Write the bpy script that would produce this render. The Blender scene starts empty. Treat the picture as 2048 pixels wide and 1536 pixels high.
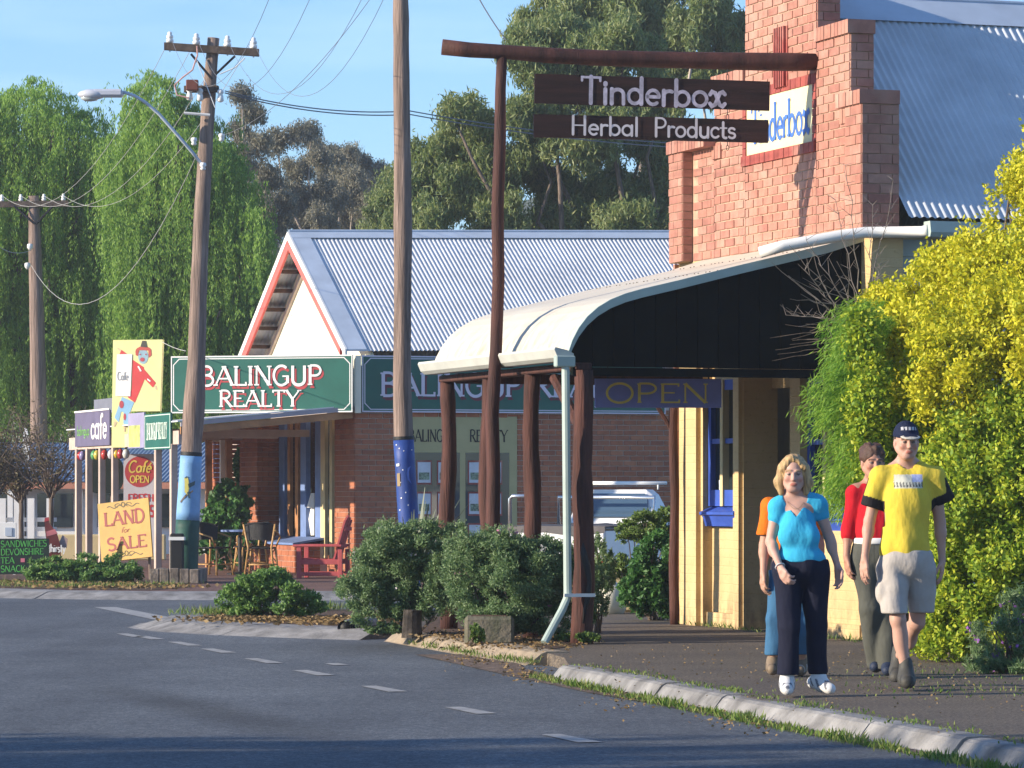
import bpy, bmesh, math, random
import numpy as np
from mathutils import Vector, Matrix

rad = math.radians
random.seed(7)
rng = np.random.default_rng(7)
scene = bpy.context.scene
COL = scene.collection

# ------------------------------------------------------------------ camera, sky, sun, exposure
F_PX, HORIZON, EYE = 7500.0, 992.0, 1.3          # focal length in photo pixels, horizon row, eye height
cam_data = bpy.data.cameras.new('camera')
cam_data.sensor_width = 36.0
cam_data.lens = 36.0 * F_PX / 2048.0
cam_data.shift_y = (HORIZON - 768.0) / 2048.0
cam_data.clip_start, cam_data.clip_end = 0.5, 3000.0
HAZE = 0.00055
camera = bpy.data.objects.new('camera', cam_data)
camera.location = (0, 0, EYE)
camera.rotation_euler = (rad(90), 0, 0)
COL.objects.link(camera)
scene.camera = camera

SUN_EL, SUN_AZ = 18.0, 16.5                        # elevation; degrees the sun stands in front of the left-hand side
sun_dir = Vector((-math.cos(rad(SUN_AZ)) * math.cos(rad(SUN_EL)), -math.sin(rad(SUN_AZ)) * math.cos(rad(SUN_EL)), math.sin(rad(SUN_EL))))
world = bpy.data.worlds.new('World')
scene.world = world
world.use_nodes = True
wn, wl = world.node_tree.nodes, world.node_tree.links
wn.clear()
w_out = wn.new('ShaderNodeOutputWorld')
w_bg = wn.new('ShaderNodeBackground')
w_sky = wn.new('ShaderNodeTexSky')
w_sky.sky_type = 'NISHITA'
w_sky.sun_disc = False
w_sky.sun_elevation = rad(SUN_EL)
w_sky.sun_rotation = math.atan2(sun_dir.x, sun_dir.y)
w_sky.altitude = 100
w_sky.air_density = 1.0
w_sky.dust_density = 0.15
w_sky.ozone_density = 3.0
w_bg.inputs['Strength'].default_value = 0.15
# thin streaks of high cloud
w_tc = wn.new('ShaderNodeTexCoord')
w_map = wn.new('ShaderNodeMapping'); w_map.inputs['Scale'].default_value = (6.0, 6.0, 42.0); w_map.inputs['Rotation'].default_value = (0, rad(4), 0)
w_noise = wn.new('ShaderNodeTexNoise'); w_noise.inputs['Scale'].default_value = 1.6; w_noise.inputs['Detail'].default_value = 5
w_ramp = wn.new('ShaderNodeValToRGB')
w_ramp.color_ramp.elements[0].position = 0.45; w_ramp.color_ramp.elements[0].color = (0, 0, 0, 1)
w_ramp.color_ramp.elements[1].position = 0.75; w_ramp.color_ramp.elements[1].color = (0.22, 0.22, 0.22, 1)
w_mix = wn.new('ShaderNodeMixRGB'); w_mix.inputs['Color2'].default_value = (6.5, 6.6, 7.0, 1)
wl.new(w_tc.outputs['Generated'], w_map.inputs['Vector']); wl.new(w_map.outputs['Vector'], w_noise.inputs['Vector'])
wl.new(w_noise.outputs['Fac'], w_ramp.inputs['Fac']); wl.new(w_ramp.outputs['Color'], w_mix.inputs['Fac'])
w_tint = wn.new('ShaderNodeMixRGB'); w_tint.blend_type = 'MULTIPLY'; w_tint.inputs['Fac'].default_value = 1.0; w_tint.inputs['Color2'].default_value = (0.46, 0.585, 0.74, 1)
wl.new(w_sky.outputs['Color'], w_mix.inputs['Color1']); wl.new(w_mix.outputs['Color'], w_tint.inputs['Color1']); wl.new(w_tint.outputs['Color'], w_bg.inputs['Color'])
wl.new(w_bg.outputs['Background'], w_out.inputs['Surface'])

sun_data = bpy.data.lights.new('sun', 'SUN')
sun_data.energy = 4.1
sun_data.angle = rad(0.55)
sun_data.color = (1.0, 0.86, 0.68)
sun = bpy.data.objects.new('sun', sun_data)
sun.rotation_euler = sun_dir.to_track_quat('Z', 'Y').to_euler()
sun.location = (-30, 0, 30)
COL.objects.link(sun)
scene.view_settings.view_transform = 'Standard'
scene.view_settings.look = 'None'
scene.view_settings.exposure = 1.1
scene.view_settings.gamma = 1.0
scene.view_settings.use_curve_mapping = False
scene.cycles.max_bounces = 6
scene.cycles.transparent_max_bounces = 6

# ------------------------------------------------------------------ places
def W(px, py, Y):
    """world point seen at photo pixel (px, py) at distance Y"""
    return Vector(((px - 1024.0) * Y / F_PX, Y, EYE - (py - HORIZON) * Y / F_PX))
def G(px, py, z=0.0):
    Y = (EYE - z) * F_PX / (py - HORIZON)
    return Vector(((px - 1024.0) * Y / F_PX, Y, z))

class Frame:
    def __init__(self, o, u, n=None):
        self.o = Vector((o[0], o[1], o[2] if len(o) > 2 else 0.0))
        self.u = Vector((u[0], u[1], 0.0)).normalized()
        self.n = Vector((-self.u.y, self.u.x, 0.0)) if n is None else Vector((n[0], n[1], 0.0)).normalized()
        self.ang = math.atan2(self.u.y, self.u.x)
    def __call__(self, u, n, z):
        return self.o + self.u * u + self.n * n + Vector((0, 0, z))
WORLD = Frame((0, 0, 0), (1, 0))
def ang_frame(o, deg):
    return Frame(o, (math.cos(rad(deg)), math.sin(rad(deg))))

# ------------------------------------------------------------------ mesh builder
class MB:
    def __init__(self):
        self.v, self.f = [], []
    def add(self, vs, fs):
        b = len(self.v)
        self.v.extend([tuple(p) for p in vs])
        self.f.extend([tuple(b + i for i in f) for f in fs])
        return self
    def box(self, u0, u1, n0, n1, z0, z1, fr=WORLD):
        p = [fr(u, n, z) for z in (z0, z1) for (u, n) in ((u0, n0), (u1, n0), (u1, n1), (u0, n1))]
        return self.add(p, [(3, 2, 1, 0), (4, 5, 6, 7), (0, 1, 5, 4), (1, 2, 6, 5), (2, 3, 7, 6), (3, 0, 4, 7)])
    def bbox(self, u0, u1, n0, n1, z0, z1, fr=WORLD, b=0.006):
        """box with chamfered edges"""
        bm = bmesh.new()
        vs = [bm.verts.new(p) for p in [(u, n, z) for z in (z0, z1) for (u, n) in ((u0, n0), (u1, n0), (u1, n1), (u0, n1))]]
        for f in [(3, 2, 1, 0), (4, 5, 6, 7), (0, 1, 5, 4), (1, 2, 6, 5), (2, 3, 7, 6), (3, 0, 4, 7)]:
            bm.faces.new([vs[i] for i in f])
        bmesh.ops.bevel(bm, geom=list(bm.edges), offset=b, segments=1, affect='EDGES')
        bm.verts.index_update()
        self.add([fr(*v.co) for v in bm.verts], [[v.index for v in f.verts] for f in bm.faces])
        bm.free()
        return self
    def prism(self, poly, a, b, fn):
        """polygon poly (2-D points) swept from a to b; fn(p, q, t) gives the world point"""
        n = len(poly)
        vs = [fn(p, q, a) for p, q in poly] + [fn(p, q, b) for p, q in poly]
        fs = [tuple(range(n - 1, -1, -1)), tuple(range(n, 2 * n))] + [(i, (i + 1) % n, n + (i + 1) % n, n + i) for i in range(n)]
        return self.add(vs, fs)
    def tube(self, pts, r, seg=8, caps=True, squash=1.0):
        pts = [Vector(p) for p in pts]
        k = len(pts)
        rs = [r] * k if isinstance(r, (int, float)) else list(r)
        ref = None
        rings = []
        for i in range(k):
            t = (pts[min(i + 1, k - 1)] - pts[max(i - 1, 0)])
            if t.length < 1e-9: t = Vector((0, 0, 1))
            t.normalize()
            if ref is None:
                ref = Vector((1, 0, 0)) if abs(t.x) < 0.9 else Vector((0, 1, 0))
            a = (ref - t * ref.dot(t)); a.normalize(); b = t.cross(a); ref = a
            rings.append([pts[i] + (a * math.cos(2 * math.pi * j / seg) + b * math.sin(2 * math.pi * j / seg) * squash) * rs[i] for j in range(seg)])
        vs = [p for ring in rings for p in ring]
        fs = []
        for i in range(k - 1):
            for j in range(seg):
                j2 = (j + 1) % seg
                fs.append((i * seg + j, i * seg + j2, (i + 1) * seg + j2, (i + 1) * seg + j))
        if caps:
            fs.append(tuple(range(seg - 1, -1, -1))); fs.append(tuple(range((k - 1) * seg, k * seg)))
        return self.add(vs, fs)
    def lathe(self, prof, c, seg=16):
        c = Vector(c)
        vs = [c + Vector((r * math.cos(2 * math.pi * j / seg), r * math.sin(2 * math.pi * j / seg), z)) for r, z in prof for j in range(seg)]
        fs = [(i * seg + j, i * seg + (j + 1) % seg, (i + 1) * seg + (j + 1) % seg, (i + 1) * seg + j) for i in range(len(prof) - 1) for j in range(seg)]
        fs += [tuple(range(seg - 1, -1, -1)), tuple(range((len(prof) - 1) * seg, len(prof) * seg))]
        return self.add(vs, fs)
    def quad(self, a, b, c, d):
        return self.add([a, b, c, d], [(0, 1, 2, 3)])
    def build(self, name, m, parent=None, smooth=False):
        off = WL(parent)
        me = bpy.data.meshes.new(name)
        vs = [(p[0] - off[0], p[1] - off[1], p[2] - off[2]) for p in self.v]
        me.from_pydata(vs, [], self.f)
        me.materials.append(m)
        if smooth:
            me.polygons.foreach_set('use_smooth', [True] * len(me.polygons))
        return link(name, me, parent)

_WL = {}
def WL(o):
    return _WL.get(o.name, (0.0, 0.0, 0.0)) if o is not None else (0.0, 0.0, 0.0)
def link(name, me, parent=None, loc=None):
    o = bpy.data.objects.new(name, me)
    COL.objects.link(o)
    if parent is not None:
        o.parent = parent
    off = WL(parent)
    if loc is not None:
        o.location = (loc[0] - off[0], loc[1] - off[1], loc[2] - off[2])
        _WL[o.name] = tuple(loc)
    else:
        _WL[o.name] = tuple(off)
    return o
def np_mesh(name, verts, quads, m, parent=None, smooth=False, n=4):
    """fast mesh from numpy arrays; n corners a face"""
    off = np.array(WL(parent), dtype=np.float32)
    v = (np.asarray(verts, dtype=np.float32) - off).astype(np.float32)
    q = np.asarray(quads, dtype=np.int32)
    me = bpy.data.meshes.new(name)
    me.vertices.add(len(v)); me.vertices.foreach_set('co', v.ravel())
    me.loops.add(q.size); me.loops.foreach_set('vertex_index', q.ravel())
    me.polygons.add(len(q)); me.polygons.foreach_set('loop_start', np.arange(0, q.size, n, dtype=np.int32))
    me.polygons.foreach_set('loop_total', np.full(len(q), n, dtype=np.int32))
    if smooth:
        me.polygons.foreach_set('use_smooth', np.ones(len(q), dtype=bool))
    me.update(calc_edges=True)
    me.materials.append(m)
    return link(name, me, parent)
def tag(o, label, cat, group=None):
    o['label'] = label; o['category'] = cat
    if group: o['group'] = group
    return o
def thing(name, label, cat, loc, group=None):
    o = bpy.data.objects.new(name, None)
    COL.objects.link(o)
    o.location = loc; o.empty_display_size = 0.2
    _WL[o.name] = tuple(loc)
    return tag(o, label, cat, group)
def structure(o):
    o['kind'] = 'structure'; return o
def stuff(o):
    o['kind'] = 'stuff'; return o
def copy_tree(o, parent=None):
    c = o.copy(); COL.objects.link(c)
    if parent is not None: c.parent = parent
    for ch in list(o.children): copy_tree(ch, c)
    return c

# ------------------------------------------------------------------ materials
def _base(name):
    m = bpy.data.materials.new(name); m.use_nodes = True
    nt = m.node_tree
    return m, nt, nt.nodes['Principled BSDF']
def _noise(nt, scale, detail=4, stretch=None, rough=0.6):
    tc = nt.nodes.new('ShaderNodeNewGeometry')
    n = nt.nodes.new('ShaderNodeTexNoise'); n.inputs['Scale'].default_value = scale; n.inputs['Detail'].default_value = detail
    n.inputs['Roughness'].default_value = rough
    if stretch:
        mp = nt.nodes.new('ShaderNodeMapping'); mp.inputs['Scale'].default_value = stretch
        nt.links.new(tc.outputs['Position'], mp.inputs['Vector']); nt.links.new(mp.outputs['Vector'], n.inputs['Vector'])
    else:
        nt.links.new(tc.outputs['Position'], n.inputs['Vector'])
    return n
def _ramp(nt, src, stops):
    r = nt.nodes.new('ShaderNodeValToRGB')
    while len(r.color_ramp.elements) < len(stops): r.color_ramp.elements.new(0.5)
    for e, (p, c) in zip(r.color_ramp.elements, stops):
        e.position = p; e.color = (c[0], c[1], c[2], 1)
    nt.links.new(src, r.inputs['Fac'])
    return r
def stain(nt, b, src, col, z_clean, z_dirty, streak=(14, 14, 0.8), amount=0.85):
    """dirt that has run down or splashed up: streaks of col that thin out between two heights"""
    ge = nt.nodes.new('ShaderNodeNewGeometry'); sp = nt.nodes.new('ShaderNodeSeparateXYZ'); nt.links.new(ge.outputs['Position'], sp.inputs[0])
    mr = nt.nodes.new('ShaderNodeMapRange'); mr.inputs['From Min'].default_value = z_clean; mr.inputs['From Max'].default_value = z_dirty; nt.links.new(sp.outputs['Z'], mr.inputs['Value'])
    n = _noise(nt, 1.0, 6, streak, 0.7); r = _ramp(nt, n.outputs['Fac'], [(0.44, (0, 0, 0)), (0.66, (1, 1, 1))])
    m1 = nt.nodes.new('ShaderNodeMath'); m1.operation = 'MULTIPLY'; nt.links.new(mr.outputs[0], m1.inputs[0]); nt.links.new(r.outputs['Color'], m1.inputs[1])
    m2 = nt.nodes.new('ShaderNodeMath'); m2.operation = 'MULTIPLY'; m2.inputs[1].default_value = amount; nt.links.new(m1.outputs[0], m2.inputs[0])
    mx = nt.nodes.new('ShaderNodeMixRGB'); mx.inputs['Color2'].default_value = (*col, 1); nt.links.new(src, mx.inputs['Color1']); nt.links.new(m2.outputs[0], mx.inputs['Fac'])
    nt.links.new(mx.outputs['Color'], b.inputs['Base Color'])
def mat(name, col, rough=0.7, var=0.15, scale=3.0, bump=0.0, bscale=40.0, metal=0.0, stretch=None, col2=None, spec=0.4, dirt=None):
    """plain surface: colour mottled by noise, optional fine bump"""
    m, nt, b = _base(name)
    c2 = col2 if col2 else tuple(c * (1 - 2 * var) for c in col)
    c1 = col if col2 else tuple(min(1, c * (1 + var)) for c in col)
    n = _noise(nt, scale, 5, stretch)
    r = _ramp(nt, n.outputs['Fac'], [(0.3, c2), (0.7, c1)])
    nt.links.new(r.outputs['Color'], b.inputs['Base Color'])
    if dirt: stain(nt, b, r.outputs['Color'], *dirt)
    b.inputs['Roughness'].default_value = rough; b.inputs['Metallic'].default_value = metal
    b.inputs['Specular IOR Level'].default_value = spec
    if bump:
        bn = _noise(nt, bscale, 5, stretch)
        bp = nt.nodes.new('ShaderNodeBump'); bp.inputs['Strength'].default_value = bump; bp.inputs['Distance'].default_value = 0.02
        nt.links.new(bn.outputs['Fac'], bp.inputs['Height']); nt.links.new(bp.outputs['Normal'], b.inputs['Normal'])
    return m
def brick_mat(name, cols, rough=0.85, pale=(0.50, 0.34, 0.26)):
    m, nt, b = _base(name)
    oi = nt.nodes.new('ShaderNodeObjectInfo'); ge = nt.nodes.new('ShaderNodeNewGeometry')
    add = nt.nodes.new('ShaderNodeMath'); add.operation = 'ADD'
    fr = nt.nodes.new('ShaderNodeMath'); fr.operation = 'FRACT'
    nt.links.new(oi.outputs['Random'], add.inputs[0]); nt.links.new(ge.outputs['Random Per Island'], add.inputs[1]); nt.links.new(add.outputs[0], fr.inputs[0])
    k = len(cols)
    r = _ramp(nt, fr.outputs[0], [(i / (k - 1), c) for i, c in enumerate(cols)])
    n = _noise(nt, 9, 5)
    mx = nt.nodes.new('ShaderNodeMixRGB'); mx.blend_type = 'MULTIPLY'; mx.inputs['Fac'].default_value = 0.55
    r2 = _ramp(nt, n.outputs['Fac'], [(0.3, (0.6, 0.55, 0.52)), (0.65, (1.15, 1.12, 1.1))])
    nt.links.new(r.outputs['Color'], mx.inputs['Color1']); nt.links.new(r2.outputs['Color'], mx.inputs['Color2'])
    n3 = _noise(nt, 1.1, 5); r3 = _ramp(nt, n3.outputs['Fac'], [(0.52, (0, 0, 0)), (0.72, (1, 1, 1))])   # pale salts and soot
    m3 = nt.nodes.new('ShaderNodeMixRGB'); m3.inputs['Color2'].default_value = (*pale, 1)
    mf = nt.nodes.new('ShaderNodeMath'); mf.operation = 'MULTIPLY'; mf.inputs[1].default_value = 0.55; nt.links.new(r3.outputs['Color'], mf.inputs[0]); nt.links.new(mf.outputs[0], m3.inputs['Fac'])
    nt.links.new(mx.outputs['Color'], m3.inputs['Color1']); nt.links.new(m3.outputs['Color'], b.inputs['Base Color'])
    b.inputs['Roughness'].default_value = rough
    bn = _noise(nt, 90, 3); bp = nt.nodes.new('ShaderNodeBump'); bp.inputs['Strength'].default_value = 0.4; bp.inputs['Distance'].default_value = 0.01
    nt.links.new(bn.outputs['Fac'], bp.inputs['Height']); nt.links.new(bp.outputs['Normal'], b.inputs['Normal'])
    return m
def leaf_mat(name, cols, trans=0.35, gloss=0.12, patch=0.5):
    """leaf colours differ leaf by leaf and in loose patches"""
    m = bpy.data.materials.new(name); m.use_nodes = True
    nt = m.node_tree; nt.nodes.clear()
    out = nt.nodes.new('ShaderNodeOutputMaterial')
    ge = nt.nodes.new('ShaderNodeNewGeometry')
    nz = _noise(nt, patch, 3)
    a = nt.nodes.new('ShaderNodeMath'); a.operation = 'MULTIPLY_ADD'; a.inputs[1].default_value = 0.55
    nt.links.new(ge.outputs['Random Per Island'], a.inputs[0])
    s = nt.nodes.new('ShaderNodeMath'); s.operation = 'MULTIPLY'; s.inputs[1].default_value = 0.45
    nt.links.new(nz.outputs['Fac'], s.inputs[0]); nt.links.new(s.outputs[0], a.inputs[2])
    k = len(cols)
    r = _ramp(nt, a.outputs[0], [(0.08 + 0.84 * i / (k - 1), c) for i, c in enumerate(cols)])
    d = nt.nodes.new('ShaderNodeBsdfDiffuse'); t = nt.nodes.new('ShaderNodeBsdfTranslucent'); g = nt.nodes.new('ShaderNodeBsdfGlossy')
    g.inputs['Roughness'].default_value = 0.6; g.inputs['Color'].default_value = (0.8, 0.8, 0.8, 1)
    m1 = nt.nodes.new('ShaderNodeMixShader'); m1.inputs['Fac'].default_value = trans
    m2 = nt.nodes.new('ShaderNodeMixShader'); m2.inputs['Fac'].default_value = gloss * 0.22
    nt.links.new(r.outputs['Color'], d.inputs['Color']); nt.links.new(r.outputs['Color'], t.inputs['Color'])
    nt.links.new(d.outputs[0], m1.inputs[1]); nt.links.new(t.outputs[0], m1.inputs[2])
    nt.links.new(m1.outputs[0], m2.inputs[1]); nt.links.new(g.outputs[0], m2.inputs[2])
    nt.links.new(m2.outputs[0], out.inputs['Surface'])
    return m
def attr_mat(name, rough=0.75, bump=0.0, bscale=120, spec=0.3, sss=0.0, crease=0.0):
    """surface whose own colours are stored on its points"""
    m, nt, b = _base(name)
    at = nt.nodes.new('ShaderNodeAttribute'); at.attribute_name = 'Col'
    n = _noise(nt, 25, 3)
    mx = nt.nodes.new('ShaderNodeMixRGB'); mx.blend_type = 'MULTIPLY'; mx.inputs['Fac'].default_value = 0.25
    r2 = _ramp(nt, n.outputs['Fac'], [(0.3, (0.75, 0.75, 0.75)), (0.7, (1.1, 1.1, 1.1))])
    nt.links.new(at.outputs['Color'], mx.inputs['Color1']); nt.links.new(r2.outputs['Color'], mx.inputs['Color2'])
    nt.links.new(mx.outputs['Color'], b.inputs['Base Color'])
    b.inputs['Roughness'].default_value = rough; b.inputs['Specular IOR Level'].default_value = spec
    if sss:
        b.inputs['Subsurface Weight'].default_value = sss; b.inputs['Subsurface Radius'].default_value = (0.012, 0.005, 0.003); b.inputs['Subsurface Scale'].default_value = 0.6
    if bump:
        bn = _noise(nt, bscale, 4); bp = nt.nodes.new('ShaderNodeBump'); bp.inputs['Strength'].default_value = bump; bp.inputs['Distance'].default_value = 0.01
        nt.links.new(bn.outputs['Fac'], bp.inputs['Height'])
        if crease:
            cn = _noise(nt, crease, 3, (1.0, 1.0, 0.45), 0.5); cb = nt.nodes.new('ShaderNodeBump'); cb.inputs['Strength'].default_value = 0.6; cb.inputs['Distance'].default_value = 0.045
            nt.links.new(cn.outputs['Fac'], cb.inputs['Height']); nt.links.new(cb.outputs['Normal'], bp.inputs['Normal'])
        nt.links.new(bp.outputs['Normal'], b.inputs['Normal'])
    return m
def glass_mat(name, col=(0.02, 0.03, 0.035), rough=0.05):
    m, nt, b = _base(name)
    b.inputs['Base Color'].default_value = (*col, 1); b.inputs['Roughness'].default_value = rough; b.inputs['Specular IOR Level'].default_value = 0.8
    return m

M = {}
M['timber_dark'] = mat('dark_red_timber', (0.075, 0.025, 0.018), 0.75, 0.3, 4, 0.5, 26, stretch=(3, 3, 0.35))
M['timber_post'] = mat('red_brown_timber', (0.080, 0.029, 0.021), 0.8, 0.35, 5, 0.7, 22, stretch=(3, 3, 0.3))
M['timber_sign'] = mat('stained_sign_board', (0.030, 0.011, 0.009), 0.8, 0.35, 4, 0.3, 30, stretch=(0.4, 1, 5))
M['timber_grey'] = mat('weathered_pole_timber', (0.26, 0.19, 0.155), 0.9, 0.3, 6, 0.9, 18, stretch=(4, 4, 0.22))
M['timber_arm'] = mat('grey_crossarm_timber', (0.10, 0.075, 0.06), 0.9, 0.3, 5, 0.5, 20)
M['timber_fresh'] = mat('beige_painted_timber', (0.50, 0.40, 0.33), 0.7, 0.1, 4, 0.15, 40)
M['timber_orange'] = mat('oiled_timber', (0.42, 0.20, 0.085), 0.7, 0.2, 4, 0.3, 30)
M['sleeper'] = mat('old_sleeper_timber', (0.22, 0.18, 0.145), 0.95, 0.35, 5, 0.9, 16)
M['cream'] = mat('cream_paint', (0.62, 0.50, 0.27), 0.75, 0.07, 2.5, 0.3, 60)
M['cream_pale'] = mat('pale_cream_paint', (0.82, 0.77, 0.60), 0.65, 0.04, 2)
M['white'] = mat('white_paint', (0.80, 0.79, 0.75), 0.55, 0.05, 2)
M['gutter'] = mat('gutter_paint', (0.52, 0.53, 0.48), 0.45, 0.07, 3)
M['downpipe'] = mat('grey_green_pipe_paint', (0.36, 0.44, 0.40), 0.5, 0.06, 3)
M['veranda_tin'] = mat('veranda_roof_paint', (0.62, 0.59, 0.49), 0.5, 0.06, 1.4, 0.05, 20, col2=(0.56, 0.51, 0.41), dirt=((0.30, 0.19, 0.10), 3.0, 2.52, (9, 9, 1.2), .8))
M['galv'] = mat('galvanised_iron', (0.62, 0.635, 0.65), 0.5, 0.09, 1.3, 0.03, 30)
M['galv_old'] = mat('old_galvanised_iron', (0.53, 0.565, 0.60), 0.45, 0.12, 1.1, 0.04, 30)
M['ridge'] = mat('ridge_flashing', (0.46, 0.53, 0.62), 0.5, 0.08, 2)
M['near_black'] = mat('near_black_boards', (0.005, 0.007, 0.006), 1.0, 0.2, 3, spec=.1)  # one near-black for the veranda end boards, end rail and door
M['blue'] = mat('blue_paint', (0.035, 0.085, 0.40), 0.5, 0.12, 4)
M['blue_pale'] = mat('pale_blue_paint', (0.16, 0.24, 0.46), 0.55, 0.1, 4)
M['red_trim'] = mat('red_trim_paint', (0.72, 0.13, 0.11), 0.6, 0.08, 4)
M['green_sign'] = mat('green_sign_paint', (0.014, 0.115, 0.085), 0.5, 0.08, 2.5)
M['sign_white'] = mat('white_sign_lettering', (0.82, 0.80, 0.76), 0.5, 0.03, 3)
M['sign_red'] = mat('red_sign_shading', (0.42, 0.055, 0.06), 0.5, 0.06, 3)
M['sign_blue_letter'] = mat('blue_sign_lettering', (0.06, 0.16, 0.50), 0.6, 0.1, 5)
M['lilac_letter'] = mat('lilac_grey_lettering', (0.50, 0.45, 0.52), 0.7, 0.22, 16)
M['gold_letter'] = mat('dull_gold_lettering', (0.75, 0.66, 0.20), 0.6, 0.08, 5)
M['black'] = mat('black_paint', (0.012, 0.012, 0.012), 0.6, 0.1, 4)
M['dark_iron'] = mat('dark_iron', (0.03, 0.03, 0.032), 0.5, 0.1, 6, metal=0.6)
M['porcelain'] = mat('white_porcelain', (0.78, 0.78, 0.76), 0.2, 0.04, 4)
M['wire'] = mat('overhead_wire', (0.16, 0.17, 0.19), 0.6, 0.05, 4)
M['wire_pale'] = mat('pale_overhead_cable', (0.42, 0.42, 0.40), 0.6, 0.05, 4)
M['mortar'] = mat('cream_mortar', (0.50, 0.35, 0.245), 0.95, 0.15, 8, 0.3, 80)
M['mortar_grey'] = mat('grey_mortar', (0.62, 0.52, 0.44), 0.95, 0.12, 8, 0.3, 80)
M['brick_old'] = brick_mat('orange_red_brick', [(0.36, 0.16, 0.118), (0.41, 0.20, 0.145), (0.34, 0.145, 0.11), (0.45, 0.25, 0.19), (0.38, 0.17, 0.125)])
M['brick_new'] = brick_mat('brown_red_brick', [(0.34, 0.115, 0.056), (0.41, 0.145, 0.068), (0.29, 0.098, 0.052), (0.44, 0.175, 0.085)], .85, (0.33, 0.14, 0.09))
M['kerb'] = mat('kerb_concrete', (0.25, 0.245, 0.24), 0.95, 0.28, 3.5, 0.5, 40)
M['kerb_warm'] = mat('stained_kerb_concrete', (0.34, 0.27, 0.19), 0.95, 0.2, 3.5, 0.5, 40)
M['glass'] = glass_mat('dark_window_glass')
M['glass_blue'] = glass_mat('bluish_window_glass', (0.05, 0.09, 0.14), 0.06)
M['red_chair'] = mat('red_chair_paint', (0.42, 0.075, 0.075), 0.6, 0.08, 5)
M['cane'] = mat('bamboo_cane', (0.50, 0.29, 0.10), 0.5, 0.25, 14)
M['black_weave'] = mat('black_woven_plastic', (0.012, 0.013, 0.014), 0.35, 0.2, 60, 0.6, 160)
M['bark'] = mat('grey_bark', (0.17, 0.13, 0.10), 0.95, 0.35, 5, 0.9, 14, stretch=(3, 3, 0.4))
M['bark_pale'] = mat('pale_gum_bark', (0.36, 0.30, 0.25), 0.9, 0.3, 3, 0.5, 10, stretch=(3, 3, 0.4))
M['twig'] = mat('dry_grey_twig', (0.22, 0.19, 0.17), 0.9, 0.2, 8)
M['soil'] = mat('dry_mulch', (0.12, 0.07, 0.042), 1.0, 0.5, 22, 1.0, 60)
# ------------------------------------------------------------------ painted lettering: strokes of a sign writer's alphabet
def _arc(cx, cy, rx, ry, a0, a1, n=10):
    return [(cx + rx * math.cos(rad(a0 + (a1 - a0) * i / n)), cy + ry * math.sin(rad(a0 + (a1 - a0) * i / n))) for i in range(n + 1)]
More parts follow.
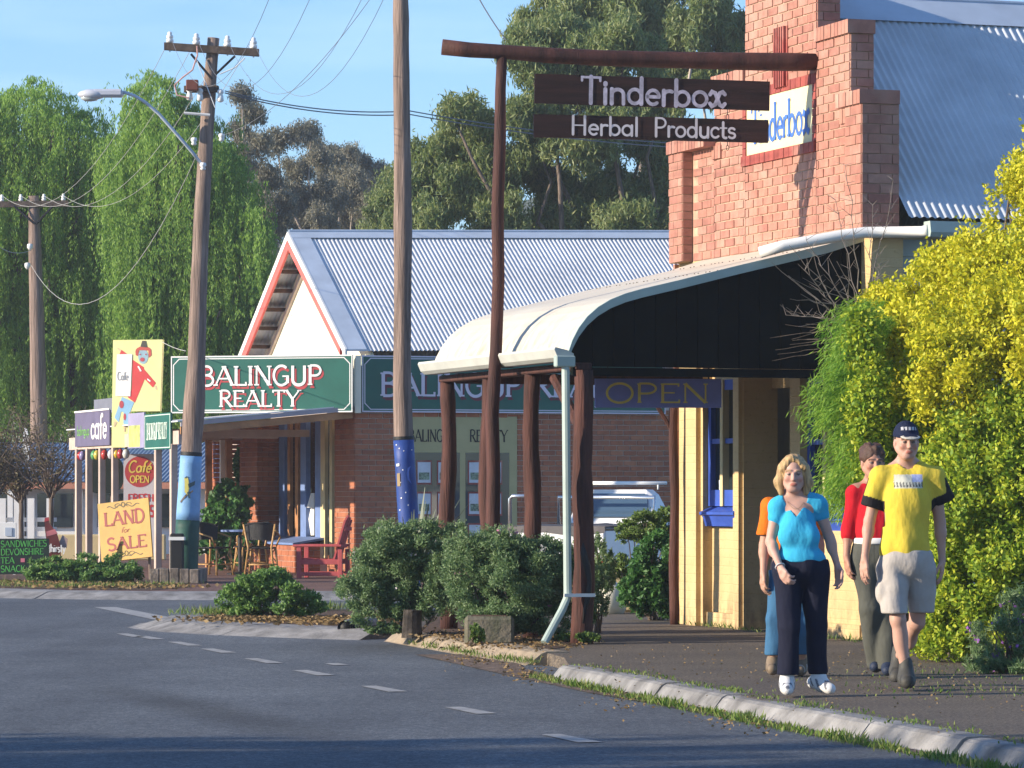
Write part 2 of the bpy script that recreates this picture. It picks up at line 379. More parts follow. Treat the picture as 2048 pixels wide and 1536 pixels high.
# letter: (advance, [(weight, points)])   weight 1 = stem, 0.5 = hairline
GL = {
 'A': (.80, [(.55, [(.04, 0), (.40, 1)]), (1, [(.40, 1), (.76, 0)]), (.5, [(.17, .36), (.63, .36)])]),
 'B': (.66, [(1, [(.12, 0), (.12, 1)]), (.75, [(.12, 1)] + _arc(.32, .77, .21, .23, 90, -90) + [(.12, .54)]), (.8, [(.12, .54)] + _arc(.34, .27, .25, .27, 90, -90) + [(.12, 0)])]),
 'C': (.70, [(.85, _arc(.40, .5, .33, .5, 48, 312, 16))]),
 'D': (.74, [(1, [(.12, 0), (.12, 1)]), (.8, [(.12, 1)] + _arc(.30, .5, .36, .5, 90, -90, 14) + [(.12, 0)])]),
 'E': (.60, [(1, [(.12, 0), (.12, 1)]), (.6, [(.12, .97), (.54, .97), (.54, .84)]), (.5, [(.12, .52), (.44, .52)]), (.6, [(.12, .03), (.56, .03), (.56, .17)])]),
 'F': (.56, [(1, [(.12, 0), (.12, 1)]), (.6, [(.12, .97), (.52, .97), (.52, .84)]), (.5, [(.12, .52), (.42, .52)])]),
 'G': (.76, [(.85, _arc(.40, .5, .33, .5, 50, 325, 16)), (1, [(.66, .10), (.66, .46)]), (.5, [(.44, .46), (.72, .46)])]),
 'H': (.74, [(1, [(.12, 0), (.12, 1)]), (1, [(.62, 0), (.62, 1)]), (.5, [(.12, .5), (.62, .5)])]),
 'I': (.30, [(1, [(.15, 0), (.15, 1)])]),
 'K': (.70, [(1, [(.12, 0), (.12, 1)]), (.55, [(.12, .42), (.60, 1)]), (1, [(.28, .60), (.64, 0)])]),
 'L': (.58, [(1, [(.12, 0), (.12, 1)]), (.6, [(.12, .03), (.54, .03), (.54, .18)])]),
 'N': (.78, [(.6, [(.12, 0), (.12, 1)]), (1, [(.12, 1), (.66, 0)]), (.6, [(.66, 0), (.66, 1)])]),
 'O': (.80, [(.85, _arc(.40, .5, .34, .5, 0, 360, 22))]),
 'P': (.62, [(1, [(.12, 0), (.12, 1)]), (.75, [(.12, 1)] + _arc(.32, .74, .24, .26, 90, -90) + [(.12, .48)])]),
 'R': (.70, [(1, [(.12, 0), (.12, 1)]), (.75, [(.12, 1)] + _arc(.32, .76, .23, .24, 90, -90) + [(.12, .52)]), (1, [(.30, .52), (.64, 0)])]),
 'S': (.60, [(.85, _arc(.30, .75, .22, .25, 35, 270, 10)[:-1] + _arc(.30, .25, .24, .25, 90, -145, 12))]),
 'T': (.66, [(1, [(.33, 0), (.33, 1)]), (.6, [(.05, .84), (.05, .97), (.61, .97), (.61, .84)])]),
 'U': (.74, [(1, [(.12, 1), (.12, .28)] + _arc(.37, .26, .25, .26, 180, 360, 10) + [(.62, .28), (.62, 1)])]),
 'V': (.76, [(1, [(.05, 1), (.38, 0)]), (.55, [(.38, 0), (.71, 1)])]),
 'W': (1.0, [(1, [(.04, 1), (.27, 0)]), (.55, [(.27, 0), (.50, .9)]), (1, [(.50, .9), (.73, 0)]), (.55, [(.73, 0), (.96, 1)])]),
 'Y': (.72, [(1, [(.05, 1), (.36, .45)]), (.55, [(.36, .45), (.70, 1)]), (1, [(.36, .45), (.36, 0)])]),
 'M': (.9, [(.6, [(.1, 0), (.1, 1)]), (1, [(.1, 1), (.45, .1)]), (.6, [(.45, .1), (.8, 1)]), (1, [(.8, 1), (.8, 0)])]),
 'a': (.54, [(.85, _arc(.25, .28, .20, .27, 0, 360, 16)), (1, [(.45, .55), (.45, 0)])]),
 'b': (.56, [(1, [(.09, 0), (.09, .98)]), (.85, _arc(.29, .28, .20, .27, 0, 360, 16))]),
 'c': (.46, [(.85, _arc(.26, .28, .20, .27, 45, 315, 12))]),
 'd': (.56, [(.85, _arc(.26, .28, .20, .27, 0, 360, 16)), (1, [(.46, 0), (.46, .98)])]),
 'e': (.50, [(.85, [(.07, .30), (.44, .30)] + _arc(.26, .28, .19, .27, 10, 310, 14))]),
 'f': (.34, [(1, [(.16, 0), (.16, .74)] + _arc(.29, .76, .13, .19, 180, 55, 6)), (.6, [(.03, .53), (.31, .53)])]),
 'h': (.54, [(1, [(.09, 0), (.09, .98)]), (.9, [(.09, .32)] + _arc(.27, .35, .18, .19, 170, 0, 8) + [(.45, 0)])]),
 'i': (.22, [(1, [(.11, 0), (.11, .55)]), (1.1, [(.11, .72), (.11, .77)])]),
 'l': (.22, [(1, [(.11, 0), (.11, .98)])]),
 'n': (.54, [(1, [(.09, 0), (.09, .55)]), (.9, [(.09, .32)] + _arc(.27, .35, .18, .19, 170, 0, 8) + [(.45, 0)])]),
 'o': (.54, [(.85, _arc(.27, .28, .21, .27, 0, 360, 18))]),
 'p': (.56, [(1, [(.09, -.28), (.09, .55)]), (.85, _arc(.29, .28, .20, .27, 0, 360, 16))]),
 'r': (.38, [(1, [(.09, 0), (.09, .55)]), (.9, [(.09, .30)] + _arc(.26, .36, .17, .18, 170, 60, 6))]),
 's': (.42, [(.85, _arc(.21, .41, .14, .14, 30, 270, 8)[:-1] + _arc(.21, .14, .15, .14, 90, -150, 10))]),
 't': (.36, [(1, [(.16, .85), (.16, .15)] + _arc(.27, .14, .11, .14, 180, 290, 6)), (.6, [(.03, .54), (.32, .54)])]),
 'u': (.54, [(1, [(.09, .55), (.09, .22)] + _arc(.27, .20, .18, .20, 180, 360, 8) + [(.45, .55)]), (1, [(.45, .3), (.45, 0)])]),
 'x': (.54, [(.95, [(.04, .44), (.10, .55), (.20, .50), (.34, .06), (.43, .0), (.50, .1)]), (.95, [(.50, .46), (.43, .55), (.34, .50), (.20, .06), (.10, .0), (.04, .1)])]),
 'y': (.50, [(1, [(.05, .55), (.26, .02)]), (.8, [(.46, .55), (.20, -.16), (.06, -.26)])]),
 'g': (.56, [(.85, _arc(.26, .28, .20, .27, 0, 360, 16)), (1, [(.46, .55), (.46, -.10)] + _arc(.27, -.10, .19, .16, 0, -150, 6))]),
 ' ': (.36, []),
}
GL['é'] = (GL['e'][0], GL['e'][1] + [(.7, [(.24, .66), (.38, .84)])])
def _ribbon(mb, pts, w, P, lift, rounded):
    pts = [Vector((p[0], p[1])) for p in pts]
    k = len(pts)
    if k < 2: return
    L, Rr = [], []
    closed = (pts[0] - pts[-1]).length < 1e-6
    for i in range(k):
        if closed and i in (0, k - 1): d0, d1 = pts[-1] - pts[-2], pts[1] - pts[0]
        else: d0, d1 = pts[i] - pts[max(i - 1, 0)], pts[min(i + 1, k - 1)] - pts[i]
        if d0.length < 1e-9: d0 = d1
        if d1.length < 1e-9: d1 = d0
        n0 = Vector((-d0.y, d0.x)).normalized(); n1 = Vector((-d1.y, d1.x)).normalized()
        n = n0 + n1
        if n.length < 0.3: n = n1
        n.normalize()
        s = min(1 / max(0.55, n.dot(n1)), 1.6)
        L.append(pts[i] + n * w / 2 * s); Rr.append(pts[i] - n * w / 2 * s)
    vs = [P(p.x, p.y, lift) for p in L] + [P(p.x, p.y, lift) for p in Rr]
    mb.add(vs, [(i, i + 1, k + i + 1, k + i) for i in range(k - 1)])
    if rounded and not closed:
        for c, d in ((pts[0], pts[0] - pts[1]), (pts[-1], pts[-1] - pts[-2])):
            a = math.atan2(d.y, d.x)
            ring = [P(c.x + w / 2 * math.cos(a + math.pi * (j / 6 - .5)), c.y + w / 2 * math.sin(a + math.pi * (j / 6 - .5)), lift) for j in range(7)]
            mb.add(ring, [tuple(range(7))])
def letters(mb, s, origin, right, up, normal, h, w=None, weight=0.14, serif=0.0, rounded=False, lift=0.004, spacing=0.0, slant=0.0, align='left', jitter=0.0):
    """s painted as strokes; h letter height in metres, w total width in metres (stretches the letters)"""
    right, up, normal = Vector(right), Vector(up), Vector(normal)
    adv = [GL[c][0] + spacing for c in s]
    tot = sum(adv)
    sx = (w / tot) if w else h
    o = Vector(origin)
    if align == 'center': o = o - right * (tot * sx / 2)
    x = 0.0; k = 0
    ratio = sx / h
    for ch, a in zip(s, adv):
        jz = random.uniform(-jitter, jitter)
        for wt, pts in GL[ch][1]:
            k += 1
            def P(px, py, l, x=x, jz=jz):
                return o + right * ((x * ratio + px + py * slant) * h) + up * ((py + jz) * h) + normal * l
            spts = [(px * ratio, py) for px, py in pts]
            _ribbon(mb, spts, weight * wt, P, lift + 0.0006 * (k % 7), rounded)
            if serif:
                for q in (pts[0], pts[-1]):
                    if wt >= 0.55 and len(pts) <= 3 and (abs(q[1]) < .01 or abs(q[1] - 1) < .01 or (ch.islower() and abs(q[1] - .98) < .01)):
                        k += 1
                        c = (q[0] * ratio, min(max(q[1], .03), .97))
                        _ribbon(mb, [(c[0] - serif / 2, c[1]), (c[0] + serif / 2, c[1])], 0.07, P, lift + 0.0006 * (k % 7) + 0.005, False)
        x += a
    return mb
# ------------------------------------------------------------------ smooth bodies: blended rounded volumes turned into one skin
class Blob:
    def __init__(self, lo, hi, h):
        self.lo, self.h = np.array(lo, np.float32), h
        self.n = np.ceil((np.array(hi) - np.array(lo)) / h).astype(int) + 1
        self.F = np.full(self.n, 1.0, np.float32)
        self.ax = [self.lo[i] + h * np.arange(self.n[i], dtype=np.float32) for i in range(3)]
    def _win(self, lo, hi):
        a = np.clip(np.floor((np.array(lo) - self.lo) / self.h).astype(int), 0, self.n - 1)
        b = np.clip(np.ceil((np.array(hi) - self.lo) / self.h).astype(int) + 1, 1, self.n)
        sl = tuple(slice(int(a[i]), int(b[i])) for i in range(3))
        X = self.ax[0][sl[0]][:, None, None]; Y = self.ax[1][sl[1]][None, :, None]; Z = self.ax[2][sl[2]][None, None, :]
        return sl, X, Y, Z
    def _put(self, sl, d, k, sub=False):
        f = self.F[sl]
        if sub:
            d = -d
            if k > 0:
                hh = np.clip(0.5 - 0.5 * (f - d) / k, 0, 1); self.F[sl] = f * (1 - hh) + d * hh + k * hh * (1 - hh)
            else: self.F[sl] = np.maximum(f, d)
        elif k > 0:
            hh = np.clip(0.5 + 0.5 * (d - f) / k, 0, 1); self.F[sl] = d * (1 - hh) + f * hh - k * hh * (1 - hh)
        else: self.F[sl] = np.minimum(f, d)
    def cap(self, a, b, r1, r2=None, k=0.02, sub=False, flat=1.0):
        r2 = r1 if r2 is None else r2
        a, b = np.array(a, np.float32), np.array(b, np.float32)
        m = max(r1, r2) + k + 3 * self.h
        sl, X, Y, Z = self._win(np.minimum(a, b) - m, np.maximum(a, b) + m)
        ab = b - a; L2 = float(ab @ ab) + 1e-9
        t = np.clip(((X - a[0]) * ab[0] + (Y - a[1]) * ab[1] + (Z - a[2]) * ab[2]) / L2, 0, 1)
        d = np.sqrt((X - a[0] - t * ab[0]) ** 2 + ((Y - a[1] - t * ab[1]) / flat) ** 2 + (Z - a[2] - t * ab[2]) ** 2) - (r1 + (r2 - r1) * t)
        self._put(sl, d, k, sub); return self
    def ell(self, c, r, k=0.02, sub=False, R=None):
        c, r = np.array(c, np.float32), np.array(r, np.float32)
        m = (float(r.max()) if R is not None else r) + k + 3 * self.h
        sl, X, Y, Z = self._win(c - m, c + m)
        x, y, z = X - c[0], Y - c[1], Z - c[2]
        if R is not None:
            x, y, z = (R[0][0] * x + R[1][0] * y + R[2][0] * z), (R[0][1] * x + R[1][1] * y + R[2][1] * z), (R[0][2] * x + R[1][2] * y + R[2][2] * z)
        q = np.sqrt((x / r[0]) ** 2 + (y / r[1]) ** 2 + (z / r[2]) ** 2)
        d = (q - 1) * float(r.min())
        self._put(sl, np.broadcast_to(d, self.F[sl].shape), k, sub); return self
    def half(self, n, c):
        """keep only the side where n.p < c"""
        X = self.ax[0][:, None, None]; Y = self.ax[1][None, :, None]; Z = self.ax[2][None, None, :]
        self.F = np.maximum(self.F, n[0] * X + n[1] * Y + n[2] * Z - c).astype(np.float32); return self
    def field(self, fn):
        X = self.ax[0][:, None, None]; Y = self.ax[1][None, :, None]; Z = self.ax[2][None, None, :]
        self.F = fn(self.F, X, Y, Z).astype(np.float32); return self
    def mesh(self):
        F = self.F; F[0] = F[-1] = 1; F[:, 0] = F[:, -1] = 1; F[:, :, 0] = F[:, :, -1] = 1
        S = F < 0
        nx, ny, nz = F.shape
        cs = np.zeros((nx - 1, ny - 1, nz - 1), np.int8)
        for dx in (0, 1):
            for dy in (0, 1):
                for dz in (0, 1): cs += S[dx:nx - 1 + dx, dy:ny - 1 + dy, dz:nz - 1 + dz]
        act = (cs > 0) & (cs < 8)
        idx = np.full(act.shape, -1, np.int64); ids = np.argwhere(act); idx[act] = np.arange(len(ids))
        pos = np.zeros((len(ids), 3), np.float64); cnt = np.zeros(len(ids))
        i, j, k = ids.T
        for axis in range(3):
            for a in (0, 1):
                for b in (0, 1):
                    o = [0, 0, 0]; others = [q for q in range(3) if q != axis]
                    o[others[0]], o[others[1]] = a, b
                    e = list(o); e[axis] = 1
                    f0 = F[i + o[0], j + o[1], k + o[2]]; f1 = F[i + e[0], j + e[1], k + e[2]]
                    mk = (f0 < 0) != (f1 < 0)
                    t = np.where(mk, f0 / np.where(mk, f0 - f1, 1), 0)
                    p = np.tile(np.array(o, np.float64), (len(ids), 1)); p[:, axis] += t
                    pos += p * mk[:, None]; cnt += mk
        v = self.lo + self.h * (ids + pos / np.maximum(cnt, 1)[:, None])
        qs = []
        for axis in range(3):
            o1, o2 = [q for q in range(3) if q != axis]
            sl0 = [slice(None)] * 3; sl1 = [slice(None)] * 3
            sl0[axis] = slice(0, -1); sl1[axis] = slice(1, None)
            ch = S[tuple(sl0)] != S[tuple(sl1)]
            pts = np.argwhere(ch)
            ok = (pts[:, o1] > 0) & (pts[:, o2] > 0) & (pts[:, o1] < F.shape[o1] - 1) & (pts[:, o2] < F.shape[o2] - 1)
            pts = pts[ok]
            def g(d1, d2):
                q = pts.copy(); q[:, o1] -= d1; q[:, o2] -= d2
                return idx[q[:, 0], q[:, 1], q[:, 2]]
            quad = np.stack([g(1, 1), g(0, 1), g(0, 0), g(1, 0)], 1)
            s = S[tuple(pts.T)]
            flip = s if axis != 1 else ~s
            quad[~flip] = quad[~flip][:, ::-1]
            qs.append(quad)
        return v, np.concatenate(qs)
def blob_obj(name, blob, m, parent, col, smooth_iter=1):
    v, q = blob.mesh()
    for _ in range(smooth_iter):
        acc = np.zeros_like(v); c = np.zeros(len(v))
        for a in range(4):
            b = (a + 1) % 4
            np.add.at(acc, q[:, a], v[q[:, b]]); np.add.at(acc, q[:, b], v[q[:, a]])
            np.add.at(c, q[:, a], 1); np.add.at(c, q[:, b], 1)
        v = v * 0.5 + 0.5 * acc / np.maximum(c, 1)[:, None]
    o = np_mesh(name, v + np.array(WL(parent)), q, m, parent, smooth=True)
    cc = np.ones((len(v), 4), np.float32)
    cc[:, :3] = col(v) if callable(col) else np.array(col)
    at = o.data.color_attributes.new('Col', 'FLOAT_COLOR', 'POINT')
    at.data.foreach_set('color', cc.ravel())
    return o
# ------------------------------------------------------------------ leaves
def unit(a):
    return a / np.maximum(np.linalg.norm(a, axis=-1, keepdims=True), 1e-9)
def leaves(name, c, d, L, Wd, m, parent=None, roll=None):
    """c centres, d long axes (unit), L lengths, Wd widths: one folded leaf each"""
    n = len(c)
    r = unit(rng.normal(size=(n, 3)))
    s = unit(np.cross(d, r))
    L = np.broadcast_to(np.asarray(L, float), (n,))[:, None]; Wd = np.broadcast_to(np.asarray(Wd, float), (n,))[:, None]
    a = c - d * L / 2; b = c + d * L / 2
    v = np.stack([a, c + s * Wd / 2, b, c - s * Wd / 2], 1).reshape(-1, 3)
    q = np.arange(4 * n).reshape(n, 4)
    return np_mesh(name, v, q, m, parent)
def shell_points(n, blobs, fill=0.35):
    """points in a bunch of ellipsoids (centre, radii), denser towards their outsides"""
    w = np.array([b[1][0] * b[1][1] + b[1][1] * b[1][2] + b[1][0] * b[1][2] for b in blobs]); w = w / w.sum()
    out = []; nrm = []
    for (c, r), k in zip(blobs, rng.multinomial(n, w)):
        d = unit(rng.normal(size=(k, 3)))
        rr = (1 - fill * rng.random(k) ** 1.5)[:, None] * (1 + 0.10 * rng.normal(size=(k, 1)))
        out.append(np.array(c) + d * rr * np.array(r)); nrm.append(d)
    return np.concatenate(out), np.concatenate(nrm)
# ------------------------------------------------------------------ ground, roads, kerbs, hills
def flat(name, poly, z, m, depth=None):
    mb = MB()
    if depth:
        mb.prism(poly, z - depth, z, lambda p, q, t: (p, q, t))
    else:
        mb.add([(p, q, z) for p, q in poly], [tuple(range(len(poly)))])
    return structure(mb.build(name, m))
def asphalt_mat(name, cols, grain=420, blotch=0.5, streak=None):
    m, nt, b = _base(name)
    n1 = _noise(nt, grain * 0.16, 6, None, 0.8); r1 = _ramp(nt, n1.outputs['Fac'], [(0.40, cols[0]), (0.50, cols[1]), (0.62, cols[2])])
    n2 = _noise(nt, blotch, 5); r2 = _ramp(nt, n2.outputs['Fac'], [(0.30, (0.72, 0.72, 0.74)), (0.7, (1.16, 1.14, 1.10))])
    mx = nt.nodes.new('ShaderNodeMixRGB'); mx.blend_type = 'MULTIPLY'; mx.inputs['Fac'].default_value = 1.0
    nt.links.new(r1.outputs['Color'], mx.inputs['Color1']); nt.links.new(r2.outputs['Color'], mx.inputs['Color2'])
    n4 = _noise(nt, 26, 3, None, 0.75); r4 = _ramp(nt, n4.outputs['Fac'], [(0.38, (0.55, 0.56, 0.58)), (0.5, (0.98, 0.98, 0.98)), (0.64, (1.65, 1.62, 1.55))])
    m4 = nt.nodes.new('ShaderNodeMixRGB'); m4.blend_type = 'MULTIPLY'; m4.inputs['Fac'].default_value = 0.75
    nt.links.new(mx.outputs['Color'], m4.inputs['Color1']); nt.links.new(r4.outputs['Color'], m4.inputs['Color2'])
    last = m4.outputs['Color']
    if streak:                                                    # oil and rubber worn into the wheel track
        n3 = _noise(nt, 0.55, 4, streak); r3 = _ramp(nt, n3.outputs['Fac'], [(0.36, (0.62, 0.62, 0.64)), (0.56, (1.0, 1.0, 1.0))])
        m3 = nt.nodes.new('ShaderNodeMixRGB'); m3.blend_type = 'MULTIPLY'; m3.inputs['Fac'].default_value = 0.8
        nt.links.new(last, m3.inputs['Color1']); nt.links.new(r3.outputs['Color'], m3.inputs['Color2']); last = m3.outputs['Color']
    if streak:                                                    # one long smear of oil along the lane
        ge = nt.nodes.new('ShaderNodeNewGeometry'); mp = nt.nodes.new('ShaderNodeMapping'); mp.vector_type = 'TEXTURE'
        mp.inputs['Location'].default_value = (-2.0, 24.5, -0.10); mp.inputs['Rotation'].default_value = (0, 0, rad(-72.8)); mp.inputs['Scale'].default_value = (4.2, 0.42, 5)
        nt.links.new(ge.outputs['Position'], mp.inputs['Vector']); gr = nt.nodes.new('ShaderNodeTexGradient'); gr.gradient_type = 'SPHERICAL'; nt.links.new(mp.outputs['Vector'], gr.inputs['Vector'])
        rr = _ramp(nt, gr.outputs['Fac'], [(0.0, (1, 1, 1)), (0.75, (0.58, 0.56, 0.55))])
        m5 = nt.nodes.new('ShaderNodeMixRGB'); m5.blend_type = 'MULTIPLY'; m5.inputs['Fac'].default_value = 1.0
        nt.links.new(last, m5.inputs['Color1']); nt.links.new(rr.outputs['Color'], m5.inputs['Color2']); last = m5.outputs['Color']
    nt.links.new(last, b.inputs['Base Color']); b.inputs['Roughness'].default_value = 0.85
    bp = nt.nodes.new('ShaderNodeBump'); bp.inputs['Strength'].default_value = 0.7; bp.inputs['Distance'].default_value = 0.012
    nb = _noise(nt, 70, 3, None, 0.7)
    nt.links.new(nb.outputs['Fac'], bp.inputs['Height']); nt.links.new(bp.outputs['Normal'], b.inputs['Normal'])
    return m
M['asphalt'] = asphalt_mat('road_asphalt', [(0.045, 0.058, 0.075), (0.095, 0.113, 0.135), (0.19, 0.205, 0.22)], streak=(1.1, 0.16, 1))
M['path'] = asphalt_mat('footpath_asphalt', [(0.040, 0.033, 0.027), (0.098, 0.080, 0.062), (0.23, 0.185, 0.135)], 330, 0.8)
M['paving'] = asphalt_mat('red_brown_paving', [(0.11, 0.055, 0.038), (0.15, 0.072, 0.05), (0.19, 0.10, 0.07)], 260, 0.8)
M['field'] = mat('dry_grass_ground', (0.10, 0.11, 0.045), 1.0, 0.4, 0.6, 0.4, 12)
M['marking'] = mat('worn_road_paint', (0.40, 0.40, 0.39), 0.85, 0.3, 9, 0.3, 90, col2=(0.20, 0.205, 0.21))
M['sandy'] = mat('sandy_gutter_dirt', (0.17, 0.12, 0.09), 1.0, 0.4, 9, 0.6, 60)

flat('ground', [(-1500, -200), (1500, -200), (1500, 2200), (-1500, 2200)], -0.16, M['field'])
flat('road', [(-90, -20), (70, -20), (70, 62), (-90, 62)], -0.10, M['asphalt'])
near_edge = [(4.6, 11.2), (3.55, 15.8), (2.66, 19.5), (1.78, 23.05), (1.06, 26.2), (0.44, 28.85)]
flat('footpath', near_edge + [(0.42, 30.2), (0.30, 31.0), (-0.30, 33.2), (-1.02, 36.1), (-0.95, 42.6), (2.2, 43.5), (14, 45.2), (14, 11.2)], 0.0, M['path'], 0.15)
island = [(-3.42, 40.0), (-3.2, 39.1), (-2.35, 38.0), (-1.5, 37.2), (-1.2, 37.0), (-1.1, 42.6), (-2.6, 43.4), (-3.3, 42.0)]
flat('planting_island', island, 0.0, M['soil'], 0.15)
far_edge = [(-24, 58.5), (-10.5, 55.0), (-7.6, 53.2), (-6.4, 51.8), (-5.0, 51.2), (-1.0, 50.9), (3.4, 50.9)]
flat('paved_footpath', far_edge + [(3.4, 57.0), (-2.4, 57.8), (-2.4, 120), (-70, 120), (-70, 58.5)], 0.0, M['paving'], 0.15)
flat('mulch_bed', [(-11.0, 55.6), (-7.7, 53.6), (-6.5, 52.3), (-5.0, 51.6), (-4.55, 53.5), (-5.2, 57.6), (-7.2, 60.2), (-11, 64)], 0.006, M['soil'])
flat('gutter_dirt', [(0.36, 28.9), (0.10, 30.3), (0.05, 31.5), (-0.35, 33.1), (-0.85, 33.0), (-0.25, 30.2), (0.55, 26.6), (0.95, 25.2), (1.55, 22.7), (2.35, 19.6), (3.2, 15.8), (3.45, 15.8), (2.58, 19.5), (1.70, 23.0), (0.98, 26.1)], -0.094, M['sandy'])
flat('planter_soil', [(0.2, 31.3), (-0.25, 33.0), (-0.9, 35.9), (-0.85, 40.5), (0.3, 40.6), (0.45, 36.5), (0.70, 33.1)], 0.005, M['soil'])

def kerb_run(pts, width, stones, m, label_root):
    """kerb of separate stones; the road lies on the left of the run"""
    P = [Vector((x, y, 0)) for x, y in pts]
    seg = [(P[i + 1] - P[i]).length for i in range(len(P) - 1)]; tot = sum(seg)
    def at(s):
        i = 0
        while i < len(seg) - 1 and s > seg[i]: s -= seg[i]; i += 1
        return P[i] + (P[i + 1] - P[i]) * (s / seg[i])
    root = bpy.data.objects.new('kerb', None); COL.objects.link(root); root.location = P[0]; _WL[root.name] = tuple(P[0]); structure(root)
    prof = [(-0.10, -0.12), (-0.10, 0.004), (-0.02, 0.007), (width * 0.30, 0.003), (width * 0.48, -0.012), (width * 0.85, -0.092), (width, -0.104), (width, -0.12)]
    for k in range(stones):
        a, b = tot * k / stones + 0.008, tot * (k + 1) / stones - 0.008
        n = max(3, int((b - a) / 0.35))
        vs = []; dz = random.uniform(-0.008, 0.008); dw = random.uniform(-0.01, 0.01)
        for i in range(n):
            s = a + (b - a) * i / (n - 1)
            c = at(s); t = (at(min(s + 0.25, tot)) - at(max(s - 0.25, 0))).normalized(); nn = Vector((-t.y, t.x, 0))
            for o, z in prof:
                vs.append(c + nn * (o + dw + random.uniform(-0.003, 0.003)) + Vector((0, 0, z + dz + random.uniform(-0.002, 0.002))))
        q = len(prof)
        fs = [(i * q + j, i * q + j + 1, (i + 1) * q + j + 1, (i + 1) * q + j) for i in range(n - 1) for j in range(q - 1)]
        fs += [tuple(range(q)), tuple(range((n - 1) * q, n * q))[::-1]]
        MB().add(vs, fs).build('kerb_stone', m, root)
    return root
kerb_run(near_edge[1:], 0.17, 9, M['kerb'], 'near')
kerb_run([(0.36, 31.05), (-0.28, 33.3), (-1.0, 36.2)], 0.26, 3, M['kerb_warm'], 'planter')
kerb_run(list(reversed([(-3.38, 41.2), (-3.40, 40.1), (-3.15, 39.1), (-2.35, 38.0), (-1.5, 37.2), (-1.15, 37.0)])), 0.75, 3, M['kerb'], 'island')
kerb_run(list(reversed(far_edge)), 0.85, 12, M['kerb'], 'far')

# road paint
rp = MB()
def dash(px, py, L=0.8, Wd=0.13, dx=0.30):
    p = G(px, py, -0.095); d = Vector((dx, -1, 0)).normalized(); n = Vector((-d.y, d.x, 0))
    rp.quad(p - d * L / 2 - n * Wd / 2, p + d * L / 2 - n * Wd / 2 * 1.2, p + d * L / 2 + n * Wd / 2, p - d * L / 2 + n * Wd / 2 * 0.8)
for px, py, L in [(262, 1270, .9), (300, 1275, .9), (370, 1287, 1.0), (437, 1301, .95), (527, 1321, .95), (627, 1345, .9), (768, 1377, .85), (941, 1420, .8), (1143, 1476, .75), (675, 1328, .35)]:
    dash(px, py, L)
structure(rp.build('lane_marking', M['marking']))
mb = MB(); mb.add([G(188, 1214, -0.095), G(232, 1214, -0.095), G(350, 1236, -0.095), G(318, 1241, -0.095)], [(0, 1, 2, 3)])
structure(mb.build('road_arrow_marking', M['marking']))

# hills far behind
def hill(name, x0, x1, y0, ridge, m, ny=14, nx=60):
    vs, fs = [], []
    for j in range(ny + 1):
        t = j / ny
        for i in range(nx + 1):
            x = x0 + (x1 - x0) * i / nx
            z = ridge(x) * math.sin(t * math.pi / 2) + 1.2 * math.sin(x * .11 + j) * t
            vs.append((x, y0 + 160 * t, z - 0.2))
    for j in range(ny):
        for i in range(nx):
            a = j * (nx + 1) + i; fs.append((a, a + 1, a + nx + 2, a + nx + 1))
    return structure(MB().add(vs, fs).build(name, m, smooth=True))
M['hill'] = mat('wooded_hillside', (0.060, 0.085, 0.055), 1.0, 0.4, 0.12, 0.8, 1.5)
hill('hills', -160, 160, 230, lambda x: 27 + 4 * math.sin(x * .045 + 1) + 2.5 * math.sin(x * .13), M['hill'])
# ------------------------------------------------------------------ bricks
def brick_cells(u0, u1, z0, z1, bl=0.24, bh=0.086, off=0.0, gap=0.009):
    out = []
    nz = max(1, round((z1 - z0) / bh)); h = (z1 - z0) / nz
    for r in range(nz):
        x = u0 - ((r % 2) * bl / 2 + off) % bl
        while x < u1 - 1e-6:
            a, b = max(x, u0), min(x + bl, u1)
            if b - a > 0.03: out.append((a + gap / 2, b - gap / 2, z0 + r * h + gap / 2, z0 + (r + 1) * h - gap / 2))
            x += bl
    return out
def cut_hole(cells, a, b, z0, z1, least=.02):
    out = []
    for c in cells:
        if c[1] <= a or c[0] >= b or c[3] <= z0 or c[2] >= z1: out.append(c); continue
        if c[0] < a - least: out.append((c[0], a - .005, c[2], c[3]))
        if c[1] > b + least: out.append((b + .005, c[1], c[2], c[3]))
        if z0 - c[2] > .02: out.append((max(c[0], a), min(c[1], b), c[2], z0 - .005))
        if c[3] - z1 > .02: out.append((max(c[0], a), min(c[1], b), z1 + .005, c[3]))
    return out
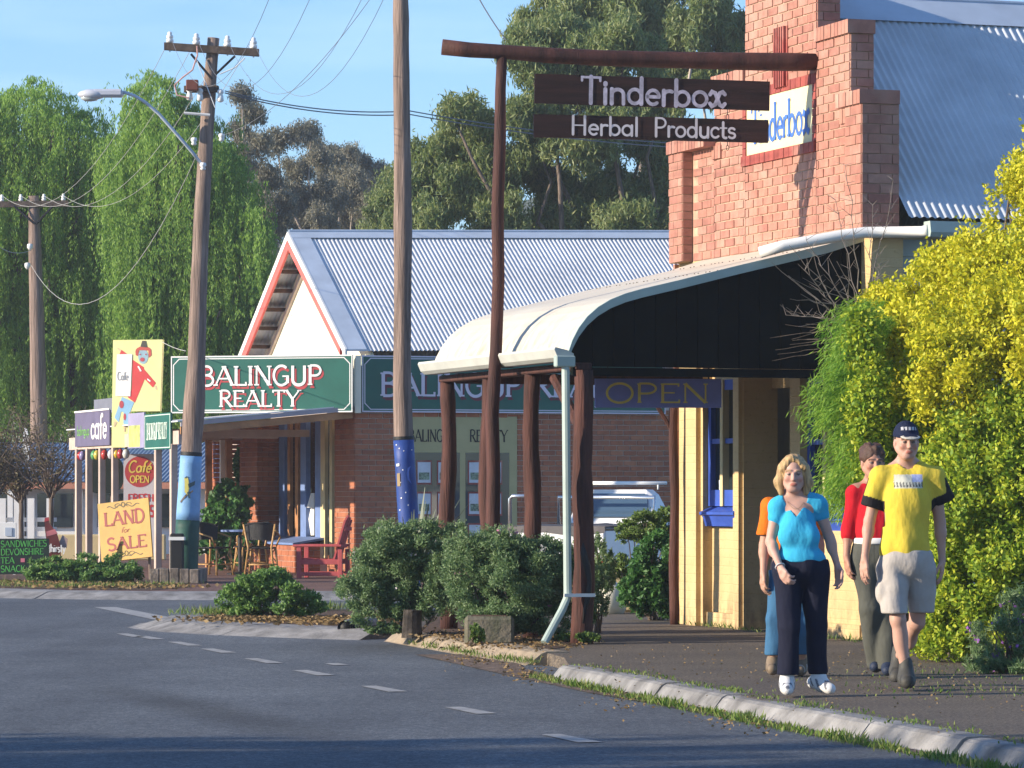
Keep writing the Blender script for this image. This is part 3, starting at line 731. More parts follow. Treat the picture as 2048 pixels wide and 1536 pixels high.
def brick_wall(cells, fr, n_face, depth, m, parent, limit, sgn=1.0, proud=0.008, key=None, name='brick'):
    """cells become bricks standing proud of the mortar; the first `limit` whole ones are parts, the rest one mass"""
    whole, rest = [], []
    for c in cells:
        (whole if abs((c[1] - c[0]) - 0.229) < 0.012 else rest).append(c)
    if key: whole.sort(key=key)
    rest += whole[limit:]; whole = whole[:limit]
    me = None
    if whole:
        L, H = whole[0][1] - whole[0][0], whole[0][3] - whole[0][2]
        metas = []
        for k in range(3):
            b = MB(); b.bbox(-L / 2 + random.uniform(0, .004), L / 2 - random.uniform(0, .004), -depth / 2, depth / 2, -H / 2, H / 2, WORLD, 0.004)
            mm = bpy.data.meshes.new(name); mm.from_pydata(b.v, [], b.f); mm.materials.append(m); metas.append(mm)
        off = Vector(WL(parent))
        for c in whole:
            o = bpy.data.objects.new(name, random.choice(metas)); COL.objects.link(o); o.parent = parent
            o.location = fr((c[0] + c[1]) / 2, n_face + sgn * (proud - depth / 2 + random.uniform(-.0025, .0025)), (c[2] + c[3]) / 2) - off
            o.rotation_euler = (0, 0, fr.ang); _WL[o.name] = tuple(off + o.location)
    if rest:
        b = MB()
        for c in rest:
            q = random.uniform(-.0025, .0025)
            na, nb = n_face + sgn * (proud + q), n_face + sgn * (proud - depth)
            b.box(c[0], c[1], min(na, nb), max(na, nb), c[2], c[3], fr)
        stuff(b.build(name + 'work', m, parent))

def corrugated(mb, A, B, C_, pitch=0.076, amp=0.010, per=8, rows=2):
    """sheet from eave corner A along eave to B; C_ is the top above A.  waves run up the slope"""
    A, B, C_ = Vector(A), Vector(B), Vector(C_)
    e = B - A; up = C_ - A; nrm = e.cross(up).normalized()
    if nrm.z < 0: nrm = -nrm
    n = int(e.length / pitch * per)
    vs, fs = [], []
    for j in range(rows):
        for i in range(n + 1):
            s = i / n
            vs.append(A + e * s + up * (j / (rows - 1)) + nrm * (amp * math.cos(2 * math.pi * s * e.length / pitch)))
    for j in range(rows - 1):
        for i in range(n): fs.append((j * (n + 1) + i, j * (n + 1) + i + 1, (j + 1) * (n + 1) + i + 1, (j + 1) * (n + 1) + i))
    mb.add(vs, fs)

# ------------------------------------------------------------------ the herbal products shop
S19, C19 = math.sin(rad(19)), math.cos(rad(19))
TF = Frame((3.16, 33.9, 0), (-S19, C19))              # u along the street wall away from us, n out towards the street
shop = thing('brick_shop', 'brick shop with stepped gable, iron roof and curved veranda beside the golden hedge', 'shop', TF(0, 0, 0))
ZB = 3.66
steps = [(-0.24, 0.25, 4.95), (0.25, 1.0, 5.64), (1.0, 2.72, 6.36), (2.72, 3.52, 5.46), (3.52, 4.49, 4.89)]
g = MB()
for a, b, z in steps: g.box(a + 0.004, b - 0.004, -0.235, -0.004, ZB, z - 0.004, TF)
g.box(-0.236, 0.116, -0.004, 0.102, ZB, 4.94, TF); g.box(-0.236, 0.116, -0.262, -0.235, ZB, 4.94, TF)
g.box(4.124, 4.486, -0.004, 0.102, ZB, 4.88, TF)
g.build('gable_mortar', M['mortar'], shop)
SGN = (1.09, 2.70, 4.60, 5.14)                        # the painted panel in the gable
cells = []
for a, b, z in steps:
    for c in brick_cells(a, b, ZB, z - 0.13, off=a):
        if a < 0 and c[0] < 0.12: continue
        if b > 4 and c[1] > 4.12: continue
        cells.append(c)
cells = cut_hole(cells, SGN[0] - .08, SGN[1] + .08, SGN[2] - .095, SGN[3] + .095)
brick_wall(cells, TF, 0.0, 0.10, M['brick_old'], shop, 235, key=lambda c: c[0])
pil = brick_cells(-0.24, 0.12, ZB, 4.82) + brick_cells(4.12, 4.49, ZB, 4.76)
brick_wall(pil, TF, 0.106, 0.10, M['brick_old'], shop, 0)
# soldier courses: copings, panel surround, the ribbed vent
b = MB()
def soldier(u0, u1, z0, z1, n0, n1, step=0.08, vert=True):
    k = max(1, round((u1 - u0) / step))
    for i in range(k):
        a = u0 + (u1 - u0) * i / k
        b.box(a + .004, u0 + (u1 - u0) * (i + 1) / k - .004, n0, n1 + random.uniform(-.002, .002), z0, z1, TF)
for a, bb, z in steps:
    if a < 0: soldier(a - .02, bb + .03, z - .125, z, -0.262, 0.135)
    elif bb > 4: soldier(a - .03, bb + .02, z - .125, z, -0.24, 0.135)
    else: soldier(a - (.03 if a < 2 else -.0), bb + (.03 if a > 2 else 0.0), z - (.125 if z < 6 else .23), z, -0.24, 0.035)
soldier(0.22, 0.44, 4.70, 4.83, -.03, 0.025); soldier(3.32, 3.55, 4.64, 4.77, -.03, 0.025)
stuff(b.build('coping_bricks', M['brick_old'], shop))
b = MB()
soldier(SGN[0] - .08, SGN[1] + .08, SGN[3], SGN[3] + .095, -.02, 0.012, 0.12); soldier(SGN[0] - .08, SGN[1] + .08, SGN[2] - .095, SGN[2], -.02, 0.03, 0.12)
for u in (SGN[0] - .08, SGN[1] + .002):
    k = 7
    for i in range(k): b.box(u, u + .078, -.02, .012, SGN[2] + (SGN[3] - SGN[2]) * i / k + .004, SGN[2] + (SGN[3] - SGN[2]) * (i + 1) / k - .004, TF)
M['brick_dark'] = brick_mat('dark_red_brick', [(0.27, 0.055, 0.045), (0.33, 0.075, 0.06), (0.24, 0.05, 0.045)])
stuff(b.build('panel_surround', M['brick_dark'], shop))
b = MB()
for i in range(5): b.box(1.69 + i * .054, 1.72 + i * .054, -0.02, 0.045, 5.0 + .18, 5.75, TF)
b.box(1.66, 1.96, -.02, 0.018, 5.0 + .18, 5.75, TF)
b.build('gable_vent', M['brick_dark'], shop)
# brickwork on the wall ends that face along the street
EF = Frame(TF(0, 0, 0), (C19, S19))                   # u' = into the building (-n), n' = towards ... (-d)
b = MB()
def end_bricks(u_at, n_in, n_out, z0, z1):
    """bricks on a wall end at u = u_at, facing the near side"""
    for c in brick_cells(-n_out, n_in, z0, z1, off=.06):
        b.box(u_at - .008 + random.uniform(-.002, .002), u_at + .06, -c[1], -c[0], c[2], c[3], TF)
end_bricks(-0.24, 0.262, 0.11, ZB, 4.82); end_bricks(0.25, 0.235, 0.0, 4.95, 5.51); end_bricks(1.0, 0.235, 0.0, 5.64, 6.13)
for c in brick_cells(0.0, 0.11, ZB, 4.76):
    b.box(4.12 - .008, 4.16, c[0], c[1], c[2], c[3], TF)
stuff(b.build('end_bricks', M['brick_old'], shop))
# painted panel
p = MB(); p.box(SGN[0] + .002, SGN[1] - .002, -0.012, 0.0, SGN[2] + .002, SGN[3] - .002, TF)
panel = p.build('name_panel', mat('cream_yellow_panel', (0.74, 0.66, 0.40), .65, .05, 2), shop)
p = MB()
letters(p, 'Tinderbox', TF(2.58, 0, 4.70), -TF.u, (0, 0, 1), TF.n, 0.36, 1.42, 0.13, serif=.16)
p.build('lettering', M['sign_blue_letter'], panel)

# lower wall: painted piers, window bay, doorway, second window
wl_ = MB()
def wbox(u0, u1, n0, n1, z0, z1): wl_.box(u0, u1, n0, n1, z0, z1, TF)
wbox(3.84, 4.49, -0.30, 0.0, 0, ZB); wbox(3.90, 4.18, 0.0, 0.05, 0, 2.9)
wbox(2.78, 3.05, -0.36, 0.0, 0, ZB); wbox(2.80, 2.90, 0.0, 0.045, 0, 2.9)
wbox(1.40, 1.64, -0.60, 0.0, 0, ZB)
wbox(-0.24, 0.0, -0.30, 0.0, 0, ZB)
wbox(3.05, 3.84, -0.30, -0.10, 0, 0.99); wbox(0.0, 1.40, -0.30, -0.02, 0, 0.98)
wbox(3.05, 3.84, -0.30, -0.10, 2.45, ZB); wbox(0.0, 1.40, -0.30, -0.06, 2.45, ZB); wbox(1.64, 2.78, -0.60, -0.30, 2.35, ZB)
wbox(3.05, 3.84, -0.30, -0.04, 0, 0.14); wbox(0.0, 1.40, -0.30, 0.02, 0, 0.13); wbox(3.05, 3.06, -0.22, -0.12, 0.98, 2.45)
def painted_brick_mat():
    m, nt, b_ = _base('painted_brickwork')
    n = _noise(nt, 2.2, 5); r = _ramp(nt, n.outputs['Fac'], [(0.3, (0.51, 0.36, 0.17)), (0.65, (0.60, 0.44, 0.225))])
    n2 = _noise(nt, 30, 4); r2 = _ramp(nt, n2.outputs['Fac'], [(0.28, (0.62, 0.55, 0.48)), (0.42, (1, 1, 1))])
    mx = nt.nodes.new('ShaderNodeMixRGB'); mx.blend_type = 'MULTIPLY'; mx.inputs['Fac'].default_value = .5
    nt.links.new(r.outputs['Color'], mx.inputs['Color1']); nt.links.new(r2.outputs['Color'], mx.inputs['Color2']); nt.links.new(mx.outputs['Color'], b_.inputs['Base Color'])
    stain(nt, b_, mx.outputs['Color'], (0.22, 0.15, 0.085), .55, .02, (7, 7, 3.0), .9)
    b_.inputs['Roughness'].default_value = .8
    ge = nt.nodes.new('ShaderNodeNewGeometry'); sep = nt.nodes.new('ShaderNodeSeparateXYZ'); nt.links.new(ge.outputs['Position'], sep.inputs[0])
    w = nt.nodes.new('ShaderNodeMath'); w.operation = 'PINGPONG'; w.inputs[1].default_value = 0.043; nt.links.new(sep.outputs['Z'], w.inputs[0])
    gt = nt.nodes.new('ShaderNodeMapRange'); gt.inputs['From Min'].default_value = 0.002; gt.inputs['From Max'].default_value = 0.008; nt.links.new(w.outputs[0], gt.inputs['Value'])
    ad = nt.nodes.new('ShaderNodeMath'); ad.operation = 'MULTIPLY_ADD'; ad.inputs[1].default_value = 0.35; nt.links.new(n2.outputs['Fac'], ad.inputs[0]); nt.links.new(gt.outputs[0], ad.inputs[2])
    bp = nt.nodes.new('ShaderNodeBump'); bp.inputs['Strength'].default_value = .35; bp.inputs['Distance'].default_value = .010
    nt.links.new(ad.outputs[0], bp.inputs['Height']); nt.links.new(bp.outputs['Normal'], b_.inputs['Normal'])
    return m
M['painted_brick'] = painted_brick_mat()
wl_.build('wall', M['painted_brick'], shop)
# raw brick edge at the far corner
b = MB()
for c in brick_cells(0.0, 0.24, 0.0, ZB, off=.03):
    b.box(4.49, 4.53 + random.uniform(0, .02), -c[1], -c[0] + .05, c[2], c[3], TF)
stuff(b.build('corner_bricks', M['brick_old'], shop))
def shop_window(u0, u1, n, z0, z1, mull):
    w = MB()
    w.box(u0, u1, n - .03, n - .02, z0, z1, TF)
    win = w.build('window', M['glass'], shop)
    f = MB()
    for a, c in ((u0, u0 + .07), (u1 - .07, u1)): f.box(a, c, n - .02, n + .03, z0, z1, TF)
    f.box(u0 + .07, u1 - .07, n - .02, n + .03, z0, z0 + .16, TF); f.box(u0 + .07, u1 - .07, n - .02, n + .03, z1 - .10, z1, TF)
    f.box(u0 + .07, u1 - .07, n - .015, n + .022, z0 + .62, z0 + .67, TF)
    f.build('window_frame', M['blue'], win)
    f = MB()
    for u in mull: f.box(u - .035, u + .035, n - .02, n + .05, z0, z1, TF)
    f.build('mullion', M['cream'], win)
    f = MB()                                         # sloping sill on a moulded apron
    f.prism([(n - .02, z0), (n + .10 + .02, z0 - .06), (n + .10 + .02, z0 - .085), (n + .09, z0 - .10), (n + .07, z0 - .16), (n + .06, z0 - .20), (n - .02, z0 - .20)], u0 - .10, u1 + .02, lambda p, q, t: TF(t, p, q))
    f.build('sill', M['blue'], win)
    return win
w1 = shop_window(3.06, 3.83, -0.085, 1.20, 2.45, (3.44,))
w2 = shop_window(0.02, 1.39, -0.10, 1.16, 2.45, (0.45, 0.95))
nb = MB(); nb.box(3.60, 3.66, -0.104, -0.10, 1.36, 1.46, TF); nb.build('window_notice', M['white'], w1)
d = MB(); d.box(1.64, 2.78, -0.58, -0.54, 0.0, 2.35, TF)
door = d.build('door', M['near_black'], shop)
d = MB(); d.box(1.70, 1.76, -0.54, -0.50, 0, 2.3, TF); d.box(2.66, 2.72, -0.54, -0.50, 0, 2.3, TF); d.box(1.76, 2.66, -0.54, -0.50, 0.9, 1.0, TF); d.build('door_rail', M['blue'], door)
# body of the building behind, side wall in weatherboards
b = MB(); b.box(-0.10, 4.40, -9.0, -0.62, 0, 3.70, TF); b.box(-.10, 0.02, -.62, -.31, 0, 3.7, TF); b.build('rear_body', M['cream'], shop)
M['weatherboard'] = mat('pale_blue_weatherboard', (0.42, 0.50, 0.50), .6, .05, 3)
b = MB()
for i in range(24):
    z = 0.02 + i * .15
    b.prism([(-0.10, z), (-0.135, z), (-0.112, z + .148), (-0.10, z + .148)], -9.0, -0.34, lambda p, q, t: TF(p, t, q))
wb = b.build('weatherboards', M['weatherboard'], shop)
# iron roof: ridge runs back from the gable
b = MB(); EZ, RZ, RU = 3.80, 6.06, 1.92
corrugated(b, TF(-0.42, -0.27, EZ), TF(-0.42, -9.2, EZ), TF(RU, -0.27, RZ))
corrugated(b, TF(4.30, -0.27, EZ), TF(4.30, -9.2, EZ), TF(RU, -0.27, RZ))
b.build('iron_roof', M['galv_old'], shop, smooth=True)
b = MB(); b.prism([(RU - .26, RZ - .22), (RU, RZ + .045), (RU + .26, RZ - .22), (RU, RZ + .02)], -9.2, -0.25, lambda p, q, t: TF(p, t, q)); b.tube([TF(RU, -.25, RZ + .04), TF(RU, -9.2, RZ + .04)], .022)
b.build('ridge_cap', M['ridge'], shop)
b = MB(); b.prism([(-.42, 3.76), (-.55, 3.76), (-.57, 3.66), (-.55, 3.62), (-.44, 3.62), (-.42, 3.66)], -9.0, -0.42, lambda p, q, t: TF(p, t, q)); b.build('gutter', M['downpipe'], shop)
b = MB(); b.tube([TF(-.50, -.42, 3.68), TF(-.42, -.40, 3.67), TF(-.30, .10, 3.66), TF(-.26, .32, 3.63), TF(-.20, .85, 3.53), TF(-.12, 1.05, 3.47)], .052, 12)
b.build('drain_pipe', M['white'], shop, smooth=True)

# ------------------------------------------------------------------ bullnose veranda, part of the shop
prof = [(0.0, 3.66), (0.36, 3.545), (0.8, 3.44), (1.24, 3.335), (1.8, 3.195), (2.14, 3.115), (2.30, 3.07), (2.44, 3.015), (2.56, 2.945), (2.66, 2.86), (2.74, 2.76), (2.80, 2.65), (2.835, 2.55), (2.845, 2.51)]
def veranda_sheet(u0, u1):
    s = MB(); t = .012; k = 9
    vs, fs = [], []
    for i in range(k + 1):
        u = u0 + (u1 - u0) * i / k
        for n, z in prof: vs.append(TF(u, n, z))
        for n, z in reversed(prof): vs.append(TF(u, n - t * .6, z - t))
    q = 2 * len(prof)
    for i in range(k):
        for j in range(q): fs.append((i * q + j, i * q + (j + 1) % q, (i + 1) * q + (j + 1) % q, (i + 1) * q + j))
    fs += [tuple(range(q))[::-1], tuple(range(k * q, (k + 1) * q))]
    s.add(vs, fs)
    sh = s.build('veranda_sheet', M['veranda_tin'], shop)
    sc = MB()
    for r in (1, 3):
        for i in range(14):
            u = u0 + (u1 - u0) * (i + .5) / 14; n, z = prof[r]
            if i % 3 == 2 or r == 5: continue
            sc.box(u - .005, u + .005, n - .005, n + .005, z, z + .007, TF)
    stuff(sc.build('screws', M['timber_arm'], sh))
for a, bb in ((-0.02, 1.29), (1.296, 2.58), (2.586, 3.86)): veranda_sheet(a, bb)
b = MB()
for i in range(len(prof) - 1):
    (n0, z0), (n1, z1) = prof[i], prof[i + 1]
    b.add([TF(u, n, z + dz) for u in (-.055, -.022) for (n, z) in ((n0, z0), (n1, z1)) for dz in (.018, -.06)], [(0, 2, 3, 1), (4, 5, 7, 6), (0, 4, 6, 2), (1, 3, 7, 5)])
b.build('veranda_barge', M['downpipe'], shop)
def prof_z(n):
    for (n0, z0), (n1, z1) in zip(prof, prof[1:]):
        if n0 <= n <= n1: return z0 + (z1 - z0) * (n - n0) / (n1 - n0)
    return prof[-1][1]
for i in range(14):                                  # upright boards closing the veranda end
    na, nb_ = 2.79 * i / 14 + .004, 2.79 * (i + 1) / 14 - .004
    b = MB(); b.prism([(na, prof_z(na) - .05), (nb_, prof_z(nb_) - .05), (nb_, 2.44), (na, 2.44)], random.uniform(0, .006), 0.03, lambda p, q, t: TF(t, p, q)); b.build('end_board', M['near_black'], shop)
b = MB(); b.box(-.012, .05, .02, 2.78, 2.36, 2.435, TF); b.build('end_rail', M['near_black'], shop)
b = MB(); b.prism([(2.80, 2.55), (2.86, 2.58), (2.97, 2.605), (2.98, 2.585), (2.95, 2.515), (2.91, 2.485), (2.80, 2.485)], -0.09, 3.88, lambda p, q, t: TF(t, p, q)); b.build('veranda_gutter', M['gutter'], shop)
b = MB(); b.box(1.53, 1.57, 2.80, 2.985, 2.478, 2.61, TF); b.build('gutter_strap', M['dark_iron'], shop)
b = MB(); b.bbox(-.02, 3.9, 2.60, 2.76, 2.41, 2.475, TF, .01); b.bbox(3.78, 3.88, 0.02, 2.6, 2.40, 2.50, TF, .01); b.build('veranda_beam', M['timber_post'], shop)
def post(u, n, r, h, seed, hollow=False):
    rr = random.Random(seed)
    pts, rs = [], []
    for i in range(15):
        z = h * i / 14
        pts.append(TF(u + .014 * math.sin(i * .55 + seed) + rr.uniform(-.006, .006), n + .012 * math.sin(i * .7 + seed * 2), z)); rs.append(r * (1.12 - .16 * i / 14 + rr.uniform(-.06, .06)))
    o = MB().tube(pts, rs, 12).build('veranda_post', M['timber_post'], shop, smooth=True)
    if hollow:                                       # the split knot hole facing the street corner
        k = MB()
        c = [TF(u - r * .93, n + .030 * math.sin(z * 9), z) for z in (0.18, .3, .42, .55, .68, .8, .9)]
        k.tube(c, [.006, .016, .030, .024, .036, .028, .004], 8)
        k.build('split_hollow', M['black'], o, smooth=True)
    return o
post(0.0, 2.68, .088, 2.41, 1, True)
for i, u in enumerate((1.36, 2.62, 3.85)): post(u, 2.68, .075, 2.41, 3 + i)
post(4.32, 0.12, .045, 2.3, 9)
b = MB(); b.tube([TF(0.05, 2.66, 1.85), TF(0.72, 2.69, 2.36)], .05, 8); b.build('brace', M['timber_post'], shop)
b = MB(); b.tube([TF(4.33, .15, 1.98), TF(4.33, .36, 2.30)], .022, 6); b.build('brace', M['timber_post'], shop)
b = MB(); b.tube([TF(-.10, 2.88, 2.50), TF(-.10, 2.86, 0.42), TF(-.12, 2.92, 0.30), TF(-.22, 3.12, 0.02)], .036, 10); b.bbox(-.14, -.06, 2.80, 2.98, 2.43, 2.53, TF, .01)
dp = b.build('downpipe', M['downpipe'], shop)
b = MB(); b.box(-.15, -.135, 2.62, 2.91, .415, .445, TF); b.build('pipe_bracket', M['white'], dp)

# ------------------------------------------------------------------ signs of the shop
o_s = thing('open_sign', 'blue board with gold OPEN lettering hanging under the veranda', 'sign', W(1320, 786, 35.0), None)
fo = ang_frame((0, 0, 0), 4)
c0 = Vector(W(1190, 815, 35.0)); c1 = W(1446, 757, 35.0); wdt = c1.x - c0.x
OF = Frame((c0.x, c0.y, 0), (math.cos(rad(6)), math.sin(rad(6))))
zb = c0.z; zt = W(0, 757, 35.0).z
b = MB(); b.bbox(0, wdt, 0, .03, zb, zt, OF, .004); b.build('board', M['blue'] if False else mat('violet_blue_board', (0.21, 0.26, 0.70), .6, .1, 4), o_s)
b = MB(); letters(b, 'OPEN', OF(.09, 0, zb + .045), OF.u, (0, 0, 1), -OF.n, (zt - zb) - .09, wdt - .2, .15, serif=.22); b.build('lettering', M['gold_letter'], o_s)
b = MB()
for u in (.12, wdt - .12): b.tube([OF(u, .015, zt), OF(u, .015, zt + .14)], .008, 6)
b.build('hanger', M['dark_iron'], o_s)

gal = thing('sign_gallows', 'tall dark red log post with long crossbeam holding the hanging sign boards', 'sign post', (-0.14, 34.35, 0))
pp, rr_ = [], []
for i, (px, py) in enumerate([(985, 1275), (985, 1100), (987, 950), (984, 830), (992, 700), (997, 560), (995, 420), (1000, 280), (1001, 180), (1004, 112)]):
    pp.append(W(px, py, 34.35)); rr_.append(.066 - .0018 * i + random.uniform(-.003, .003))
pp[0].z = 0
MB().tube(pp, rr_, 12).build('post', M['timber_dark'], gal, smooth=True)
bp_ = [(884, 94, 34.3), (940, 100, 34.32), (1010, 104, 34.35), (1100, 111, 34.4), (1200, 116, 34.5), (1300, 119, 34.6), (1400, 121, 34.7), (1500, 123, 34.78), (1580, 124, 34.84), (1637, 124, 34.88)]
MB().tube([W(*q) for q in bp_], [.073, .070, .066, .072, .074, .076, .078, .083, .086, .078], 12).build('crossbeam', M['timber_dark'], gal, smooth=True)
def plank_sign(nm, label, corners, Y0, Y1, text, th, kw):
    (xa, ya), (xb, yb), hh = corners[0], corners[1], corners[2]
    A = W(xa, ya, Y0); B = W(xb, yb, Y1)
    h = hh * Y0 / F_PX
    r = (B - A); L = r.length; r.normalize()
    nrm = Vector((r.y, -r.x, 0)).normalized(); up = nrm.cross(r).normalized()
    if up.z < 0: up = -up
    t = thing(nm, label, 'sign', A)
    m_ = MB()
    def fn(p, q, k): return A + r * p + up * q - nrm * k
    m_.prism([(0, 0), (L, 0), (L, -h), (0, -h)], 0, .032, fn); m_.build('board', M['timber_sign'], t)
    return t, A, r, up, nrm, L, h
t, A, r, up, nrm, L, h = plank_sign('hanging_sign', 'upper hanging board reading Tinderbox in pale rounded letters', ((1070, 147), (1540, 163), 59), 34.38, 34.72, '', 0, {})
b = MB(); k = L / 470
letters(b, 'Tinderbox', A + r * (90 * k) - up * (h * .93), r, up, nrm, h * .90, 292 * k, .155, rounded=True, jitter=.02); b.build('lettering', M['lilac_letter'], t)
def chain(nm, px, Y, y0, y1, par, hooks):
    c = MB(); n = max(2, int((y1 - y0) / 9))
    for i in range(n):
        a = W(px, y0 + (y1 - y0) * i / n, Y); bb = W(px, y0 + (y1 - y0) * (i + 1) / n, Y)
        mid = (a + bb) / 2; hh = (a.z - bb.z) / 2 * 1.15; ww = .012
        ring = [mid + Vector(((ww * math.cos(q) if i % 2 else 0), (0 if i % 2 else ww * math.cos(q)), hh * math.sin(q))) for q in [2 * math.pi * j / 10 for j in range(11)]]
        c.tube(ring, .0035, 5, False)
    return c.build('chain', M['dark_iron'], par)
chain('c', 1155, 34.44, 112, 152, t, 1); chain('c', 1455, 34.68, 138, 160, t, 1)
t2, A, r, up, nrm, L, h = plank_sign('hanging_sign', 'lower hanging board reading Herbal Products in white serif letters', ((1068, 228), (1537, 240), 46), 34.38, 34.72, '', 0, {})
k = L / 469; mm_ = mat('off_white_lettering', (0.62, 0.57, 0.58), .7, .06, 9)
b = MB(); letters(b, 'Herbal', A + r * (72 * k) - up * (h * .84), r, up, nrm, h * .80, 137 * k, .145, rounded=True, serif=.12); b.build('lettering', mm_, t2)
b = MB(); letters(b, 'Products', A + r * (238 * k) - up * (h * .84), r, up, nrm, h * .80, 166 * k, .145, rounded=True, serif=.12)
b.build('lettering', mm_, t2)
chain('c', 1155, 34.42, 206, 232, t2, 1); chain('c', 1455, 34.66, 218, 240, t2, 1); chain('c', 1455, 34.66, 282, 300, t2, 1)
# ------------------------------------------------------------------ the realty shop across the side street
R0 = (-2.59, 61.7, 0)
FA = Frame(R0, (-S19, C19))                                        # street wall
tx, ty = math.cos(rad(17.5)), math.sin(rad(17.5))
FB = Frame(R0, (tx, ty), (ty, -tx))                                # side wall, n towards us
def u_on(fr, px, n=0.0):
    o = fr(0, n, 0); k = (px - 1024) / F_PX
    return (o.x - k * o.y) / (k * fr.u.y - fr.u.x)
real = thing('gabled_shop', 'brown brick shop with steep iron gable roof, red barge boards and green signs', 'shop', FA(0, 0, 0))
# walls
b = MB()
b.box(0.55, 9.0, -8.0, -0.012, 0, 3.45, Frame(R0, (tx, ty), (ty, -tx))); b.box(0.02, 0.55, -.4, -0.012, 0, 3.45, FB); b.box(.02, 1.13, -.3, -.012, 0, 3.0, FA)
b.build('core_wall', M['mortar_grey'], real)
WX0, WX1 = u_on(FB, 815), u_on(FB, 1034)
cells = cut_hole(brick_cells(0.0, 6.6, 0.0, 2.752, bh=.086, gap=.013), WX0, WX1, 0.35, 2.62)
brick_wall(cells, FB, 0.0, 0.08, M['brick_new'], real, 280, key=lambda c: -c[2])
# street wall: corner pier, bay, second pier and recessed end
b = MB()
def street_bricks(u0, u1, n, z0, z1, off=0.0):
    for c in brick_cells(u0, u1, z0, z1, off=off):
        q = random.uniform(-.002, .002); b.box(c[0], c[1], n - .06, n + .008 + q, c[2], c[3], FA)
def cross_bricks(u, n0, n1, z0, z1, off=0.0):
    for c in brick_cells(n0, n1, z0, z1, off=off):
        b.box(u - .008, u + .05, c[0], c[1], c[2], c[3], FA)
street_bricks(0.0, 1.15, 0.0, 0, 2.752, .12)
uP0, uP1 = 5.0, 6.2
street_bricks(uP0, uP1, 0.30, 0, 2.6); cross_bricks(uP0, -0.5, 0.30, 0, 2.6)
street_bricks(uP1, 9.0, -0.30, 0, 2.6)
cross_bricks(8.2, -.3, 0.25, 0, 2.6); street_bricks(8.2, 8.6, .25, 0, 2.6)
uB0, uB1, nB = 2.05, 4.95, 0.44
street_bricks(uB0, uB1, nB, 0, 0.47); cross_bricks(uB0, 0.0, nB, 0, 0.47)
street_bricks(1.15, uB0, -0.12, 0, 0.30)
stuff(b.build('street_brickwork', M['brick_new'], real))
b = MB(); b.box(uB0 + .01, uB1 - .01, -.2, nB - .01, 0, .465, FA); b.box(uP0 + .01, 9.0, -.6, .28 - .55, 0, 2.6, FA); b.box(uP0 + .012, uP1, -.3, .288, 0, 2.6, FA); b.build('street_mortar', M['mortar_grey'], real)
b = MB(); b.prism([(-.1, .56), (nB + .05, .47), (nB + .05, .505), (-.1, .60)], uB0 - .04, uB1, lambda p, q, t: FA(t, p, q)); b.build('bay_ledge', M['blue_pale'], real)
b = MB(); b.box(1.15, 5.0, -0.32, -0.28, 0.3, 2.62, FA); bay = b.build('bay_window', M['glass'], real)
def bars(px_list, m, nm, n0, n1, z0=.5):
    q = MB()
    for x0, x1 in px_list:
        ua, ub = u_on(FA, x1), u_on(FA, x0); q.box(ua, ub, n0, n1, z0, 2.62, FA)
    return q.build(nm, m, bay)
bars([(549, 560), (592, 603), (621, 633)], M['blue_pale'], 'blue_frame', -.16, -.08)
bars([(567, 572), (582, 588)], M['timber_orange'], 'timber_frame', -.13, -.07)
bars([(634, 643), (652, 657)], M['cream'], 'cream_frame', -.12, -.06, .25)
b = MB()
b.tube([FA(3.1, -.2, .62), FA(3.1, -.2, .9), FA(3.1, -.2, 1.15)], [.06, .10, .05], 8); b.tube([FA(3.1, -.2, 1.1), FA(3.1, -.2, 1.35)], [.13, .06], 8)
vase = b.build('dried_flowers', M['white'], bay)
# big side window with painted header and cards
b = MB(); b.box(WX0, WX1, -.03, 0.005, .35, 2.62, FB); sw = b.build('shop_window', mat('olive_cream_frame', (0.42, 0.38, 0.19), .7, .06, 3), real)
wm = (WX0 + WX1) / 2
b = MB(); b.box(WX0 + .10, wm - .05, .0, .012, .45, 2.02, FB); b.box(wm + .05, WX1 - .14, .0, .012, .45, 2.02, FB); b.build('pane', M['glass'], sw)
b = MB(); letters(b, 'BALINGUP', FB(WX0 + .02, .006, 2.20), FB.u, (0, 0, 1), FB.n, .20, .80, .12, serif=.14); b.build('lettering', M['black'], sw)
b = MB(); letters(b, 'REALTY', FB(wm + .12, .006, 2.20), FB.u, (0, 0, 1), FB.n, .20, .66, .12, serif=.14); b.build('lettering', M['black'], sw)
m_card, m_pic = mat('listing_card_paper', (0.55, 0.60, 0.66), .6, .08, 9), mat('card_photo_print', (0.22, 0.30, 0.22), .6, .6, 30)
for s0, s1 in ((WX0 + .14, wm - .08), (wm + .08, WX1 - .18)):
    for i in range(2):
        for j in range(3):
            ua = s0 + .03 + i * (s1 - s0 - .02) / 2; za = 1.52 - j * .52
            b = MB(); b.box(ua - .02, ua + .24, .013, .018, za - .03, za + .37, FB); b.build('card_frame', M['brick_dark'], sw)
            b = MB(); b.box(ua, ua + .22, .018, .022, za, za + .34, FB); b.build('listing_card', m_card, sw)
            b = MB(); b.box(ua + .02, ua + .20, .0225, .0245, za + .05, za + .17, FB); b.build('card_photo', m_pic, sw)
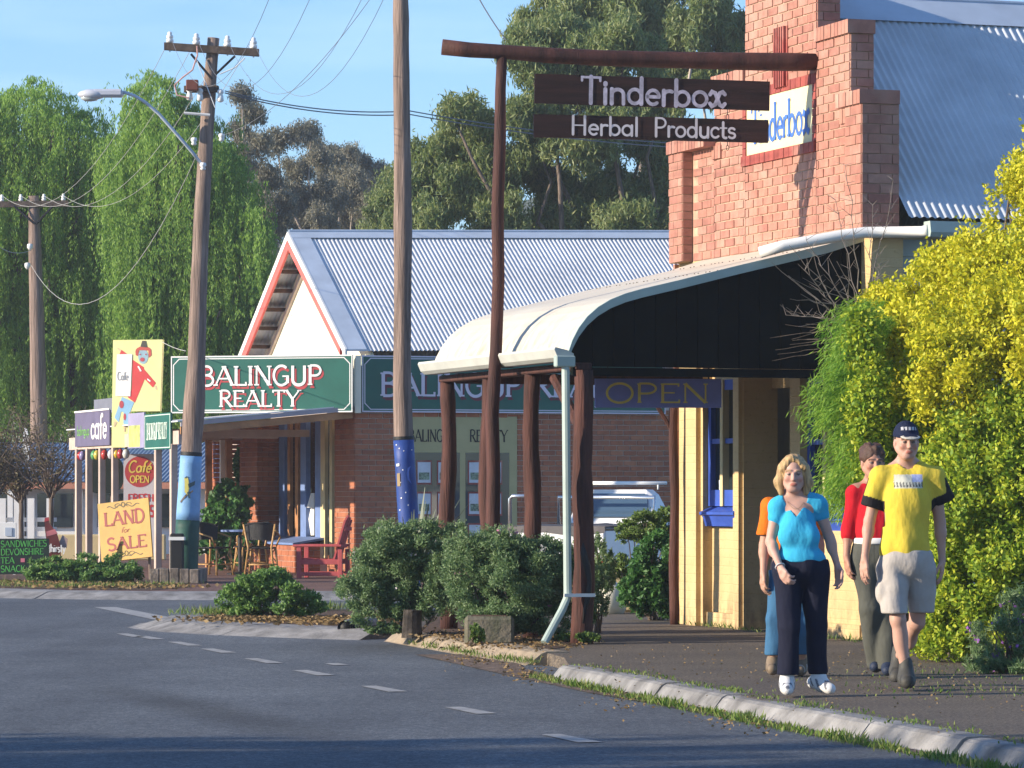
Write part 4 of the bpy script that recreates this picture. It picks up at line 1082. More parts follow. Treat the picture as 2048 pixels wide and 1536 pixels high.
# roof and gable
EZr, AZr, UA, OV = 3.52, 5.84, 3.48, 0.15
b = MB()
A_ = FA(-.06, OV, EZr + .26 * (AZr - EZr) / (UA + .32)); T_ = FA(UA, OV, AZr); tt = Vector((tx, ty, 0.020))
corrugated(b, A_ + tt * .34, A_ + tt * 10.5, T_ + tt * .34, .076, .0095, 8)
Bf = FA(2 * UA + .32, OV, EZr); corrugated(b, Bf, Bf + tt * 10.5, T_, .076, .011, 4)
b.build('iron_roof', M['galv'], real, smooth=True)
b = MB()
up_ = (T_ - A_)
b.add([A_, A_ + tt * .34, T_ + tt * .34, T_, A_ + Vector((0, 0, .03)), A_ + tt * .34 + Vector((0, 0, .03)), T_ + tt * .34 + Vector((0, 0, .03)), T_ + Vector((0, 0, .03))], [(3, 2, 1, 0), (4, 5, 6, 7), (0, 1, 5, 4), (1, 2, 6, 5), (2, 3, 7, 6), (3, 0, 4, 7)])
b.build('verge_flashing', M['ridge'], real)
b = MB(); rz = Vector((0, 0, 1))
pn = up_.normalized()
b.add([T_ + rz * .05, T_ + tt * 10.5 + rz * .05, T_ + tt * 10.5 - pn * .22 + rz * .035, T_ - pn * .22 + rz * .035], [(0, 1, 2, 3)]); b.tube([T_ + rz * .05, T_ + tt * 10.5 + rz * .05], .025)
b.build('ridge_cap', M['ridge'], real)
def barge(side, o0, o1, m, nm, n0, n1):
    ue = -.32 if side < 0 else 2 * UA + .32
    q = MB(); sl = Vector((UA - ue, AZr - EZr)); sl.normalize(); nn = Vector((-sl.y, sl.x)) if side < 0 else Vector((sl.y, -sl.x))
    if nn.y > 0: nn = -nn
    us = -.06 if o1 < .1 else .30; E0 = Vector((ue, EZr)) if side > 0 else Vector((us, EZr + (us + .32) * (AZr - EZr) / (UA + .32))); E1 = Vector((UA, AZr))
    v0 = o0 / abs(nn.y); v1 = o1 / abs(nn.y)
    poly = [(E0.x, E0.y - v0), (E1.x, E1.y - v0), (E1.x, E1.y - v1), (E0.x, E0.y - v1)]
    q.prism(poly, n0, n1, lambda p, z, t: FA(p, t, z)); q.build(nm, m, real)
for s in (-1, 1):
    barge(s, -.03, .085, M['white'], 'verge_trim', OV - .01, OV + .03)
    barge(s, .09, .23, M['red_trim'], 'barge_board', OV - .03, OV + .015)
barge(1, .26, .34, M['timber_fresh'], 'gable_trim', -.26, -.21)
b = MB(); b.prism([(-.02, 3.45), (2 * UA + .02, 3.45), (2 * UA + .02, EZr + .1), (UA, AZr - .12), (-.02, EZr + .1)], -.33, -.265, lambda p, q, t: FA(p, t, q)); b.build('gable_wall', M['cream_pale'], real)
mb_rust = mat('rusty_dark_timber', (0.10, 0.055, 0.035), .9, .3, 8)
for i in range(7):
    bt = MB()
    f0 = (i + .55) / 7.5; uu = UA + (UA + .3) * f0; zz = AZr + (EZr - AZr) * f0
    bt.box(uu - .13, uu + .10, -.255, OV - .035, zz - .16, zz - .10, FA); bt.build('roof_batten', mb_rust, real)
# awning over the footpath
NA = 2.95
b = MB(); b.prism([(0.0, 2.80), (NA + .05, 2.52), (NA + .05, 2.50), (0.0, 2.78)], -.05, 8.4, lambda p, q, t: FA(t, p, q)); b.build('awning_roof', M['galv'], real)
b = MB(); b.prism([(0.05, 2.70), (NA, 2.42), (NA, 2.30), (0.05, 2.58)], -.06, -.01, lambda p, q, t: FA(t, p, q)); b.build('awning_barge', M['timber_orange'], real)
b = MB(); b.prism([(0.05, 2.775), (NA, 2.495), (NA, 2.425), (0.05, 2.705)], -.09, -.02, lambda p, q, t: FA(t, p, q)); b.build('awning_gutter', mat('lilac_grey_paint', (0.36, 0.33, 0.36), .5, .06, 3), real)
b = MB(); b.box(0, 8.3, NA - .06, NA + .02, 2.14, 2.36, FA)
for u in (2.0, 4.0, 6.0, 8.0): b.box(u, u + .06, .2, NA - .08, 2.30, 2.42, FA)
b.build('awning_beam', M['timber_fresh'], real)
for px in (157, 178, 204, 230, 316, 347):
    u = u_on(FA, px, NA); q = MB(); q.bbox(u - .055, u + .055, NA - .055, NA + .055, 0, 2.15, FA, .008); q.build('awning_post', M['timber_fresh'], real)
for px, m_, nm in ((458, M['timber_orange'], 'porch_post'), (447, M['white'], 'porch_post'), (418, M['timber_orange'], 'porch_post')):
    u = u_on(FA, px, .6); q = MB(); q.box(u - .05, u + .05, .55, .66, 0, 2.5, FA); q.build(nm, m_, real)
b = MB(); u = u_on(FA, 498, -.28); b.box(u - .35, u + .25, -.29, -.27, 1.95, 2.2, FA); b.build('wall_notice', mat('green_notice', (0.03, 0.22, 0.15), .6, .05, 3), real)

# ------------------------------------------------------------------ signs of the realty and the cafe
def sign_frame(px_left, px_right, Yr, deg):
    """vertical board whose right end stands at Yr; deg turns its face towards the left"""
    r = Vector((math.cos(rad(deg)), -math.sin(rad(deg)), 0)); X1 = (px_right - 1024) / F_PX * Yr
    k = (px_left - 1024) / F_PX
    L = (X1 - k * Yr) / (r.x + k * (-r.y)) if False else (X1 - k * Yr) / (r.x - k * r.y)
    A = Vector((X1, Yr, 0)) - r * L
    return Frame(A, (r.x, r.y), (r.y, -r.x)), L
def zz(py, Y): return EYE - (py - HORIZON) * Y / F_PX
def green_sign(label, fr, L, z0, z1, shade, lit, rows, corner=True):
    t = thing('shop_sign', label, 'sign', fr(0, 0, z0))
    b = MB(); b.bbox(0, L, -.05, 0, z0, z1, fr, .005); b.build('board', M['green_sign'], t)
    b = MB(); e, w_ = .045, .016                       # white line with notched corners
    c = .10
    pts = [(e + c, e), (L - e - c, e), (L - e, e + c), (L - e, z1 - z0 - e - c), (L - e - c, z1 - z0 - e), (e + c, z1 - z0 - e), (e, z1 - z0 - e - c), (e, e + c), (e + c, e)]
    _ribbon(b, pts, w_, lambda p, q, l: fr(p, l, z0 + q), .003, False)
    for a0, a1, c0, c1 in ((0, L, -.002, .02), (0, L, z1 - z0 - .02, z1 - z0 + .002)): b.box(a0, a1, -.001, .004, z0 + c0, z0 + c1, fr)
    for a0, a1 in ((0, .018), (L - .018, L)): b.box(a0, a1, -.001, .0045, z0 + .02, z1 - .02, fr)
    b.build('border', lit, t)
    for text, uu, zq, h, w in rows:
        b, s = MB(), MB()
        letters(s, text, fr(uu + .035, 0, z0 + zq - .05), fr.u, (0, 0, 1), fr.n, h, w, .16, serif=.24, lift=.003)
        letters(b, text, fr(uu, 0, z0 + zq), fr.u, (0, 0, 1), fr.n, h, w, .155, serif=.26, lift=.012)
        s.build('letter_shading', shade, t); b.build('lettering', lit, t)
    return t
fs, L = sign_frame(342, 705, 61.45, 15)
k = L / 363.0
green_sign('sunlit green sign reading Balingup Realty over the footpath awning end', fs, L, zz(824.5, 61.6), zz(710, 61.6), M['sign_red'], M['sign_white'],
           [('BALINGUP', 58 * k, .925 * (1 - 58 / 113), .925 * 39 / 113, 245 * k), ('REALTY', 97 * k, .925 * (1 - 101 / 113), .925 * 33 / 113, 162 * k)])
b = MB(); c_ = FB(0.02, .10, 0); 
cp = thing('sign_corner_board', 'narrow cream upright board between the two green realty signs', 'board', (c_.x, c_.y, 2.62))
b.bbox(-.03, .075, .06, .14, 2.66, 3.61, FB, .006); b.build('board', M['cream_pale'], cp)
FB2 = Frame(FB(.11, .07, 0), (tx, ty), (ty, -tx)); L2 = 5.3
green_sign('shaded green sign reading Balingup Realty along the brick side wall', FB2, L2, zz(824, 61.7), zz(711, 61.7), mat('shade_darkened_red', (0.16, 0.035, 0.05), .6), mat('shade_tinted_white', (0.66, 0.62, 0.70), .6, .03, 3),  # same red and white as the sunlit sign, with shade mixed into the colours
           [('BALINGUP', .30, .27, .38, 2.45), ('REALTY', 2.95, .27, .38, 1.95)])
# boards on the awning fascia
def fascia(px0, px1, y0, y1):
    ua, ub = u_on(FA, px1, NA + .06), u_on(FA, px0, NA + .06)
    Yq = FA((ua + ub) / 2, NA + .06, 0).y
    return ua, ub, zz(y1, Yq), zz(y0, Yq)
ua, ub, z0, z1 = fascia(289, 341, 827, 899)
t = thing('fascia_sign', 'small green Balingup Realty sign on the awning edge, seen at a slant', 'sign', FA(ua, NA + .06, z0))
b = MB(); b.box(ua, ub, NA + .03, NA + .06, z0, z1, FA); b.build('board', M['green_sign'], t)
Ff = Frame(FA(ub, NA + .06, 0), -FA.u, FA.n); L = ub - ua
b = MB(); letters(b, 'BALINGUP REALTY', Ff(L * .10, 0, z0 + .17), Ff.u, (0, 0, 1), Ff.n, .27, L * .78, .12, serif=.2)
for a0, a1, c0, c1 in ((.02, L - .02, .02, .035), (.02, L - .02, z1 - z0 - .035, z1 - z0 - .02), (.02, .05, .035, z1 - z0 - .035), (L - .05, L - .02, .035, z1 - z0 - .035)): b.box(a0, a1, 0, .004, z0 + c0, z0 + c1, Ff)
b.build('lettering', mat('pale_green_lettering', (0.55, 0.66, 0.58), .6, .04, 5), t)
ua, ub, z0, z1 = fascia(256, 288, 826, 896)
t = thing('fascia_sign', 'faded yellow green advertising panel on the awning edge behind the scarecrow board', 'sign', FA(ua, NA + .06, z0))
b = MB(); b.box(ua, ub, NA + .03, NA + .058, z0, z1, FA); b.build('board', mat('lilac_panel', (0.30, 0.28, 0.42), .6, .08, 3), t)
b = MB(); b.box(ua + .3, ub - .05, NA + .058, NA + .062, z0 + .02, z0 + (z1 - z0) * .65, FA); b.build('print', mat('yellow_green_print', (0.50, 0.55, 0.16), .6, .25, 5), t)
ua, ub, z0, z1 = fascia(150, 219, 823, 892)
t = thing('cafe_sign', 'purple grey cafe sign with white lettering on the far awning edge', 'sign', FA(ua, NA + .06, z0))
b = MB(); b.box(ua, ub, NA + .03, NA + .06, z0, z1, FA); b.build('board', mat('purple_grey_board', (0.13, 0.115, 0.19), .6, .1, 3), t)
Ff = Frame(FA(ub, NA + .06, 0), -FA.u, FA.n); L = ub - ua
b = MB(); letters(b, 'cafe', Ff(L * .47, 0, z0 + .14), Ff.u, (0, 0, 1), Ff.n, .42, L * .47, .17, rounded=True); b.build('lettering', M['sign_white'], t)
b = MB()
letters(b, 'balingup', Ff(L * .07, 0, z0 + .2), Ff.u, (0, 0, 1), Ff.n, .18, L * .36, .14); b.build('green_script', mat('green_script_paint', (0.16, 0.40, 0.08), .6), t)
b = MB(); b.box(ua, ub, NA + .02, NA + .075, z1, z1 + .03, FA); b.build('sign_rail', M['white'], t)
ua2, ub2, z02, z12 = fascia(152, 214, 796, 823)
b = MB(); b.box(ua2, ub2, NA - .3, NA - .27, z02 - .02, z12, FA)
t = thing('blank_board', 'blank grey board standing above the cafe sign', 'board', FA(ua2, NA - .3, z02)); b.build('board', mat('blue_grey_board', (0.16, 0.17, 0.21), .7, .08, 3), t)
# scarecrow board
fs, L = sign_frame(223, 325, 64.2, 14)
z0, z1 = zz(895, 64.4), zz(680, 64.4)
t = thing('scarecrow_board', 'tall pale yellow cafe board painted with a scarecrow in a red jumper', 'sign', fs(0, 0, z0))
b = MB(); b.prism([(0.0, z0), (.36 * L, z0), (.36 * L, z0 + .62), (.95 * L, z0 + .62), (L, z1), (.03 * L, z1)], -.09, 0, lambda p, q, k_: fs(p, k_, q)); b.build('board', mat('pale_yellow_board', (0.78, 0.74, 0.33), .6, .05, 2), t)
Hh = z1 - z0
def S(px, py, l): return fs((px - 460) / 628.0 * L, l, z1 - (py - 118) / 1262.0 * Hh)       # crop pixels to board
def shape(nm, m, polys, lift):
    q = MB()
    for i, pl in enumerate(polys): q.add([S(x, y, lift + .0008 * i) for x, y in pl], [tuple(range(len(pl)))])
    return q.build(nm, m, t)
def oval(cx, cy, rx, ry, n=18): return [(cx + rx * math.cos(2 * math.pi * i / n), cy + ry * math.sin(2 * math.pi * i / n)) for i in range(n)]
shape('painted_jumper', mat('painted_red', (0.60, 0.06, 0.06), .6, .05, 6), [[(720, 350), (860, 440), (870, 580), (750, 855), (660, 790), (710, 700)], [(850, 450), (1008, 625), (970, 680), (830, 540)], [(585, 235), (720, 330), (690, 400), (560, 280)]], .003)
shape('painted_trousers', mat('painted_light_blue', (0.26, 0.48, 0.66), .6, .05, 6), [[(590, 785), (740, 850), (690, 970), (580, 960), (550, 1085), (497, 1030)], [(610, 950), (680, 960), (668, 1112), (608, 1105)]], .004)
shape('painted_face', mat('painted_blue_grey', (0.30, 0.45, 0.52), .6, .1, 9), [oval(852, 315, 62, 88)], .004)
shape('painted_hat_brim', mat('painted_dull_red', (0.50, 0.09, 0.07), .6, .05, 6), [oval(855, 255, 100, 62)[9:] + [(955, 300), (920, 330), (915, 245), (800, 240), (790, 310), (760, 300)][::1]], .006)
shape('painted_hat', mat('painted_dark_grey', (0.07, 0.065, 0.055), .6, .1, 6), [[(840, 130), (885, 130), (903, 210), (818, 200)]], .0075)
shape('painted_patch', mat('painted_patch_red', (0.5, 0.08, 0.10), .6), [oval(585, 875, 28, 45), oval(625, 1020, 16, 40), oval(842, 350, 28, 24), oval(815, 290, 10, 8), oval(885, 290, 10, 8)], .0075)
shape('painted_straw', mat('painted_straw', (0.62, 0.50, 0.30), .6), [[(530, 215), (545, 210), (600, 245), (580, 265)], [(985, 660), (1015, 655), (1025, 715), (1000, 700)], [(500, 1070), (530, 1085), (500, 1140), (485, 1130)], [(610, 1115), (640, 1115), (630, 1195), (615, 1195)]], .003)
shape('collar_paint', M['white'], [[(780, 430), (800, 425), (835, 485), (815, 490)], [(905, 570), (945, 600), (938, 615), (900, 588)]], .009)
shape('menu_panel', M['white'], [[(530, 285), (718, 285), (695, 780), (510, 775)]], .011)
b = MB(); letters(b, 'Cafe', S(535, 590, .012), fs.u, (0, 0, 1), fs.n, .14, .2, .10); 
b.build('lettering', mat('grey_script', (0.30, 0.31, 0.32), .7), t)
# coloured bulbs along the fascia
for i, (px, cc, nm) in enumerate([(160, (.45, .03, .03), 'red festoon bulb beside the farthest awning post'), (165, (.25, .22, .40), 'violet festoon bulb under the far end of the cafe sign'), (178, (.45, .04, .03), 'red festoon bulb in front of the second farthest awning post'), (188, (.10, .32, .12), 'green festoon bulb under the cafe sign'), (194, (.55, .45, .08), 'yellow festoon bulb next to the green one'), (209, (.45, .05, .04), 'red festoon bulb under the end of the cafe lettering'), (222, (.5, .5, .55), 'grey white festoon bulb under the scarecrow board edge'), (233, (.60, .42, .05), 'orange festoon bulb under the scarecrow board'), (241, (.40, .05, .06), 'dark red festoon bulb next to the orange one'), (252, (.55, .55, .5), 'cream festoon bulb under the yellow green panel')]):
    u = u_on(FA, px, NA - .02); bl = thing('festoon_bulb', nm, 'bulb', FA(u, NA - .02, 2.0), 'festoon bulbs under the awning edge')
    MB().lathe([(.012, .02), (.05, -.02), (.066, -.08), (.045, -.14), (.01, -.16)], FA(u, NA - .02, 2.10), 10).build('bulb_glass', mat('bulb_%d' % i, cc, .2, .05), bl, smooth=True)
    MB().lathe([(.02, 0), (.02, .06)], FA(u, NA - .02, 2.11), 8).build('bulb_cap', M['black'], bl)
# cafe banner
fs, L = sign_frame(247, 312, 65.5, 4); z0, z1 = zz(1112, 65.5), zz(908, 65.5)
t = thing('cafe_banner', 'white cafe banner with a red oval and fresh rolls lettering behind the posts', 'banner', fs(0, 0, z0))
b = MB(); b.box(0, L, -.01, 0, z0, z1, fs); b.build('cloth', mat('banner_cloth', (0.52, 0.50, 0.55), .7, .05, 3), t)
b = MB(); cx_, cz_ = L * .5, z1 - .31; b.add([fs(cx_ + L * .46 * math.cos(a), .004, cz_ + .27 * math.sin(a)) for a in [2 * math.pi * i / 28 for i in range(28)]], [tuple(range(28))]); b.build('red_oval', M['sign_red'], t)
b = MB(); letters(b, 'Café', fs(L * .13, 0, cz_ - .01), fs.u, (0, 0, 1), fs.n, .2, L * .72, .16, slant=.2, lift=.008); letters(b, 'OPEN', fs(L * .2, 0, cz_ - .19), fs.u, (0, 0, 1), fs.n, .12, L * .6, .2, lift=.008); b.build('yellow_lettering', mat('yellow_print', (0.70, 0.52, 0.10), .6), t)
b = MB(); letters(b, 'FRESH', fs(L * .14, 0, z1 - .83), fs.u, (0, 0, 1), fs.n, .13, L * .8, .22); letters(b, 'ROLLS', fs(L * .10, 0, z1 - 1.09), fs.u, (0, 0, 1), fs.n, .19, L * .85, .24); b.build('red_lettering', mat('red_print', (0.52, 0.04, 0.05), .6), t)
# dark oval board among the posts
fs, L = sign_frame(170, 246, 69, 0)
t = thing('round_board', 'big dark rounded board leaning behind the awning posts', 'board', fs(L / 2, 0, .7))
b = MB(); b.prism([(L / 2 + L * .52 * math.copysign(abs(math.cos(a)) ** .7, math.cos(a)), 1.70 + .36 * math.copysign(abs(math.sin(a)) ** .7, math.sin(a))) for a in [2 * math.pi * i / 24 for i in range(24)]], -.04, 0, lambda p, q, k_: fs(p, k_, q)); b.build('board', mat('dark_green_black_paint', (0.012, 0.022, 0.018), .6), t)
b = MB(); b.tube([fs(L * .4, -.06, 0), fs(L * .4, -.06, 1.6)], .03); b.tube([fs(L * .7, -.06, 0), fs(L * .7, -.06, 1.6)], .03); b.build('leg', M['timber_grey'], t)
# LAND for SALE
c4 = [W(203, 1125, 58.4), W(305, 1113, 58.0), W(300, 998, 58.3), W(195, 1008, 58.7)]
A, B_, D_ = c4[0], c4[1], c4[3]
t = thing('land_sale_sign', 'tilted mustard yellow board reading Land for Sale in dark red', 'sign', (A.x + .4, A.y, 0))
r = (B_ - A); L = r.length; r.normalize(); up = (D_ - A); H = up.length; up.normalize(); nrm = r.cross(up); nrm = nrm if nrm.y < 0 else -nrm
def LS(p, q, k_): return A + r * p + up * q + nrm * k_
b = MB(); b.prism([(0, 0), (L, 0), (L, H), (0, H)], -.03, 0, LS); b.build('board', mat('mustard_paint', (0.47, 0.26, 0.028), .55, .10, 3), t)
b = MB()
letters(b, 'LAND', LS(.10, H * .60, 0), r, up, nrm, H * .23, L * .80, .19, serif=.24); letters(b, 'SALE', LS(.12, H * .18, 0), r, up, nrm, H * .21, L * .78, .19, serif=.24)
letters(b, 'for', LS(L * .42, H * .46, 0), r, up, nrm, H * .09, L * .17, .11, slant=.35)
b.build('lettering', mat('dark_red_print', (0.27, 0.035, 0.03), .6, .05, 4), t)
b = MB()
for zc, sg in ((.91, 1), (.08, -1)):
    for s in (-1, 1):
        _ribbon(b, [(L * .5 + s * (.02 + .27 * q), H * zc + .02 * math.sin(q * 9) * sg) for q in [i / 14 for i in range(15)]], .014, LS, .004, True)
        _ribbon(b, [(L * .5 + s * .10 + .05 * math.cos(a), H * zc + .02 + .03 * math.sin(a)) for a in [i * .5 for i in range(10)]], .010, LS, .0048, True)
    _ribbon(b, [(L * .5 + .03 * math.cos(a), H * zc + .025 + .04 * math.sin(a)) for a in [i * .5 for i in range(13)]], .012, LS, .0055, True)
b.build('scroll_ornament', mat('olive_black_print', (0.07, 0.06, 0.02), .6), t)
b = MB()
for p in (.08, L - .06): q0 = LS(p, H * .6, -.05); b.tube([q0, Vector((q0.x + .03, q0.y, 0))], .022, 6)
b.build('stake', M['timber_grey'], t)
# SANDWICHES board
c0, c1 = W(-40, 1150, 57.0), W(98, 1147, 57.0); t = thing('menu_board', 'black menu board with green lettering for sandwiches at the left edge', 'sign', (c0.x + .5, c0.y, 0))
r = (c1 - c0); L = r.length; r.normalize(); up = Vector((0, 0, 1)); nrm = Vector((r.y, -r.x, 0)).normalized(); H = (1150 - 1080) * 57.0 / F_PX
def SB(p, q, k_): return c0 + r * p + up * q + nrm * k_
b = MB(); b.prism([(0, 0), (L, 0), (L, H), (0, H + .02)], -.03, 0, SB); b.build('board', mat('blackboard_green', (0.010, 0.026, 0.020), .7, .2, 6), t)
b = MB()
for txt, q, w in (('SANDWICHES', .78, L * .67), ('DEVONSHIRE', .55, L * .62), ('TEA', .31, L * .2), ('SNACK', .07, L * .36)):
    letters(b, txt, SB(L * .30, H * q, 0), r, up, nrm, H * .18, w, .15)
b.build('lettering', mat('chalk_green_paint', (0.09, 0.40, 0.08), .6), t)
b = MB(); b.box(0, .03, 0, .012, 0, .1, Frame(SB(L * .60, H * .35, 0) - Vector((0, 0, 0)), r)); 
_p = SB(L * .62, H * .36, 0); b = MB(); b.add([SB(L * .59, H * .34, .005), SB(L * .65, H * .34, .005), SB(L * .65, H * .45, .005), SB(L * .59, H * .45, .005)], [(0, 1, 2, 3)]); b.build('pink_mark', mat('pink_paint', (0.55, 0.16, 0.22), .6), t)
b = MB()
for p in (L * .35, L - .05): q0 = SB(p, 0, -.02); b.box(q0.x - .02, q0.x + .02, q0.y - .02, q0.y + .02, 0, q0.z)
b.build('leg', M['timber_grey'], t)
# bottle-shaped drink board
t = thing('drink_board', 'brown bottle shaped cut-out drink board behind the shrubs', 'sign', W(112, 1110, 58.0))
def BT(px, py, k_): return W(px, py, 58.0) + Vector((0, -k_, 0))
b = MB(); b.prism([(90, 1037), (97, 1034), (99, 1046), (114, 1066), (121, 1090), (122, 1112), (98, 1112), (93, 1080), (90, 1056)], 0, .03, lambda p, q, k_: BT(p, q, k_)); b.build('board', mat('cola_brown_print', (0.15, 0.035, 0.03), .4), t)
b = MB(); b.add([BT(93, 1063, .034), BT(110, 1058, .034), BT(116, 1067, .034), BT(94, 1073, .034)], [(0, 1, 2, 3)]); b.build('bottle_label', mat('pink_label', (0.50, 0.16, 0.17), .5), t)
b = MB(); b.add([BT(89, 1044, .034), BT(99, 1041, .034), BT(98, 1034, .034), BT(90, 1036, .034)], [(0, 1, 2, 3)]); b.build('bottle_cap', M['sign_red'], t)
b = MB(); b.prism([(100, 1098), (133, 1096), (135, 1078), (125, 1070), (118, 1085), (104, 1092)], -.02, 0, BT); b.build('hand_print', mat('hand_print', (0.42, 0.30, 0.28), .6), t)
b = MB(); letters(b, 'thirsty', BT(97, 1104, .04), (1, 0, 0), (0, 0, 1), (0, -1, 0), .13, .27, .16); b.build('lettering', M['white'], t)
# ------------------------------------------------------------------ poles, wires and the street lamp
def pole(label, pts, Y, radii, paint, name='power_pole'):
    P = [W(x, y, Y) for x, y in pts]; P[0].z = 0.0
    t = thing(name, label, 'pole', P[0])
    # finer, knotty
    Q, rr = [], []
    for i in range(len(P) - 1):
        for j in range(4):
            f = j / 4; Q.append(P[i].lerp(P[i + 1], f)); rr.append(radii[i] + (radii[i + 1] - radii[i]) * f + random.uniform(-.004, .004))
    Q.append(P[-1]); rr.append(radii[-1])
    MB().tube(Q, rr, 14).build('shaft', M['timber_grey'], t, smooth=True)
    def rad_at(z):
        for a, b_, ra, rb in zip(Q, Q[1:], rr, rr[1:]):
            if a.z <= z <= b_.z: f = (z - a.z) / max(1e-6, b_.z - a.z); return a.lerp(b_, f), ra + (rb - ra) * f
        return Q[-1], rr[-1]
    for nm, ya, yb, m in paint:
        za, zb = max(0.0, EYE - (ya - HORIZON) * Y / F_PX), EYE - (yb - HORIZON) * Y / F_PX
        c = [rad_at(za + (zb - za) * i / 8) for i in range(9)]
        MB().tube([q[0] for q in c], [q[1] + .008 for q in c], 16).build(nm, m, t, smooth=True)
    return t, rad_at
M['pole_sky'] = mat('sky_blue_pole_paint', (0.20, 0.40, 0.66), .6, .12, 3)
M['pole_green'] = mat('dark_green_pole_paint', (0.020, 0.085, 0.065), .65, .25, 3)
M['pole_blue'] = mat('night_blue_pole_paint', (0.018, 0.055, 0.24), .55, .15, 3)
p1, r1 = pole('nearer power pole with crossarm and street lamp, painted pale blue and green at its foot',
    [(370, 1165), (377, 1010), (384, 880), (389, 800), (393, 720), (398, 560), (404, 420), (411, 300), (418, 190), (427, 76)], 56.4,
    [.185, .165, .155, .165, .135, .125, .118, .108, .100, .090], [('green_paint', 1165, 1040, M['pole_green']), ('sky_paint', 1040, 912, M['pole_sky']), ('dark_ring', 912, 904, M['black'])])
def on_pole(ra, px, py, Y, d=.012):
    c, r_ = ra(EYE - (py - HORIZON) * Y / F_PX)
    x = (px - 1024) * Y / F_PX; dx = max(-r_ * .98, min(r_ * .98, x - c.x))
    return Vector((c.x + dx, c.y - math.sqrt(max(0, (r_ + d) ** 2 - dx * dx)), EYE - (py - HORIZON) * Y / F_PX))
def decal(nm, m, polys, ra, Y, par, d=.012):
    q = MB()
    for pl in polys: q.add([on_pole(ra, x, y, Y, d) for x, y in pl], [tuple(range(len(pl)))])
    return q.build(nm, m, par)
decal('painted_bird', mat('bird_yellow', (0.55, 0.50, 0.12), .6), [[(371, 962), (379, 960), (381, 975), (377, 990), (371, 984)], [(370, 956), (377, 953), (379, 961), (371, 963)]], r1, 56.4, p1, .014)
decal('painted_bird_dark', mat('bird_dark', (0.05, 0.10, 0.12), .6), [[(378, 968), (392, 962), (391, 970), (380, 976)], [(376, 985), (381, 982), (383, 997), (379, 996)], [(371, 955), (376, 952), (378, 955), (372, 957)]], r1, 56.4, p1, .017)
decal('painted_branch', mat('branch_brown', (0.16, 0.13, 0.10), .7), [[(362, 1002), (372, 990), (388, 980), (388, 983), (373, 994), (363, 1006)]], r1, 56.4, p1, .016)
def crossarm(par, x0, y0, x1, y1, Y, ins, th=.11):
    a, c = W(x0, y0, Y), W(x1, y1, Y); d = (c - a).normalized(); fr_ = Frame((a.x, a.y, 0), (1, 0)); L = (c - a).length
    b = MB(); b.prism([(0, 0), (L, 0), (L, -th), (0, -th)], -.16, -.06, lambda p, q, k_: a + d * p + Vector((0, k_, q))); arm = b.build('crossarm', M['timber_arm'], par)
    for px in ins:
        q = a + d * ((px - x0) / (x1 - x0) * L) + Vector((0, -.11, 0))
        MB().lathe([(.012, -.13), (.012, .0), (.055, .01), (.058, .05), (.035, .06), (.052, .075), (.052, .11), (.03, .125), (.038, .15), (.02, .17)], q, 12).build('insulator', M['porcelain'], arm, smooth=True)
    return arm
crossarm(p1, 330, 87, 519, 100, 56.4, (341, 394, 456, 508))
b = MB()
for x0, y0, x1, y1 in ((382, 108, 424, 158), (470, 112, 430, 150)): b.tube([W(x0, y0, 56.25), W(x1, y1, 56.25)], .018, 6)
b.build('crossarm_brace', M['dark_iron'], p1)
b = MB(); b.bbox(-.42, .10, -.06, .06, -.05, .05, Frame(W(424, 178, 56.25), (1, -.1)), .01); b.build('short_arm', M['timber_arm'], p1)
b = MB(); b.bbox(-.09, .09, -.09, .02, -.08, .08, Frame(W(385, 171, 56.1), (1, 0)), .01); b.build('fuse_box', mat('rust_red_box', (0.16, 0.05, 0.035), .7), p1)
for px, py in ((379, 182), (400, 184), (441, 186)):
    MB().lathe([(.012, .06), (.045, .04), (.05, 0), (.03, -.02), (.045, -.05), (.05, -.12), (.02, -.14)], W(px, py, 56.15), 10).build('insulator', M['porcelain'], p1, smooth=True)
for px, py in ((388, 280), (443, 272), (406, 330)):
    MB().lathe([(.015, .04), (.045, .03), (.05, -.01), (.03, -.03), (.045, -.06), (.02, -.08)], W(px, py, 56.15), 10).build('insulator', M['porcelain'], p1, smooth=True)
b = MB(); b.tube([W(394, 92, 56.1), W(395, 110, 56.1), W(385, 140, 56.1), (W(365, 155, 56.1)), W(349, 170, 56.1), W(354, 190, 56.1), W(378, 196, 56.1)], .012, 6); b.build('jumper_cable', mat('pink_cable', (0.55, 0.32, 0.28), .5), p1)
b = MB(); b.tube([W(392, 117, 56.1), W(430, 215, 56.1)], .008, 5); b.tube([W(368, 226, 56.2), W(420, 230, 56.2)], .022, 6); b.tube([W(490, 116, 56.1), W(470, 135, 56.1), W(440, 148, 56.1)], .01, 5); b.build('stay', M['galv'], p1)
# lamp
lamp = thing('street_lamp', 'street lamp on a long curved grey arm bolted to the power pole', 'street lamp', W(404, 330, 56.3))
b = MB(); b.tube([W(404, 330, 56.2), W(385, 305, 56.1), W(355, 270, 56.0), W(318, 228, 55.9), W(290, 204, 55.85), (W(270, 192, 55.8)), W(250, 185, 55.8), W(228, 184, 55.8)], .026, 8); b.build('arm', M['ridge'], lamp, smooth=True)
b = MB(); b.bbox(-.72, -.27, -.1, .1, -.055, .06, Frame(W(283, 187, 55.8), (1, 0)), .03)
ys = W(0, 187, 55.8).z
vs = MB()
for_ = [(155, 12, .01), (160, 9, .07), (172, 10, .12), (188, 10, .13), (199, 9, .11), (205, 9, .09)]
vs.tube([W(x, 189, 55.8) for x, _, _ in for_], [q for _, _, q in for_], 12, True, .62)
vs.v += []; vs.build('housing', mat('lamp_grey_paint', (0.52, 0.54, 0.60), .4, .04, 3), lamp, smooth=True)
